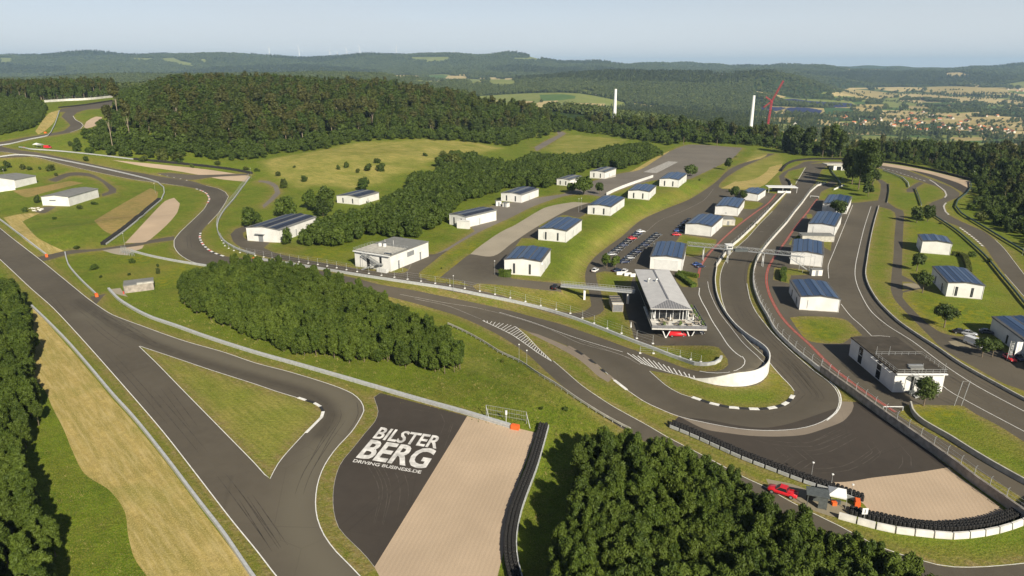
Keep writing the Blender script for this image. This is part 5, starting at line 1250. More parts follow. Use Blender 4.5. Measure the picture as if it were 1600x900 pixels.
# bunker
o, rz, W, D = frame((195,458.5),(241,452.5), LB=(191.5,449)); D = 6.5
t = thing('concrete_bunker', o, rz, 'old weathered concrete bunker with grey slab roof in the left meadow', 'bunker')
MB().box(0, 0, -.6, W, D, 2.6).build('wall', M['old_concrete'], t)
r = MB(); r.box(-.15, -.1, 2.603, W+.15, D+.1, 2.85); r.box(W*.45, -.2, 2.6, W+.2, 1, 3.1, 1); r.build('roof', [M['roof_grey'], M['concrete']], t)
MB().box(-.25, 1.4, 0, -.02, 2.6, 1.9).build('door', M['dark_steel'], t); MB().box(-.5, -.5, 0, -.1, -.1, .9).build('red_hydrant', M['red_paint'], t)
# slatted shed below the footbridge
p = g1(957, 487.5); t = thing('slatted_shed', p, 0.0, 'slatted timber shed with four stepped bays on the lawn beside the clubhouse', 'shed')
for i in range(4):
    MB().box(0, i*2.3, -.2, 3.4, i*2.3+2.1, 2.6).build('bay', M['timber'], t); MB().box(-.1, i*2.3-.05, 2.603, 3.5, i*2.3+1.4, 2.72).build('roof', M['roof_dark' if i else 'pale_concrete'], t)
MB().box(.15, -.06, .15, 3.25, .05, 2.45).build('door', M['roof_slate'], t)
# white boards beside the lawn
for px, py, l in ((969, 429.5, 'leftmost'), (981, 431, 'middle'), (990.5, 432.5, 'rightmost')):
    p = g1(px, py); o = MB().box(-1.3, -.12, 0, 1.3, .12, 1.3).box(-1.25, -.3, 0, -1.1, .3, .15).box(1.1, -.3, 0, 1.25, .3, .15).build('white_banner_board', M['trim']); o.location = p
    tag(o, l+' of the three white boards on the lawn before the car park', 'board', 'white boards on the lawn')

# ------------------------------------------------------------------ vehicles
def paint(name, c): 
    m = plain(name, c, .28, .03, 1, .1, .5); m.node_tree.nodes['Principled BSDF'].inputs['Coat Weight'].default_value = .4; return m
CARP = {'black': paint('black_car_paint', (.018, .018, .022)), 'navy': paint('navy_car_paint', (.02, .03, .075)), 'red': paint('red_car_paint', (.62, .02, .03)),
        'white': paint('white_car_paint', (.72, .72, .72)), 'silver': paint('silver_car_paint', (.33, .34, .36)), 'blue': paint('blue_car_paint', (.03, .08, .28)), 'grey': paint('grey_car_paint', (.07, .075, .085))}
M['lamp_glass'] = plain('lamp_glass', (.55, .55, .52), .2, .1, 3); M['tail'] = plain('tail_lamp', (.35, .01, .01), .3, .1, 3); M['rim'] = plain('wheel_rim', (.35, .36, .37), .35, .1, 3, .5)
SHAPES = {  # x, half width, z low, z belt ; cabin stations x, half width, z
 'car': ([(-2.15,.72,.38,.72),(-1.9,.86,.25,.86),(-1.0,.90,.22,.90),(.6,.90,.22,.88),(1.5,.87,.22,.78),(2.0,.78,.25,.66),(2.2,.62,.34,.56)], [(-1.75,.70,.88),(-1.0,.66,1.36),(.05,.66,1.42),(.95,.74,.88)], .33, (-1.35, 1.35)),
 'van': ([(-2.6,.92,.35,1.15),(-2.5,.97,.28,1.25),(0,.98,.26,1.25),(1.8,.97,.26,1.15),(2.3,.92,.28,.95),(2.6,.80,.38,.8)], [(-2.55,.90,1.25),(-2.5,.90,2.15),(1.1,.90,2.2),(2.1,.88,1.15)], .36, (-1.65, 1.7)),
 'pickup': ([(-2.65,.86,.45,1.0),(-2.5,.92,.38,1.02),(-1.0,.93,.36,1.02),(.5,.93,.36,1.05),(1.4,.92,.36,1.08),(2.3,.88,.40,1.0),(2.62,.72,.5,.85)], [(-.95,.80,1.02),(-.75,.74,1.66),(.45,.74,1.68),(1.15,.82,1.06)], .40, (-1.65, 1.7)),
}
PROTO = {}
def make_car(kind, colr):
    body, cab, wr, wx = SHAPES[kind]
    t = bpy.data.objects.new(kind if kind != 'van' else 'delivery_van', None); COL.objects.link(t)
    mb = MB(); n = 8; vs_ = []
    for x, hw, zl, zb in body:
        vs_ += [(x, -hw*.86, zl), (x, -hw, zl+.14), (x, -hw, zb-.16), (x, -hw*.88, zb), (x, hw*.88, zb), (x, hw, zb-.16), (x, hw, zl+.14), (x, hw*.86, zl)]
    fs = [tuple(range(n)), tuple(range(len(vs_)-1, len(vs_)-n-1, -1))]
    for i in range(len(body)-1): fs += [(i*n+(j+1) % n, i*n+j, (i+1)*n+j, (i+1)*n+(j+1) % n) for j in range(n)]
    mb.add(vs_, fs)
    if kind == 'pickup':
        mb.box(-2.5, -.78, 1.0, -1.05, -.70, 1.12).box(-2.5, .70, 1.0, -1.05, .78, 1.12).box(-2.55, -.78, 1.0, -2.45, .78, 1.12)
    bo = mb.build('body', CARP[colr], t, True)
    # cabin: glass sides with painted roof
    gm = MB(); vs_ = [(x, s*hw, z) for x, hw, z in cab for s in (-1, 1)]
    gm.add(vs_, [(0,1,3,2),(4,5,7,6),(0,2,4,6),(7,5,3,1),(2,3,5,4)]); gm.build('windows', M['glass'], t)
    a, b_ = cab[1], cab[2]; rm = MB(); rm.add([(a[0]-.02,-a[1]-.01,a[2]+.01),(b_[0]+.02,-b_[1]-.01,b_[2]+.01),(b_[0]+.02,b_[1]+.01,b_[2]+.01),(a[0]-.02,a[1]+.01,a[2]+.01),
        (a[0],-a[1]*.9,a[2]+.05),(b_[0],-b_[1]*.9,b_[2]+.05),(b_[0],b_[1]*.9,b_[2]+.05),(a[0],a[1]*.9,a[2]+.05)], [(0,1,5,4),(1,2,6,5),(2,3,7,6),(3,0,4,7),(4,5,6,7),(0,3,2,1)])
    for s in (-1, 1):
        rm.bar((cab[0][0], s*cab[0][1], cab[0][2]), (a[0], s*a[1], a[2]), .07); rm.bar((cab[3][0], s*cab[3][1], cab[3][2]), (b_[0], s*b_[1], b_[2]), .06)
        if kind == 'van': rm.box(-2.4, s*.90-.03, 1.2, .9, s*.90+.03, 2.15)
        else: rm.bar((-.35, s*.80, .9), (-.38, s*.67, a[2]), .06)
    rm.build('roof', CARP[colr], t)
    w0 = None
    for x in wx:
        for s in (-1, 1):
            if w0 is None:
                w0 = MB().tube((0, -.11, 0), (0, .11, 0), wr, n=14).build('wheel', M['tyre'], t, False); w = w0
                r0 = MB().tube((0, -.125, 0), (0, .125, 0), wr*.6, n=10).build('rim', M['rim'], w0)
            else:
                w = w0.copy(); COL.objects.link(w); w.parent = t; r = r0.copy(); COL.objects.link(r); r.parent = w
            w.location = (x, s*(body[2][1]-.09), wr)
    xe = body[-1][0]; xs = body[0][0]; zz = body[-2][3]-.16
    for s in (-1, 1):
        MB().box(body[-2][0]+.02, s*.58-.16, zz-.09, body[-2][0]+.14, s*.58+.16, zz+.09).build('headlight', M['lamp_glass'], t)
        MB().box(xs-.04, s*.55-.14, body[0][3]-.2, xs+.06, s*.55+.14, body[0][3]-.05).build('tail_light', M['tail'], t)
    return t
def copy_tree(o, parent=None):
    c = o.copy(); COL.objects.link(c)
    if parent: c.parent = parent
    for ch in o.children: copy_tree(ch, c)
    return c
def car(px, py, ang, colr, label, kind='car', group=None, cat=None, scale=1.0):
    k = (kind, colr); used = k in PROTO
    if not used: PROTO[k] = make_car(kind, colr); o = PROTO[k]
    else:
        o = copy_tree(PROTO[k])
    o.location = g1(px, py); o.rotation_euler = (0, 0, R(ang)); o.scale = (scale,)*3
    tag(o, label, cat or {'car': 'car', 'van': 'van', 'pickup': 'pickup truck'}[kind], group)
    if not group and 'group' in o: del o['group']
    return o
# rows on the car park
a, b = (956, 399), (1001, 363); c1 = ['silver','black','grey','black','navy','black','black','red','black','navy','white']
N1 = {0: 'silver car nearest the tree in the first car park row', 7: 'red car standing in the first car park row', 10: 'white car at the far end of the first car park row', 4: 'dark blue car halfway along the first car park row', 9: 'dark blue car next to last in the first car park row', 2: 'dark grey car third in the first car park row'}
for i, c in enumerate(c1):
    t = i/10; car(a[0]+(b[0]-a[0])*t, a[1]+(b[1]-a[1])*t, 8, c, N1.get(i, 'black car parked in the first car park row beside the lawn bank'), group='cars in the first car park row')
a, b = (975.5, 411), (1026, 369); c2 = ['navy','black','silver','black','black','navy','black','black','navy','black','grey','black','black','grey']
N2 = {2: 'silver car third from the near end of the second row'}
for i, c in enumerate(c2):
    t = i/13; t += .02 if i > 6 else 0
    car(a[0]+(b[0]-a[0])*t, a[1]+(b[1]-a[1])*t, 10, c, N2.get(i, {'silver': '', 'navy': 'dark blue car parked in the second car park row', 'black': 'black car parked in the second car park row', 'grey': 'dark grey car at the far part of the second row'}[c]), group='cars in the second car park row')
for i, (px, py, c, l) in enumerate([(1057,368,'red','red car at the near end of the row beside a paddock hall'),(1060,362,'blue','blue car next to the red car beside a paddock hall'),(1064,357,'grey','grey car third in the row beside a paddock hall'),(1068,353,'black','black car fourth in the row beside a paddock hall'),(1072,349,'navy','dark blue car fifth in the row beside a paddock hall'),(1078,345,'black','black car at the far end of the row beside a paddock hall')]):
    car(px, py, 0, c, l, group='cars beside the paddock hall')
car(964.5, 424, 30, 'navy', 'dark blue car by the trees near the white boards'); car(976, 425.5, 60, 'white', 'white car by the lawn near the white boards')
car(867, 450, 75, 'black', 'black car alone on the road near the footbridge')
car(930, 424, 60, 'white', 'small white car in the shade at the lane bend by the trees')
car(1222, 772, 148, 'red', 'red pickup truck with open bed on the dirt by the hairpin tyre wall', 'pickup', scale=1.0)
car(1522, 540, -70, 'white', 'white panel van parked on the right side lot', 'van', scale=1.05)
car(1501, 521, -25, 'black', 'black car left of the silver one on the right side lot'); car(1513.5, 523, -25, 'silver', 'silver car beside the black one under the right side trees')
car(1551, 543, -60, 'white', 'white car half hidden behind a tree on the right side lot')
car(1577, 562, -95, 'red', 'red car between the flags at the right edge'); car(1590, 561, -95, 'navy', 'dark blue car beside the white flag at the right edge')
car(1542, 521, -25, 'grey', 'dark car in the shadow of the right edge hall')
p = car(1057, 523, 0, 'red', 'red panel van under the clubhouse terrace between the V columns', 'van'); p.location = (48.2, 185.6, zat(48.2, 185.6)); p.scale = (1.0, 1, .95)
p = car(1082, 520, 0, 'black', 'black car under the right end of the clubhouse terrace'); p.location = (54.0, 185.9, zat(54.0, 185.9))
car(1089, 414.5, 20, 'blue', 'blue low race car beside the paddock hall and pit lane', scale=.9); car(1094, 418, 20, 'navy', 'dark blue low race car nearest the left pit lane line', scale=.9)
car(75, 231.5, 10, 'red', 'small red vehicle far away beside the upper left track', 'van')
car(1384, 300, 80, 'grey', 'dark car far up the small road near the tall trees') if 0 else None
# tents
def tent(px, py, w, h, label, rz=0, colr='trim'):
    p = g1(px, py); t = thing('canopy_tent', p, rz, label, 'tent')
    for x in (-w/2, w/2):
        for y in (-w/2, w/2): MB().bar((x, y, 0), (x, y, h), .07).build('leg', M['steel'], t)
    c = MB(); c.add([(-w/2,-w/2,h),(w/2,-w/2,h),(w/2,w/2,h),(-w/2,w/2,h),(0,0,h+.9),(-w/2,-w/2,h-.3),(w/2,-w/2,h-.3),(w/2,w/2,h-.3),(-w/2,w/2,h-.3)], [(0,1,4),(1,2,4),(2,3,4),(3,0,4),(5,6,1,0),(6,7,2,1),(7,8,3,2),(8,5,0,3)])
    c.build('canopy', M[colr], t)
tent(1306, 785, 3.0, 2.2, 'white canopy tent at the marshal post below the hairpin', -.4)
tent(58, 230, 3.5, 2.4, 'white canopy tent far away at the upper left marshal post'); tent(64, 231, 3.5, 2.4, 'grey canopy tent beside the red vehicle far upper left', colr='steel')
for px, py, l in ((1303, 789, 'orange crate'), (1309, 787, 'dark crate')):
    p = g1(px, py); o = MB().box(-.4, -.3, 0, .4, .3, .6).box(-.44, -.34, .603, .44, .34, .66).build('storage_crate', M['orange' if l[0] == 'o' else 'dark_steel']); o.location = p; tag(o, l+' under the white canopy tent', 'crate')
p = g1(1275, 789); t = thing('marshal_hut', p, -.35, 'dark open marshal hut between the pickup and the white tent', 'hut')
for x, y in ((-1.6, -1), (1.6, -1), (1.6, 1.2), (-1.6, 1.2)): MB().bar((x, y, 0), (x, y, 2.5), .12).build('leg', M['dark_steel'], t)
MB().box(-1.9, -1.3, 2.5, 1.9, 1.5, 2.65).build('roof', M['dark_steel'], t); MB().box(.2, -1.05, .1, 1.6, -.95, 2.498).build('panel', M['dark_steel'], t); MB().box(-1.55, 1.1, .1, 1.55, 1.18, 2.3).build('panel', M['dark_steel'], t)
p = g1(1349.5, 811); t = thing('sign_board', p, 0, 'white board with a dark vertical stroke on the curved tyre wall', 'sign')
MB().bar((0, 0, 0), (0, 0, 1.4), .08).build('post', M['steel'], t); MB().box(-.5, -.05, 1.0, .5, .05, 2.2).build('board', M['trim'], t); MB().box(-.08, -.07, 1.2, .08, -.053, 2.0).build('stroke', M['roof_slate'], t)
# poles, lamps and flags
def pole(px, py, h, label, name='lamp_post', head=True, r=.05, lean=0):
    p = g1(px, py); t = thing(name, p, 0, label, 'lamp post' if head else 'pole'); MB().tube((0, 0, -.2), (lean, 0, h), r, r*.6, 8).build('pole', M['steel'], t)
    if head: MB().box(lean-.16, -.14, h, lean+.16, .14, h+.2).build('lamp_head', M['trim'], t)
for px, py, h, l in [(709,456,5.6,'lamp post at the fence below the green strip'),(196,390,7,'camera mast at the marshal fence in the left field'),(243,302,6,'camera mast at the curved guardrail above the brown slope'),
    (393,279,7,'camera mast at the end of the upper gravel trap'),(1520,281,6,'camera mast at the corner of the far right bend'),(1597,400,6,'camera mast beside the green rail at the right edge'),
    (773,429,5,'lamp post beside the nearest terrace hall'),(904,332,7,'lamp post left of the third terrace hall'),(908,331,7,'second lamp post left of the third terrace hall'),(629,424,4,'street sign post beside the control building'),
    (1267,749,3.6,'camera mast behind the hairpin tyre wall'),(1298,762,2.8,'signal post behind the white canopy tent'),(1329,780,3,'signal post near the orange block of the hairpin'),(811,566,5,'camera mast on the green slope guardrail'),(823,570,4,'short mast on the green slope guardrail')]:
    pole(px, py, h, l)
pole(15, 290, 10, 'tall leaning mast with white head before the leftmost hall', lean=-2)
p0, p1 = g1(1491, 634), g1(1502, 634); t = thing('goal_frame', p0, 0, 'pair of tall slender posts joined by a thin wire at the lawn corner', 'pole')
for q in (Vector((0, 0, 0)), p1-p0): MB().tube(q, q+Vector((1.0, .3, 6.2)), .07).build('post', M['steel'], t)
MB().bar(Vector((1.0, .3, 6.1)), p1-p0+Vector((1.0, .3, 6.1)), .03).build('wire', M['steel'], t)
p0 = g1(1379, 641.5); p1 = g1(1410, 641.5); t = thing('barrier_gate', p0, 0, 'white boom gate across the end of the red pit lane lines', 'gate'); e = p1-p0
MB().bar((0, 0, 1), (e.x, e.y, 1), .18, .14).build('boom', M['trim'], t)
for q in (Vector((0, 0, 0)), e): MB().bar(q, q+Vector((0, 0, 1.1)), .2).build('post', M['steel'], t)
p0 = g1(1266, 308.5); p1 = g1(1279, 309.5); t = thing('barrier_gate', p0, 0, 'thin white boom gate at the far end of the right paddock', 'gate'); e = p1-p0
MB().bar((0, 0, 1), (e.x, e.y, 1), .25, .2).build('boom', M['trim'], t)
for q in (Vector((0, 0, 0)), e): MB().bar(q, q+Vector((0, 0, 1.1)), .3).build('post', M['steel'], t)
def flag(px, py, h, colr, w, fh, label, txt=None):
    p = g1(px, py); t = thing('banner_flag', p, 0, label, 'flag'); MB().tube((0, 0, 0), (0, 0, h), .06, .04).build('pole', M['trim'], t)
    f = MB(); n = 6
    vs_ = []
    for i in range(n+1):
        x = .08+w*i/n; y = .12*math.sin(i*1.1); vs_ += [(x, y-.01, h-fh), (x, y-.01, h-.1), (x, y+.02, h-fh), (x, y+.02, h-.1)]
    fs = []
    for i in range(n): a_ = 4*i; fs += [(a_, a_+4, a_+5, a_+1), (a_+2, a_+3, a_+7, a_+6), (a_+1, a_+5, a_+7, a_+3), (a_, a_+2, a_+6, a_+4)]
    f.add(vs_, fs); cl = f.build('cloth', M[colr], t)
    if txt:
        lm = MB()
        for i in range(8):
            z0 = h-fh+.25+i*(fh-.6)/8; x0 = .25; k = i % 4
            lm.box(x0, -.16, z0, x0+w*.55, -.14, z0+.07)
            if k in (0, 2): lm.box(x0, -.16, z0, x0+.08, -.14, z0+.3)
            if k in (0, 1, 3): lm.box(x0+w*.5, -.16, z0, x0+w*.5+.08, -.14, z0+.3)
            if k == 1: lm.box(x0, -.16, z0+.22, x0+w*.5, -.14, z0+.29)
        lm.build('lettering', M['trim'], t)
flag(1573, 563, 5.6, 'dark_steel', 1.1, 4.2, 'tall dark banner flag with white upright lettering before the right hall', True)
flag(1583, 563, 5.4, 'trim', 1.5, 3.6, 'plain white banner flag before the right hall')
# marshal fence frame by the gravel bed
p = g1(785, 660); t = thing('marshal_fence', p, -.35, 'galvanised debris fence frame with white signal lamp behind the gravel bed guardrail', 'fence')
m_ = MB()
for x in (-4.2, 5.2): m_.bar((x, 1, 0), (x, 1, 3), .12); m_.bar((x, 1, 2.6), (x+1.4, -.6, .1), .09)
for zz in (1, 2, 3): m_.bar((-4.2, 1, zz), (5.2, 1, zz), .05)
for i in range(18): m_.bar((-4.2+i*.55, 1, .6), (-4.2+i*.55, 1, 3), .02)
m_.build('frame', M['steel'], t); MB().tube((.8, .2, 0), (.8, .2, 2.0), .06).tube((.8, .2, 2.0), (.8, .2, 2.9), .25).build('signal_lamp', M['trim'], t)
p = g1(197, 397); t = thing('marshal_fence', p, -.55, 'galvanised debris fence panels at the marshal post in the left field', 'fence')
m_ = MB()
for x in np.linspace(-3, 6, 6): m_.bar((x, 0, 0), (x, 0, 3), .1); m_.bar((x, 0, 2.6), (x+.3, -1.2, .1), .07)
for zz in (1, 2, 3): m_.bar((-3, 0, zz), (6, 0, zz), .05)
for i in range(24): m_.bar((-3+i*.38, 0, .4), (-3+i*.38, 0, 3), .025)
m_.build('frame', M['steel'], t)
# rubble
mb = MB(); 
for i in range(26):
    c = g1(45+random.uniform(0, 22), 330-random.uniform(0, 5)); s = random.uniform(.2, .7); mb.box(c.x-s, c.y-s*.6, c.z-.1, c.x+s, c.y+s*.6, c.z+s*.8)
tag(mb.build('rubble_pile', M['pale_concrete']), 'heap of pale broken concrete beside the windowless hall', 'rubble', kind='stuff')

# ------------------------------------------------------------------ far things: masts, crane, turbines, village, solar fields
def at(px, py, Y):
    """point at forward distance Y seen at that pixel"""
    v = (py-450)/FOC; zc = Y/(CP-v*SP); return Vector(((px-800)/FOC*zc, Y, CAM_H-(SP+v*CP)*zc))
for bx, by, tx_, ty, Y, l in ((960, 178, 961, 139, 1050, 'left unfinished white wind turbine tower rising behind the wood'), (1173, 192, 1176, 149, 1000, 'right unfinished white wind turbine tower left of the red crane')):
    a, b = at(bx, by+6, Y), at(tx_, ty, Y); gzz = zat(a.x, a.y)
    t = thing('turbine_tower', (a.x, a.y, gzz), 0, l, 'tower')
    for i in range(3):
        f0, f1 = i/3, (i+1)/3; H_ = b.z-gzz
        MB().tube((0, 0, H_*f0-1), (0, 0, H_*f1-.05), 3.0-1.1*f0, 3.0-1.1*f1, 20).build('tower_section', M['trim'], t, False)
Y = 1500; M['crane_red'] = plain('crane_red', (.42, .02, .035), .5, .1, .3)
a, b, c = at(1200, 186, Y), at(1206, 158, Y), at(1224, 126, Y); gzz = zat(a.x, a.y)
t = thing('crawler_crane', (a.x, a.y, gzz), 0, 'red lattice crane with raised boom between the turbine tower and solar fields', 'crane')
def lattice(mb, p, q, w, n, m=.45):
    p = Vector(p); q = Vector(q); d = (q-p).normalized(); s = d.cross(Vector((0, 1, 0))).normalized()*w/2; u = Vector((0, w/2, 0)); C_ = [s+u, s-u, -s-u, -s+u]
    for k in C_: mb.bar(p+k, q+k, m)
    for i in range(n):
        x, y = p+(q-p)*(i/n), p+(q-p)*((i+1)/n)
        for j in range(4): mb.bar(x+C_[j], y+C_[(j+1) % 4], m*.7)
ra, rbb, rc = Vector((0, 0, 2)), b-Vector((a.x, a.y, gzz)), c-Vector((a.x, a.y, gzz))
m_ = MB(); lattice(m_, ra, rbb, 2.8, 14, .5); m_.build('mast', M['crane_red'], t)
m_ = MB(); lattice(m_, rbb, rc, 2.4, 16, .42); m_.build('boom', M['crane_red'], t)
m_ = MB(); lattice(m_, rbb, rbb+Vector((-14, 0, 9)), 1.6, 5, .45); lattice(m_, rbb, rbb+Vector((-16, 0, -13)), 1.4, 5, .4); m_.build('counter_jib', M['crane_red'], t)
m_ = MB(); m_.box(-5, -4, 0, 5, 4, 3.5); m_.build('carriage', M['crane_red'], t)
M['turbine_white'] = plain('turbine_white', (.74, .75, .76), .5, .03, .1)
first = None
for i, (px, hy, by) in enumerate([(420,74,89),(467,77,90),(515,79,90),(527,82,90),(542,80,90),(562,76,90),(619,77,90),(680,81,88),(709,79,88)]):
    Y = 8300; h_ = at(px, hy, Y); gzz = zat(h_.x, Y); H_ = h_.z-gzz; sc = 1
    t = thing('wind_turbine', (h_.x, Y, gzz), 0, ['leftmost', 'second from left', 'third from left', 'fourth from left', 'fifth from left', 'sixth from left', 'third from right', 'second from right', 'rightmost'][i]+' of the distant wind turbines on the ridge', 'wind turbine', 'wind turbines on the far ridge')
    MB().tube((0, 0, -40), (0, 0, H_), 4.2, 2.4, 8).build('tower', M['turbine_white'], t); MB().box(-2.5, -5, H_-1, 2.5, 5, H_+4).build('nacelle', M['turbine_white'], t)
    a0 = random.uniform(0, 2)
    for k in range(3):
        aa = a0+k*2.094; MB().bar((0, -6, H_+1.5), (math.cos(aa)*48, -6, H_+1.5+math.sin(aa)*48), 3.0, .9).build('blade', M['turbine_white'], t)
# village
M['tile'] = plain('red_roof_tiles', (.50, .17, .065), .7, .2, .5); M['tile_brown'] = plain('brown_roof_tiles', (.16, .09, .06), .7, .2, .5); M['render'] = plain('house_render', (.58, .55, .48), .7, .1, .3)
HP = {}
def house(px, py, rk, w=11, d=9, h=4.5, label='', group='houses of the valley village'):
    k = (rk, w)
    if k not in HP:
        t = bpy.data.objects.new('village_house', None); COL.objects.link(t)
        m_ = MB(); m_.add([(-w/2,-d/2,-1),(w/2,-d/2,-1),(w/2,d/2,-1),(-w/2,d/2,-1),(-w/2,-d/2,h),(w/2,-d/2,h),(w/2,d/2,h),(-w/2,d/2,h),(-w/2,0,h+3.8),(w/2,0,h+3.8)], [(0,1,5,4),(2,3,7,6),(1,2,6,9,5),(3,0,4,8,7)]); m_.build('wall', M['render'], t)
        m_ = MB(); o_ = .5
        m_.add([(-w/2-o_,-d/2-o_,h-.4),(w/2+o_,-d/2-o_,h-.4),(w/2+o_,0,h+4.1),(-w/2-o_,0,h+4.1),(w/2+o_,d/2+o_,h-.4),(-w/2-o_,d/2+o_,h-.4),(-w/2-o_,0,h+3.7),(w/2+o_,0,h+3.7)], [(0,1,2,3),(3,2,4,5),(0,6,7,1),(6,5,4,7)]); r = m_.build('roof', M[rk], t)
        MB().box(1, .6, h+2, 1.8, 1.4, h+5).build('chimney', M['tile_brown'], r); HP[k] = t; t2 = t
    else: t2 = copy_tree(HP[k])
    t2.scale = (1, 1, .95); t2.location = g1(px, py); t2.rotation_euler = (0, 0, random.uniform(-.6, .6)+random.choice((0, 1.57)))
    tag(t2, label, 'house', group); return t2
seeds = [(1333,199),(1345,188),(1375,190),(1398,185),(1414,191),(1430,178),(1440,196),(1450,199),(1462,184),(1480,198),(1495,183),(1500,198),(1510,203),(1530,200),(1545,205),(1555,200),(1566,204),(1470,205),(1490,207),(1420,199),(1407,189),(1383,196),(1320,187),(1560,210),(1460,192),(1515,190),(1575,208),(1430,187),(1527,207),(1340,196)]
for i, (sx, sy) in enumerate(seeds):
    for j in range(3):
        sx, sy = sx+random.gauss(0, 3), sy+random.gauss(0, .8)
        rk = random.choice(['tile', 'tile', 'tile', 'tile_brown']); w = random.choice([9, 12])
        house(sx+random.gauss(0, 5.5), sy+random.gauss(0, 1.8), rk, w, label=('red' if rk == 'tile' else 'brown')+' roofed house of the valley village on the right')
for i, (px, py, w) in enumerate([(1498,166,14),(1506,166,12),(1482,167,11),(1462,174,11),(1589,143,11),(1597,143,14),(1592,140,11),(1575,140,11),(969,147,11),(975,147,12),(961,147,11),(930,148,11),(784,122,11),(790,121,11),(798,120,14),(1241,195,15),(1558,182,11),(1540,182,12),(805,125,11)]):
    house(px, py, 'tile' if i % 3 else 'tile_brown', 15 if w > 12 else 11, label='scattered house with '+('red' if i % 3 else 'brown')+' roof outside the main village', group='scattered houses in the valley')
# photovoltaic fields: tilted rows
M['pv'] = plain('pv_blue', (.022, .028, .085), .4, .1, .02)
def pv(P, label):
    w = G(spline(P, True, 10)); lo, hi = w.min(0), w.max(0); mb = MB(); poly = w[:, :2]
    for y in np.arange(lo[1], hi[1], 9.0):
        xs = np.arange(lo[0], hi[0], 10.0); ins = inside(poly, np.stack([xs+5, np.full(len(xs), y)], 1))
        for x, k in zip(xs, ins):
            if k:
                z0 = zat(x+5, y); mb.add([(x, y-2.9, z0+.6), (x+10, y-2.9, z0+.6), (x+10, y+2.9, z0+2.6), (x, y+2.9, z0+2.6), (x, y-2.8, z0+.45), (x+10, y-2.8, z0+.45), (x+10, y+3, z0+2.45), (x, y+3, z0+2.45)], [(0,1,2,3),(7,6,5,4),(0,4,5,1),(1,5,6,2),(2,6,7,3),(3,7,4,0)])
    if mb.v: tag(mb.build('solar_array', M['pv']), label, 'solar array')
pv([(1218,157),(1240,155),(1260,158),(1290,160),(1330,162),(1335,165),(1320,168),(1290,167),(1255,163),(1230,160)], 'long dark blue solar array farther back in the valley')
pv([(1232,169),(1260,169),(1284,173),(1280,178),(1250,178),(1225,175)], 'dark blue solar array in front beside the green crop field')
pv([(1185,168),(1220,168),(1228,169),(1215,174),(1195,172)], 'small dark blue solar array behind the red crane')
pv([(978,154),(1000,154),(1015,158),(1000,162),(980,159)], 'dark blue solar array right of the left turbine tower')
# ------------------------------------------------------------------ vegetation
def leaf_mat(name, cols, transl=.10, var=.5):
    m, nt, b = new_mat(name)
    oi = nt.nodes.new('ShaderNodeObjectInfo'); cr = nt.nodes.new('ShaderNodeValToRGB')
    e = cr.color_ramp.elements; e[0].position = 0; e[0].color = (*cols[0], 1); e[1].position = 1; e[1].color = (*cols[-1], 1)
    for i, c in enumerate(cols[1:-1]): q = e.new((i+1)/(len(cols)-1)); q.color = (*c, 1)
    nt.links.new(oi.outputs['Random'], cr.inputs[0])
    c = mix(nt, noise(nt, .9, 0, var, detail=3), cr.outputs[0], tuple(x*1.7 for x in cols[len(cols)//2]))
    c = mix(nt, noise(nt, .05, 0, .45, detail=3), c, tuple(x*.6 for x in cols[0]))
    nt.links.new(c, b.inputs['Base Color']); b.inputs['Roughness'].default_value = .62; b.inputs['Specular IOR Level'].default_value = .25
    t = nt.nodes.new('ShaderNodeBsdfTranslucent'); nt.links.new(c, t.inputs[0]); ms = nt.nodes.new('ShaderNodeMixShader'); ms.inputs[0].default_value = transl
    out = nt.nodes['Material Output']; nt.links.new(b.outputs[0], ms.inputs[1]); nt.links.new(t.outputs[0], ms.inputs[2]); nt.links.new(ms.outputs[0], out.inputs[0])
    return m
M['leaf'] = leaf_mat('thicket_leaves', [(.030,.054,.006), (.050,.080,.009), (.078,.108,.013), (.040,.066,.008)])
M['leaf_wood'] = leaf_mat('wood_leaves', [(.028,.042,.006), (.052,.072,.009), (.078,.080,.012), (.036,.062,.007), (.068,.098,.011), (.030,.044,.007)])
M['leaf_brown'] = leaf_mat('olive_needles', [(.046,.052,.010), (.066,.066,.014), (.036,.046,.009)])
M['leaf_far'] = leaf_mat('far_foliage', [(.026,.044,.011), (.055,.082,.019), (.095,.115,.028), (.038,.062,.014), (.072,.084,.024)], .1)
M['leaf_fresh'] = leaf_mat('fresh_leaves', [(.034,.058,.007), (.062,.092,.010), (.046,.070,.009), (.078,.110,.014)])
M['leaf_lone'] = leaf_mat('lone_tree_leaves', [(.036,.058,.010), (.055,.078,.014)])
M['bark'] = plain('bark', (.16, .125, .085), .85, .3, 2); M['bark_pale'] = plain('pale_bark', (.34, .28, .20), .85, .3, 2)
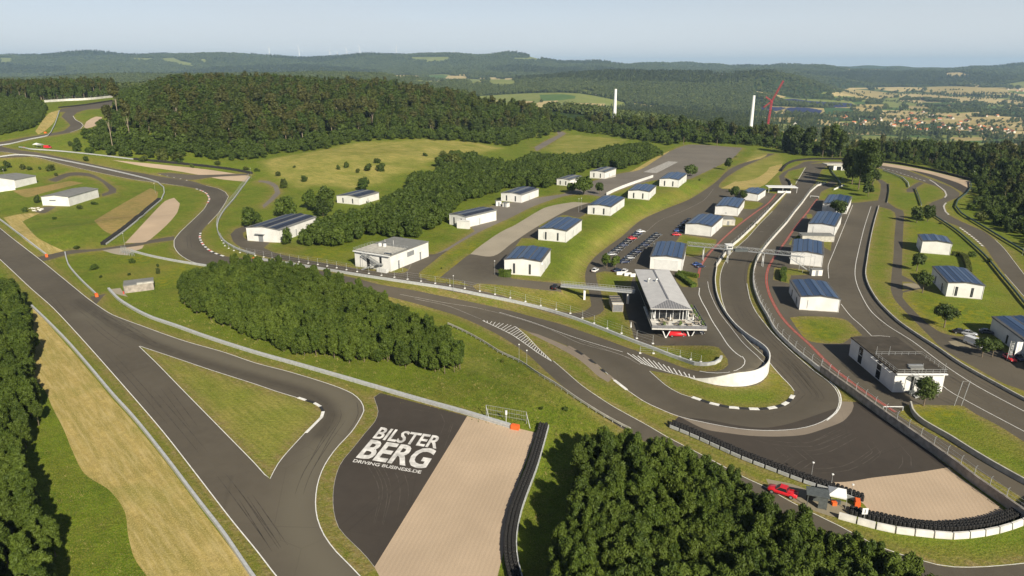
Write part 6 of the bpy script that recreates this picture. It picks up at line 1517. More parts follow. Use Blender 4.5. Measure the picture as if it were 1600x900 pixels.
def crown(seed, Rr, z0, z1, n, ls, lobes=11, core=True, conic=0.0, asp=.6):
    r = np.random.default_rng(seed); H_ = z1-z0; zc = (z0+z1)/2
    # lobes inside an ellipsoid
    L = []
    for i in range(lobes):
        a = r.uniform(0, 6.283); t = r.uniform(-.75, .8); rad = math.sqrt(max(.05, 1-t*t))*r.uniform(.35, .72)*(1-conic*(t+1)/2.2)
        L.append((math.cos(a)*rad*Rr, math.sin(a)*rad*Rr, zc+t*H_/2*.8, r.uniform(.32, .52)*(.55 if lobes > 30 else .72 if lobes > 15 else 1)*Rr*(1-conic*.5*(t+1)/2)))
    L.append((0, 0, zc+.1*H_, .6*Rr)); L = np.array(L); k = r.choice(len(L), n, p=L[:, 3]**2/np.sum(L[:, 3]**2))
    d = r.normal(size=(n, 3)); d /= np.linalg.norm(d, axis=1, keepdims=True)
    rad = L[k, 3]*r.uniform(.66, 1.22, n); sq = np.array([1, 1, min(1.25, H_/(2*Rr)+.1)])
    P = L[k, :3]+d*rad[:, None]*sq
    nn = d+r.normal(size=(n, 3))*(.85 if asp < .5 else .55); nn[:, 2] += .25; nn /= np.linalg.norm(nn, axis=1, keepdims=True)
    e1 = np.cross(nn, r.normal(size=(n, 3))); e1 /= np.linalg.norm(e1, axis=1, keepdims=True); e2 = np.cross(nn, e1)
    s = ls*r.uniform(.6, 1.3, n)[:, None]
    q = np.stack([P-e1*s, P-e2*s*asp, P+e1*s, P+e2*s*asp], 1).reshape(-1, 3)
    f = np.arange(4*n).reshape(-1, 4); V_, F_ = q.tolist(), f.tolist()
    if core:
        for x, y, z, rr_ in L:
            k0 = len(V_); t = (1+5**.5)/2; rr_ *= .80
            for v in [(-1,t,0),(1,t,0),(-1,-t,0),(1,-t,0),(0,-1,t),(0,1,t),(0,-1,-t),(0,1,-t),(t,0,-1),(t,0,1),(-t,0,-1),(-t,0,1)]:
                j = r.uniform(.42, .56)*rr_; V_.append((x+v[0]*j, y+v[1]*j, z+v[2]*j*sq[2]))
            F_ += [[k0+i for i in ff] for ff in [(0,11,5),(0,5,1),(0,1,7),(0,7,10),(0,10,11),(1,5,9),(5,11,4),(11,10,2),(10,7,6),(7,1,8),(3,9,4),(3,4,2),(3,2,6),(3,6,8),(3,8,9),(4,9,5),(2,4,11),(6,2,10),(8,6,7),(9,8,1)]]
    return V_, F_
def conifer(seed, Rr, H_, n, ls, z0=.12):
    r = np.random.default_rng(seed); t = r.uniform(z0, 1, n)**.9; a = r.uniform(0, 6.283, n); lay = .82+.18*np.cos(t*40)
    rad = (1-t)*Rr*r.uniform(.55, 1.05, n)*lay+.1
    P = np.stack([np.cos(a)*rad, np.sin(a)*rad, t*H_], 1)
    out = np.stack([np.cos(a), np.sin(a), np.full(n, -.35)], 1); up = np.stack([np.cos(a)*.5, np.sin(a)*.5, np.ones(n)], 1)+r.normal(size=(n, 3))*.3
    e2 = np.cross(out, up); e2 /= np.linalg.norm(e2, axis=1, keepdims=True); s = ls*r.uniform(.6, 1.2, n)[:, None]
    q = np.stack([P-out*s, P-e2*s*.6, P+out*s, P+e2*s*.6], 1).reshape(-1, 3); V_ = q.tolist(); F_ = np.arange(4*n).reshape(-1, 4).tolist()
    k0 = len(V_); V_ += [(math.cos(i*1.047)*Rr*.5, math.sin(i*1.047)*Rr*.5, z0*H_) for i in range(6)]+[(0, 0, H_*.93)]; F_ += [[k0+i, k0+(i+1) % 6, k0+6] for i in range(6)]
    return V_, F_
def add_trunk(V_, F_, h, r0, lean=0):
    k = len(V_); n = 6
    for z, r in ((-.5, r0), (h, r0*.6)): V_ += [(math.cos(i*6.283/n)*r+lean*z, math.sin(i*6.283/n)*r, z) for i in range(n)]
    F_ += [[k+i, k+(i+1) % n, k+n+(i+1) % n, k+n+i] for i in range(n)]; return n
def tree_mesh(name, V_, F_, mats, trunk=None):
    nf = len(F_); 
    if trunk: add_trunk(V_, F_, *trunk)
    me = bpy.data.meshes.new(name); me.from_pydata(V_, [], F_)
    for m in mats: me.materials.append(m)
    if trunk: me.polygons.foreach_set('material_index', np.r_[np.zeros(nf), np.ones(len(F_)-nf)].astype(np.int32))
    me.update(); return me
TH = [tree_mesh('thicket_tree', *crown(100+i, 1.9+.2*(i % 3), .6, 9.6+.7*(i % 2), 4600, .27, 38, True, .0, .36), [M['leaf'], M['bark']], (3, .14)) for i in range(5)]
BU = [tree_mesh('bushy_tree', *crown(140+i, 2.1, .2, 7.0+.6*(i % 2), 3000, .29, 34, True, .0, .38), [M['leaf'], M['bark']], (2, .12)) for i in range(4)]
WD = [tree_mesh('woodland_tree', *crown(200+i, 4.0+.4*(i % 2), 4.0, 19+i % 3, 950, .62, 17), [M['leaf_wood'], M['bark']], (9, .3)) for i in range(4)]
WL = [tree_mesh('woodland_crown', *crown(240+i, 4.4, .5, 11.5, 760, .70, 16), [M['leaf_fresh'], M['bark']]) for i in range(3)]
PN = [tree_mesh('pine_tree', *crown(260+i, 2.9, 9, 22, 420, .75, 8), [M['leaf_brown'], M['bark_pale']], (14, .3)) for i in range(3)]
CF = [tree_mesh('conifer_tree', *conifer(280+i, 3.0, 19, 380, .9), [M['leaf_wood'], M['bark']], (3, .25)) for i in range(2)]
FR_ = [tree_mesh('far_crown', *crown(300+i, 5.5, -1, 15, 60, 1.9, 6, True), [M['leaf_far']]) for i in range(3)]+[tree_mesh('far_conifer', *conifer(310+i, 4.2, 19, 60, 2.2, .02), [M['leaf_far']]) for i in range(2)]

def scatter(poly, step, seed=0, jit=.36):
    r = np.random.default_rng(seed); lo, hi = poly.min(0), poly.max(0)
    xs = np.arange(lo[0], hi[0], step); ys = np.arange(lo[1], hi[1], step*.866); X, Y = np.meshgrid(xs, ys); X[1::2] += step/2
    X = X+r.uniform(-jit, jit, X.shape)*step; Y = Y+r.uniform(-jit, jit, Y.shape)*step
    q = np.stack([X.ravel(), Y.ravel()], 1); return q[inside(poly, q)]
def edge_dist(poly, q, closed=True):
    P = np.vstack([poly, poly[:1]]) if closed else poly; best = np.full(len(q), 1e9)
    for a, b in zip(P[:-1], P[1:]):
        d = b-a; t = np.clip(((q-a)@d)/(d@d+1e-9), 0, 1); best = np.minimum(best, np.linalg.norm(q-(a+t[:, None]*d), axis=1))
    return best
def zp(P):
    """pixel polygon with heights -> world xy"""
    out = []
    for p in P:
        if len(p) == 2: out.append(g1(*p)[:2])
        elif p[2] == 'Y': out.append(((p[0]-800)/1121.0*p[1], p[1]))
        else: out.append(flat(*p)[:2])
    return np.array([tuple(o) for o in out], float)
SRC = bpy.data.collections.new('tree_sources')
def src(me):
    o = bpy.data.objects.new(me.name, me); SRC.objects.link(o); return o
def stuff(name, meshes, q, idx, sc, sz, label=None, cat=None):
    """one object: many trees instanced on points"""
    n = len(q); z = Hf(q[:, 0], q[:, 1])-.15; me = bpy.data.meshes.new(name)
    me.vertices.add(n); me.vertices.foreach_set('co', np.stack([q[:, 0], q[:, 1], z], 1).ravel())
    def at_(nm, ty, v, key='value'): a = me.attributes.new(nm, ty, 'POINT'); a.data.foreach_set(key, v)
    at_('vi', 'INT', idx.astype(np.int32)); s3 = np.stack([sc, sc, sz], 1).astype(np.float32); at_('vs', 'FLOAT_VECTOR', s3.ravel(), 'vector')
    rr_ = np.zeros((n, 3), np.float32); rr_[:, 2] = RNG.uniform(0, 6.283, n); at_('vr', 'FLOAT_VECTOR', rr_.ravel(), 'vector')
    o = bpy.data.objects.new(name, me); COL.objects.link(o)
    c = bpy.data.collections.new(name+'_src')
    for i, m_ in enumerate(meshes): c.objects.link(bpy.data.objects.new('%02d_%s' % (i, m_.name), m_))
    ng = bpy.data.node_groups.new(name, 'GeometryNodeTree'); ng.interface.new_socket('Geometry', in_out='INPUT', socket_type='NodeSocketGeometry'); ng.interface.new_socket('Geometry', in_out='OUTPUT', socket_type='NodeSocketGeometry')
    N = ng.nodes; gi = N.new('NodeGroupInput'); go = N.new('NodeGroupOutput'); ip = N.new('GeometryNodeInstanceOnPoints'); ci = N.new('GeometryNodeCollectionInfo')
    ci.inputs['Collection'].default_value = c; ci.inputs['Separate Children'].default_value = True; ci.inputs['Reset Children'].default_value = True
    def na(nm, ty): a = N.new('GeometryNodeInputNamedAttribute'); a.data_type = ty; a.inputs['Name'].default_value = nm; return a.outputs['Attribute']
    K = ng.links.new; K(gi.outputs[0], ip.inputs['Points']); K(ci.outputs[0], ip.inputs['Instance']); ip.inputs['Pick Instance'].default_value = True
    K(na('vi', 'INT'), ip.inputs['Instance Index']); K(na('vs', 'FLOAT_VECTOR'), ip.inputs['Scale']); K(na('vr', 'FLOAT_VECTOR'), ip.inputs['Rotation']); K(ip.outputs[0], go.inputs[0])
    md = o.modifiers.new('scatter', 'NODES'); md.node_group = ng
    return tag(o, label, cat, None, 'stuff')
def indiv(name, meshes, q, idx, sc, sz, label, cat, group):
    z = Hf(q[:, 0], q[:, 1])-.15
    for i in range(len(q)):
        o = bpy.data.objects.new(name, meshes[idx[i]]); COL.objects.link(o); o.location = (q[i, 0], q[i, 1], z[i]); o.rotation_euler = (0, 0, random.uniform(0, 6.28)); o.scale = (sc[i], sc[i], sz[i])
        tag(o, label, cat, group)
# --- thickets
THK = [
 (zp([(900,676,7.6),(960,668,7.6),(1020,684,7.6),(1090,702,7.6),(1150,728,7.6),(1185,757,8.4),(1240,792,8.6),(1290,814,8.2),(1340,832,7.6),(1400,862,7.6),(1450,888,7.6),(1560,960,7.6),(1560,1100,5),(850,1100,5),(864,960,5),(864,880,5),(882,805,5),(899,740,5),(906,700,6)]), 2.35, 'leafy tree packed into the dark thicket in the bottom right foreground', 'trees of the bottom right thicket', 0, (.82, 1.08)),
 (zp([(280,428,6),(300,416,6.5),(340,405,7),(400,407,7),(450,414,7),(520,434,7),(600,450,7),(640,472,7),(690,502,7),(713,522,6),(722,548,5),(722,572,2.5),(700,576,2.5),(650,567,2),(590,558,2),(530,556,2),(500,548,2),(450,545,2),(420,528,2),(380,515,2),(320,490,2),(285,465,3),(276,442,4)]), 2.6, 'bushy tree of the long thicket in the middle of the picture', 'trees of the middle thicket', 1, (.78, 1.02)),
 (zp([(-80,418,6),(0,432,6),(28,450,6),(44,470,6),(50,500,6),(45,550,6),(50,600,6),(54,640,6),(36,675,6),(50,710,6),(62,760,6),(75,800,6),(98,850,6),(90,905,6),(60,980,6),(-300,980,6),(-300,500,6)]), 3.3, 'leafy tree of the wood along the left edge of the foreground', 'trees of the left foreground wood', 0, (.7, 1.05)),
]
allT = []
for wi, (poly, st, lb, gr, ty, (s0, s1)) in enumerate(THK):
    q = scatter(poly, st, 11+wi); ed = edge_dist(poly, q)
    sc = RNG.uniform(s0, s1, len(q))*np.clip(.90+ed*.04, .90, 1.0)
    for i in range(len(q)): allT.append((math.hypot(q[i, 0], q[i, 1])/sc[i], wi, q[i], sc[i]))
allT.sort(key=lambda t: t[0])
for wi, (poly, st, lb, gr, ty, _) in enumerate(THK):
    meshes = BU+TH[:2] if ty else TH
    for part, sel in ((0, allT[:300]), (1, allT[300:])):
        S_ = [t for t in sel if t[1] == wi]
        if not S_: continue
        q = np.array([t[2] for t in S_]); sc = np.array([t[3] for t in S_]); idx = RNG.integers(0, len(meshes), len(q)); sz = sc*RNG.uniform(.85, 1.15, len(q))
        if part == 0: indiv('thicket_tree', meshes, q, idx, sc, sz, lb, 'tree', gr)
        else: stuff(['foreground_thicket', 'middle_thicket', 'left_thicket'][wi], meshes, q, idx, sc, sz)
# --- middle wood and hill woods
FM = zp([(449,380),(490,386),(530,389),(550,380),(575,368),(610,371),(650,375),(680,360),(697,348),(704,333),(716,321),(735,313),(762,307),(790,295),(830,294),(850,297),(868,289),(885,275),(915,269),(928,264),(950,262),(968,267),(990,260),(1015,251),(1033,242),
 (1035,231,8),(1012,218,8),(975,222,8),(940,227,8),(905,237,8),(870,239,8),(830,235,8),(800,248,8),(775,248,8),(740,240,8),(700,240,8),(690,252,8),(678,264,8),(640,268,8),(634,288,8),(600,300,8),(590,318,8),(530,327,8),(500,338,8),(470,352,8),(450,364,8)])
FH = zp([(110,232),(160,242),(215,247),(262,250),(362,251),(400,250),(440,241),(500,235),(540,226),(580,221),(650,218),(712,221),(795,229),(830,219),(867,209),(885,204),(940,210),(980,217),(1045,228),(1075,222),(1160,227),(1200,230),(1230,239),(1250,245),(1321,246),
 (1321,700,'Y'),(1250,820,'Y'),(1100,860,'Y'),(950,900,'Y'),(800,960,'Y'),(650,1150,'Y'),(400,1250,'Y'),(200,1250,'Y'),(182,1000,'Y'),(186,157),(178,175),(150,205),(128,222)])
FR2 = zp([(1321,246),(1370,250),(1450,260),(1505,277),(1524,288),(1518,312),(1528,334),(1555,350),(1600,382),(1700,450),(2100,620),(2100,600,'Y'),(1800,650,'Y'),(1600,700,'Y'),(1450,730,'Y'),(1321,780,'Y')])
FL2 = zp([(-200,225),(0,212),(50,202),(66,189),(73,172),(69,163),(0,160),(-200,160)])
FL3 = zp([(-250,163),(0,158),(70,157),(150,153),(180,149),(190,1250,'Y'),(0,1250,'Y'),(-300,1250,'Y')])
woods = [(FM, 4.6, 0, (.58, .84), 6, 'tree of the dark wood between the halls and the meadow', 'trees of the middle wood'),
         (FH, 8.6, 1, (1.05, 1.75), 70, 'tree at the front of the large wood behind the meadow', 'trees of the large wood behind'),
         (FR2, 6.6, 1, (.6, .95), 30, 'tree of the shaded wood behind the far right bend', 'trees of the wood at the right'),
         (FL2, 4.6, 0, (.5, .8), 18, 'tree of the small wood at the far left edge', 'trees of the far left wood'),
         (FL3, 7.5, 1, (.8, 1.15), 15, 'tree of the dark wood on the left skyline', 'trees on the left skyline')]
allW = []
for wi, (poly, st, ty, (s0, s1), ew, lb, gr) in enumerate(woods):
    q = scatter(poly, st, 31+wi)
    if wi == 0: ed = edge_dist(poly, q)
    else: ed = edge_dist(poly, q)
    r = np.random.default_rng(50+wi)
    f = np.clip(ed/ew, 0, 1); sc = r.uniform(s0, s1, len(q))*(.42+.58*f if ty else .75+.25*f)
    kind = r.uniform(0, 1, len(q))
    for i in range(len(q)):
        if ty: k = (4 + r.integers(0, 3)) if f[i] < .5 else (7+r.integers(0, 3) if kind[i] < .16 else (10+r.integers(0, 2) if kind[i] < .30 and wi else r.integers(0, 4)))
        else: k = 4+r.integers(0, 3)
        s_i = sc[i]*(1.25 if (ty and f[i] < .5) else 1); allW.append((math.hypot(q[i, 0], q[i, 1])/s_i, wi, q[i], s_i, int(k)))
allW.sort(key=lambda t: t[0])
WM = WD+WL+PN+CF
for wi, (poly, st, ty, _, ew, lb, gr) in enumerate(woods):
    for part, sel in ((0, allW[:300]), (1, allW[300:])):
        S_ = [t for t in sel if t[1] == wi]
        if not S_: continue
        q = np.array([t[2] for t in S_]); sc = np.array([t[3] for t in S_]); idx = np.array([t[4] for t in S_]); sz = sc*RNG.uniform(.85, 1.15, len(q))*(.80 if wi == 1 else 1)
        if part == 0: indiv('woodland_tree', WM, q, idx, sc, sz, lb, 'tree', gr)
        else: stuff(['middle_wood', 'hill_wood', 'right_wood', 'left_wood', 'skyline_wood'][wi], WM, q, idx, sc, sz)
# --- far woodland over the valley and the ridges
r = np.random.default_rng(77); Q = []; S2 = []; Y = 1130.0
while Y < 8600:
    s = max(8.0, Y*.0042); xs = np.arange(-.80*Y, .80*Y, s)
    x = xs+r.uniform(-.45, .45, len(xs))*s; y = Y+r.uniform(-.45, .45, len(xs))*s; Q.append(np.stack([x, y], 1)); S2.append(np.full(len(xs), s)); Y += s
Q = np.vstack(Q); S2 = np.concatenate(S2); L_ = key_at(Q[:, 0], Q[:, 1]); k = L_ == 1
nz_ = np.sin(Q[:, 0]/260+2)*np.sin(Q[:, 1]/330)+.6*np.sin(Q[:, 0]/97+Q[:, 1]/141)
px_ = 800+1121*Q[:, 0]/Q[:, 1]
open_ = (Q[:, 1] > 1500) & (Q[:, 1] < 3600) & (px_ > 1180) & (nz_ < .35)      # the valley floor on the right is mostly open
k &= ~open_ | (r.uniform(0, 1, len(Q)) < .30)
k &= ~((Q[:, 1] > 3600) & (Q[:, 1] < 5400) & (px_ > 1290) & (nz_ < .1) & (r.uniform(0, 1, len(Q)) < .8))
SW = G(seeds)[:, :2]
for s0 in SW: k &= np.hypot(Q[:, 0]-s0[0], (Q[:, 1]-s0[1])) > 75
Q, S2 = Q[k], S2[k]
sc = np.clip(S2/9.0, 1.0, 3.2)*r.uniform(.75, 1.2, len(Q)); sz = r.uniform(.7, 1.15, len(Q))*np.clip(.9+Q[:, 1]/12000, .9, 1.4)
cf = (np.sin(Q[:, 0]/410)+np.sin(Q[:, 1]/300+1) > .5); idx = np.where(cf & (r.uniform(0, 1, len(Q)) < .7), 3+r.integers(0, 2, len(Q)), r.integers(0, 3, len(Q)))
stuff('far_woodland', FR_, Q, idx, sc, sz)
# hedgerow trees in the farmland
hr = []
for P in [[(1310,152),(1345,156),(1380,158),(1450,163)],[(1400,146),(1445,148),(1500,152),(1560,156)],[(1370,170),(1420,172),(1480,174)],[(1330,170),(1345,180),(1380,182)],[(1300,205),(1400,208),(1500,211),(1600,214)],[(1290,206),(1350,209),(1440,213)],[(1280,182),(1340,183),(1400,184)],[(1460,170),(1500,172),(1560,174),(1600,176)],[(1440,147),(1480,148),(1520,150),(1600,154)],[(860,162),(900,166),(930,168)],[(800,168),(860,170),(930,174)],[(1315,141),(1330,146),(1345,150)],[(1430,157),(1470,158),(1540,163),(1600,165)],[(1420,198),(1480,207),(1560,212)],[(1500,170),(1530,176),(1560,178),(1590,182)],[(700,125),(740,130),(800,136)],[(600,124),(640,124),(690,124)]]:
    W = wline(P, 3); W = resample_l(W, 13); hr += [(p[0]+random.gauss(0, 5), p[1]+random.gauss(0, 7)) for p in W if random.random() < .85]
for _ in range(95):
    cx, cy = random.uniform(1296, 1640), random.uniform(140, 226); c0 = g1(cx, cy); n_ = random.randint(3, 16)
    hr += [(c0.x+random.gauss(0, 6+n_*2.2), c0.y+random.gauss(0, 5+n_)) for _ in range(n_)]
for sx, sy in seeds: hr += [tuple(g1(sx+random.gauss(0, 7), sy+random.gauss(0, 2))[:2]) for _ in range(4)]
for px, py in [(1335,143),(1347,145),(1350,147),(1343,148),(1408,150),(1441,149),(1450,155),(1435,140),(1522,148),(1524,147),(1467,152),(1490,152),(846,160),(1490,148),(1475,149)]: hr += [tuple(g1(px, py)[:2])]*2
hr = np.array(hr); stuff('hedgerow_trees', FR_[:3], hr, RNG.integers(0, 3, len(hr)), RNG.uniform(.7, 1.3, len(hr)), RNG.uniform(.5, .95, len(hr)))

# --- single trees: crown on a trunk with limbs
def lone(px, py, toppy, wpx, label, seed, conif=False, name='broadleaf_tree', dens=1.0, group=None, mat='leaf_lone', trunkf=.32):
    p = g1(px, py); zc = math.hypot(p.x, p.y); dep = p.y*CP+(CAM_H-p.z)*SP
    h = (py-toppy)*dep/FOC/CP*.97; Rr = wpx/2*dep/FOC
    t = thing(name, p, 0, label, 'tree', group)
    n = int(np.clip(900000/dep**1.15*dens*(Rr/3)**1.2, 260, 2600)); ls = float(np.clip(dep*.0016, .2, 1.1))
    if conif: V_, F_ = conifer(seed, Rr, h, n, ls*1.3)
    else: V_, F_ = crown(seed, Rr, h*trunkf, h, n, ls, 12)
    t2 = mesh_obj('crown', V_, F_, M[mat], t)
    tb = MB(); tb.tube((0, 0, -.3), (0, 0, h*.55), .05*Rr+.06, .03*Rr+.03)
    for k in range(4): a = k*1.6+seed; tb.tube((0, 0, h*(.28+.05*k)), (math.cos(a)*Rr*.6, math.sin(a)*Rr*.6, h*(.55+.06*k)), .02*Rr+.03, .02, 5)
    tb.build('trunk', M['bark'], t); return t
lone(1443, 634, 588, 36, 'lone tree before the race control building', 1)
lone(1475, 512, 475, 34, 'lone tree on the sloping lawn beside the road bend', 2)
lone(1534, 558, 526, 24, 'tree beside the white van', 3); lone(1550, 558, 529, 20, 'tree in front of the half hidden white car', 4)
lone(1432, 348, 325, 20, 'left of the two round trees by the far right track', 5, trunkf=.2); lone(1449, 346, 322, 19, 'right of the two round trees by the far right track', 6, trunkf=.2)
lone(1432, 424, 397, 22, 'tree at the left end of the tall grass plot', 7); lone(1441, 458, 425, 26, 'tree left of the hall with two dark slots', 8)
lone(1308, 336, 314, 25, 'round tree in front of the farthest right hall', 9, trunkf=.15); lone(1356, 307, 289, 17, 'dark tree on the lawn below the tall group', 10)
for i, (px, py, tp, w) in enumerate([(1331,288,214,27),(1341,296,211,31),(1354,300,214,29),(1363,291,219,25),(1325,280,222,21),(1348,286,208,27)]):
    lone(px, py, tp, w, ['left back tree', 'front middle tree', 'front right tree', 'right back tree', 'leftmost lower tree', 'tallest tree'][i]+' of the towering dark group above the right halls', 20+i, name='tall_tree', dens=2.2, group='towering trees above the right halls', mat='leaf_wood', trunkf=.02)
lone(1078, 275, 258, 23, 'dark round tree at the corner of the upper apron', 11, trunkf=.2); lone(1137, 266, 248, 11, 'small tree on the dry bank above the curving road', 12)
lone(1147, 311, 292, 15, 'left of the two small trees behind a paddock hall', 13); lone(1161, 312, 298, 13, 'right of the two small trees behind a paddock hall', 14)
lone(948, 420, 398, 17, 'left tree of the pair below the parked cars', 15, mat='leaf'); lone(961, 418, 400, 15, 'right tree of the pair below the parked cars', 16, mat='leaf')
lone(912, 305, 278, 32, 'largest of the three trees beside the pale gravel lane', 17, mat='leaf'); lone(893, 302, 286, 16, 'left tree of the three beside the pale gravel lane', 18); lone(937, 304, 286, 13, 'right tree of the three beside the pale gravel lane', 19)
for i, (px, py, tp, w, l) in enumerate([(391,355,322,26,'round tree left of the long dark roofed hall'),(402,352,332,18,'lower tree touching the long dark roofed hall'),(441,338,310,24,'left tree behind the long dark roofed hall'),(455,340,308,22,'right tree behind the long dark roofed hall'),(484,326,298,24,'bushy tree left of the hall in the meadow'),(496,330,308,22,'low tree beside the bushy one at the meadow hall'),(512,332,290,24,'pointed tree at the wall of the meadow hall'),(505,338,312,22,'small tree under the pointed one at the meadow hall'),(569,298,278,19,'tree behind the roof of the meadow hall'),(444,294,278,11,'slim tree beside the winding meadow path'),(710,266,240,30,'tall tree at the top left of the middle wood'),(690,262,243,20,'tree left of the tall one at the middle wood'),(740,262,238,28,'tree right of the tall one at the middle wood')]):
    lone(px, py, tp, w, l, 40+i, mat='leaf_wood' if i > 5 else 'leaf', trunkf=.08)
for i, (px, py, tp, w) in enumerate([(1228,238,195,18),(1242,241,188,22),(1262,243,196,20),(1285,245,192,19),(1300,246,193,20),(1312,247,200,16),(1120,228,184,18),(1068,226,186,16)]):
    lone(px, py, tp, w, 'tall dark tree standing out of the wood behind the topmost bend', 120+i, name='tall_tree', dens=2.0, group='tall trees behind the topmost bend', mat='leaf_wood', trunkf=.1)
# bare stemmed pines on the front of the hill wood
for i, (px, py, tp) in enumerate([(176,218,165),(205,214,158),(280,196,142),(393,208,162),(408,178,140),(425,190,148),(430,192,156),(546,190,158),(572,190,155),(583,196,158),(185,173,132),(475,182,138)]):
    p = g1(px, py+12); t = lone(px, py+12, tp-3, 16, 'tall pine with a bare pale stem at the front of the large wood', 70+i, name='pine_tree', mat='leaf_brown', trunkf=.55, group='bare stemmed pines of the large wood')
    for c in t.children:
        if c.name.startswith('trunk'): c.data.materials[0] = M['bark_pale']
# shrubs
SHR = [tree_mesh('shrub', *crown(400+i, 1.6, -.3, 2.6, 500, .26, 8), [M['leaf_wood']]) for i in range(3)]
sh = [(435,275,10,8),(541,262,10,10),(529,265,8,8),(559,270,8,8),(576,267,15,13),(596,267,19,13),(590,255,13,9),(664,244,9,6),(475,284,12,11),(692,244,11,10),(460,262,5,4),(405,268,5,4),(36,265,9,10),(47,266,9,7),(79,267,15,11),(88,275,7,6),(62,265,5,5),(12,262,14,12),(4,268,12,10),
      (59,317,11,14),(40,331,11,8),(125,327,9,8),(147,320,11,6),(85,343,8,5),(120,389,10,6),(147,421,14,9),(207,411,12,8),(247,428,8,12),(158,434,6,5),(202,430,7,4),(247,417,5,6),(300,262,8,7),(280,256,12,9),(340,258,10,8),(225,252,14,10),(255,250,20,20),(278,252,20,17),(385,266,10,7),(400,268,8,6),(135,252,10,9),(110,228,9,8),(120,236,16,12),(140,240,16,12),
      (1470,350,6,4),(1519,401,14,9),(1545,410,8,8),(454,350,8,8),(845,640,8,6),(884,642,10,8),(785,566,6,5),(1140,300,6,5),(1175,350,4,3),(1181,352,4,3),(1093,282,4,3),(690,420,3,3),(455,415,8,10),(1515,328,14,12),(1532,345,20,16),(1545,330,22,22),(1548,300,20,20),(1560,352,24,20),(1580,362,24,22)]
for i, (px, py, w, hh) in enumerate(sh):
    p = g1(px, py); dep = p.y*CP+(CAM_H-p.z)*SP; o = bpy.data.objects.new('shrub', SHR[i % 3]); COL.objects.link(o); o.location = p; s = w*dep/FOC/3.4; o.scale = (s, s, hh*dep/FOC/2.9)
    o.rotation_euler = (0, 0, i*1.3)
    reg = 'in the tan meadow' if (400 < px < 700 and py < 300) else 'on the left grassland' if px < 400 else 'below the right wood' if px > 1500 else 'on the grass between the tracks'
    tag(o, 'rounded dark green shrub standing alone '+reg, 'shrub', 'shrubs '+reg)
# clipped hedges
def hedge(P, w, h, label, mat='leaf'):
    W = resample(wline(P, 5), .5); o, Q_ = local(W); a, b = ribbon_pts(Q_, w*.8); V_ = []; F_ = []; r = random
    mb = MB(); along_box(mb, Q_, w*.86, -.2, h*.9)
    for i in range(len(Q_)*int(26*h)):
        k = r.randrange(len(Q_)); t = r.random(); side = r.random(); s = .2
        c = np.array([a[k][0]*(1-t)+b[k][0]*t, a[k][1]*(1-t)+b[k][1]*t, Q_[k][2]+h])
        if side < .6: e = a[k] if side < .3 else b[k]; c = np.array([e[0], e[1], Q_[k][2]+r.random()*h])
        c = Vector(c)+Vector((r.gauss(0, .12), r.gauss(0, .12), r.gauss(0, .08))); e1 = Vector((r.gauss(0, 1), r.gauss(0, 1), r.gauss(0, 1))).normalized()*s; e2 = e1.orthogonal().normalized()*s
        mb.add([c-e1, c+e2, c+e1, c-e2], [(0, 1, 2, 3)])
    h_ = mb.build('clipped_hedge', M[mat]); h_.location = o; tag(h_, label, 'hedge')
hedge([(1058,432),(1066,436),(1076,444),(1084,449)], 2.2, 1.4, 'front clipped hedge right of the clubhouse'); hedge([(1060,428),(1072,430),(1090,434)], 1.8, 1.3, 'rear clipped hedge right of the clubhouse')
hedge([(781,431),(790,432.5),(798,432)], 2.0, 2.4, 'bright green hedge at the corner of the nearest terrace hall'); hedge([(1225,424),(1222,432),(1224,440)], 2.0, 1.8, 'curved clipped hedge on the lawn behind the nearest right hall')
hedge([(1247,374),(1254,372)], 2.5, 1.4, 'small yellow green hedge between two right halls'); hedge([(1488,399),(1500,400),(1507,404),(1512,418),(1514,428)], 2.0, 1.5, 'dark hedge round the tall grass plot', 'leaf_wood')
hedge([(1424,633),(1440,650),(1470,668),(1510,690)], .9, .7, 'low ragged hedge along the lawn above the grey wall') if 0 else None
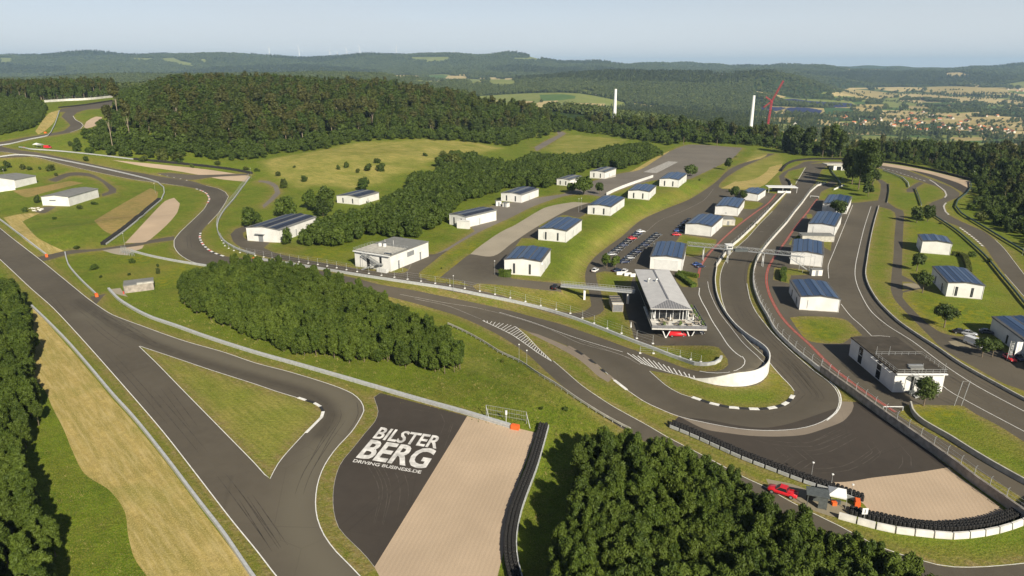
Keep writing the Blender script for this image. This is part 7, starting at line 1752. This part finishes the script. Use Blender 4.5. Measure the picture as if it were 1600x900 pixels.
# tall rough grass: tufts over the unmown slopes
TF = []
for i in range(3):
    r = np.random.default_rng(500+i); V_ = []; F_ = []
    for k in range(16):
        a = r.uniform(0, 6.28); x, y = r.normal(0, .35, 2); l = r.uniform(.18, .5); w = .06; dx, dy = math.cos(a)*w, math.sin(a)*w; j = len(V_)
        V_ += [(x-dx, y-dy, -.03), (x+dx, y+dy, -.03), (x+r.normal(0, .15), y+r.normal(0, .15), l)]; F_.append((j, j+1, j+2))
    TF.append((V_, F_))
M['tuft'] = leaf_mat('rough_grass', [(.085,.125,.018), (.13,.155,.028), (.18,.17,.05)], .3)
M['tuft_dry'] = leaf_mat('straw_tufts', [(.30,.25,.09), (.38,.30,.12), (.22,.21,.07)], .2)
tm = [tree_mesh('tuft', v, f, [M['tuft']]) for v, f in TF]+[tree_mesh('straw', list(v), list(f), [M['tuft_dry']]) for v, f in TF]
gp = [zp([(175,475),(240,510),(400,565),(580,615),(800,680),(860,668),(850,740),(825,800),(818,900),(900,940),(1000,700),(940,660),(880,625),(800,570),(740,535),(700,512),(640,490),(560,470),(430,540),(280,470)]),
      zp([(60,640),(90,690),(130,760),(190,800),(205,870),(240,920),(90,960),(90,800)])]
tq = np.vstack([scatter(g, .95, 90+i) for i, g in enumerate(gp)]); tk = key_at(tq[:, 0], tq[:, 1]); tq = tq[tk == 0]
stuff('rough_grass', tm, tq, RNG.choice([0, 1, 2, 0, 1, 2, 0, 1, 2, 3], len(tq)), RNG.uniform(.6, 1.6, len(tq)), RNG.uniform(.5, 1.3, len(tq)))
# ------------------------------------------------------------------ haze
m = bpy.data.materials.new('haze'); m.use_nodes = True; nt = m.node_tree; nt.nodes.remove(nt.nodes['Principled BSDF'])
pv_ = nt.nodes.new('ShaderNodeVolumePrincipled'); pv_.inputs['Color'].default_value = (.52, .75, 1.0, 1); pv_.inputs['Density'].default_value = 5.6e-5; pv_.inputs['Anisotropy'].default_value = .0
nt.links.new(pv_.outputs[0], nt.nodes['Material Output'].inputs['Volume'])
hb = MB().box(-31000, -1200, -260, 31000, 31000, 420).build('haze', m); tag(hb, kind='stuff')
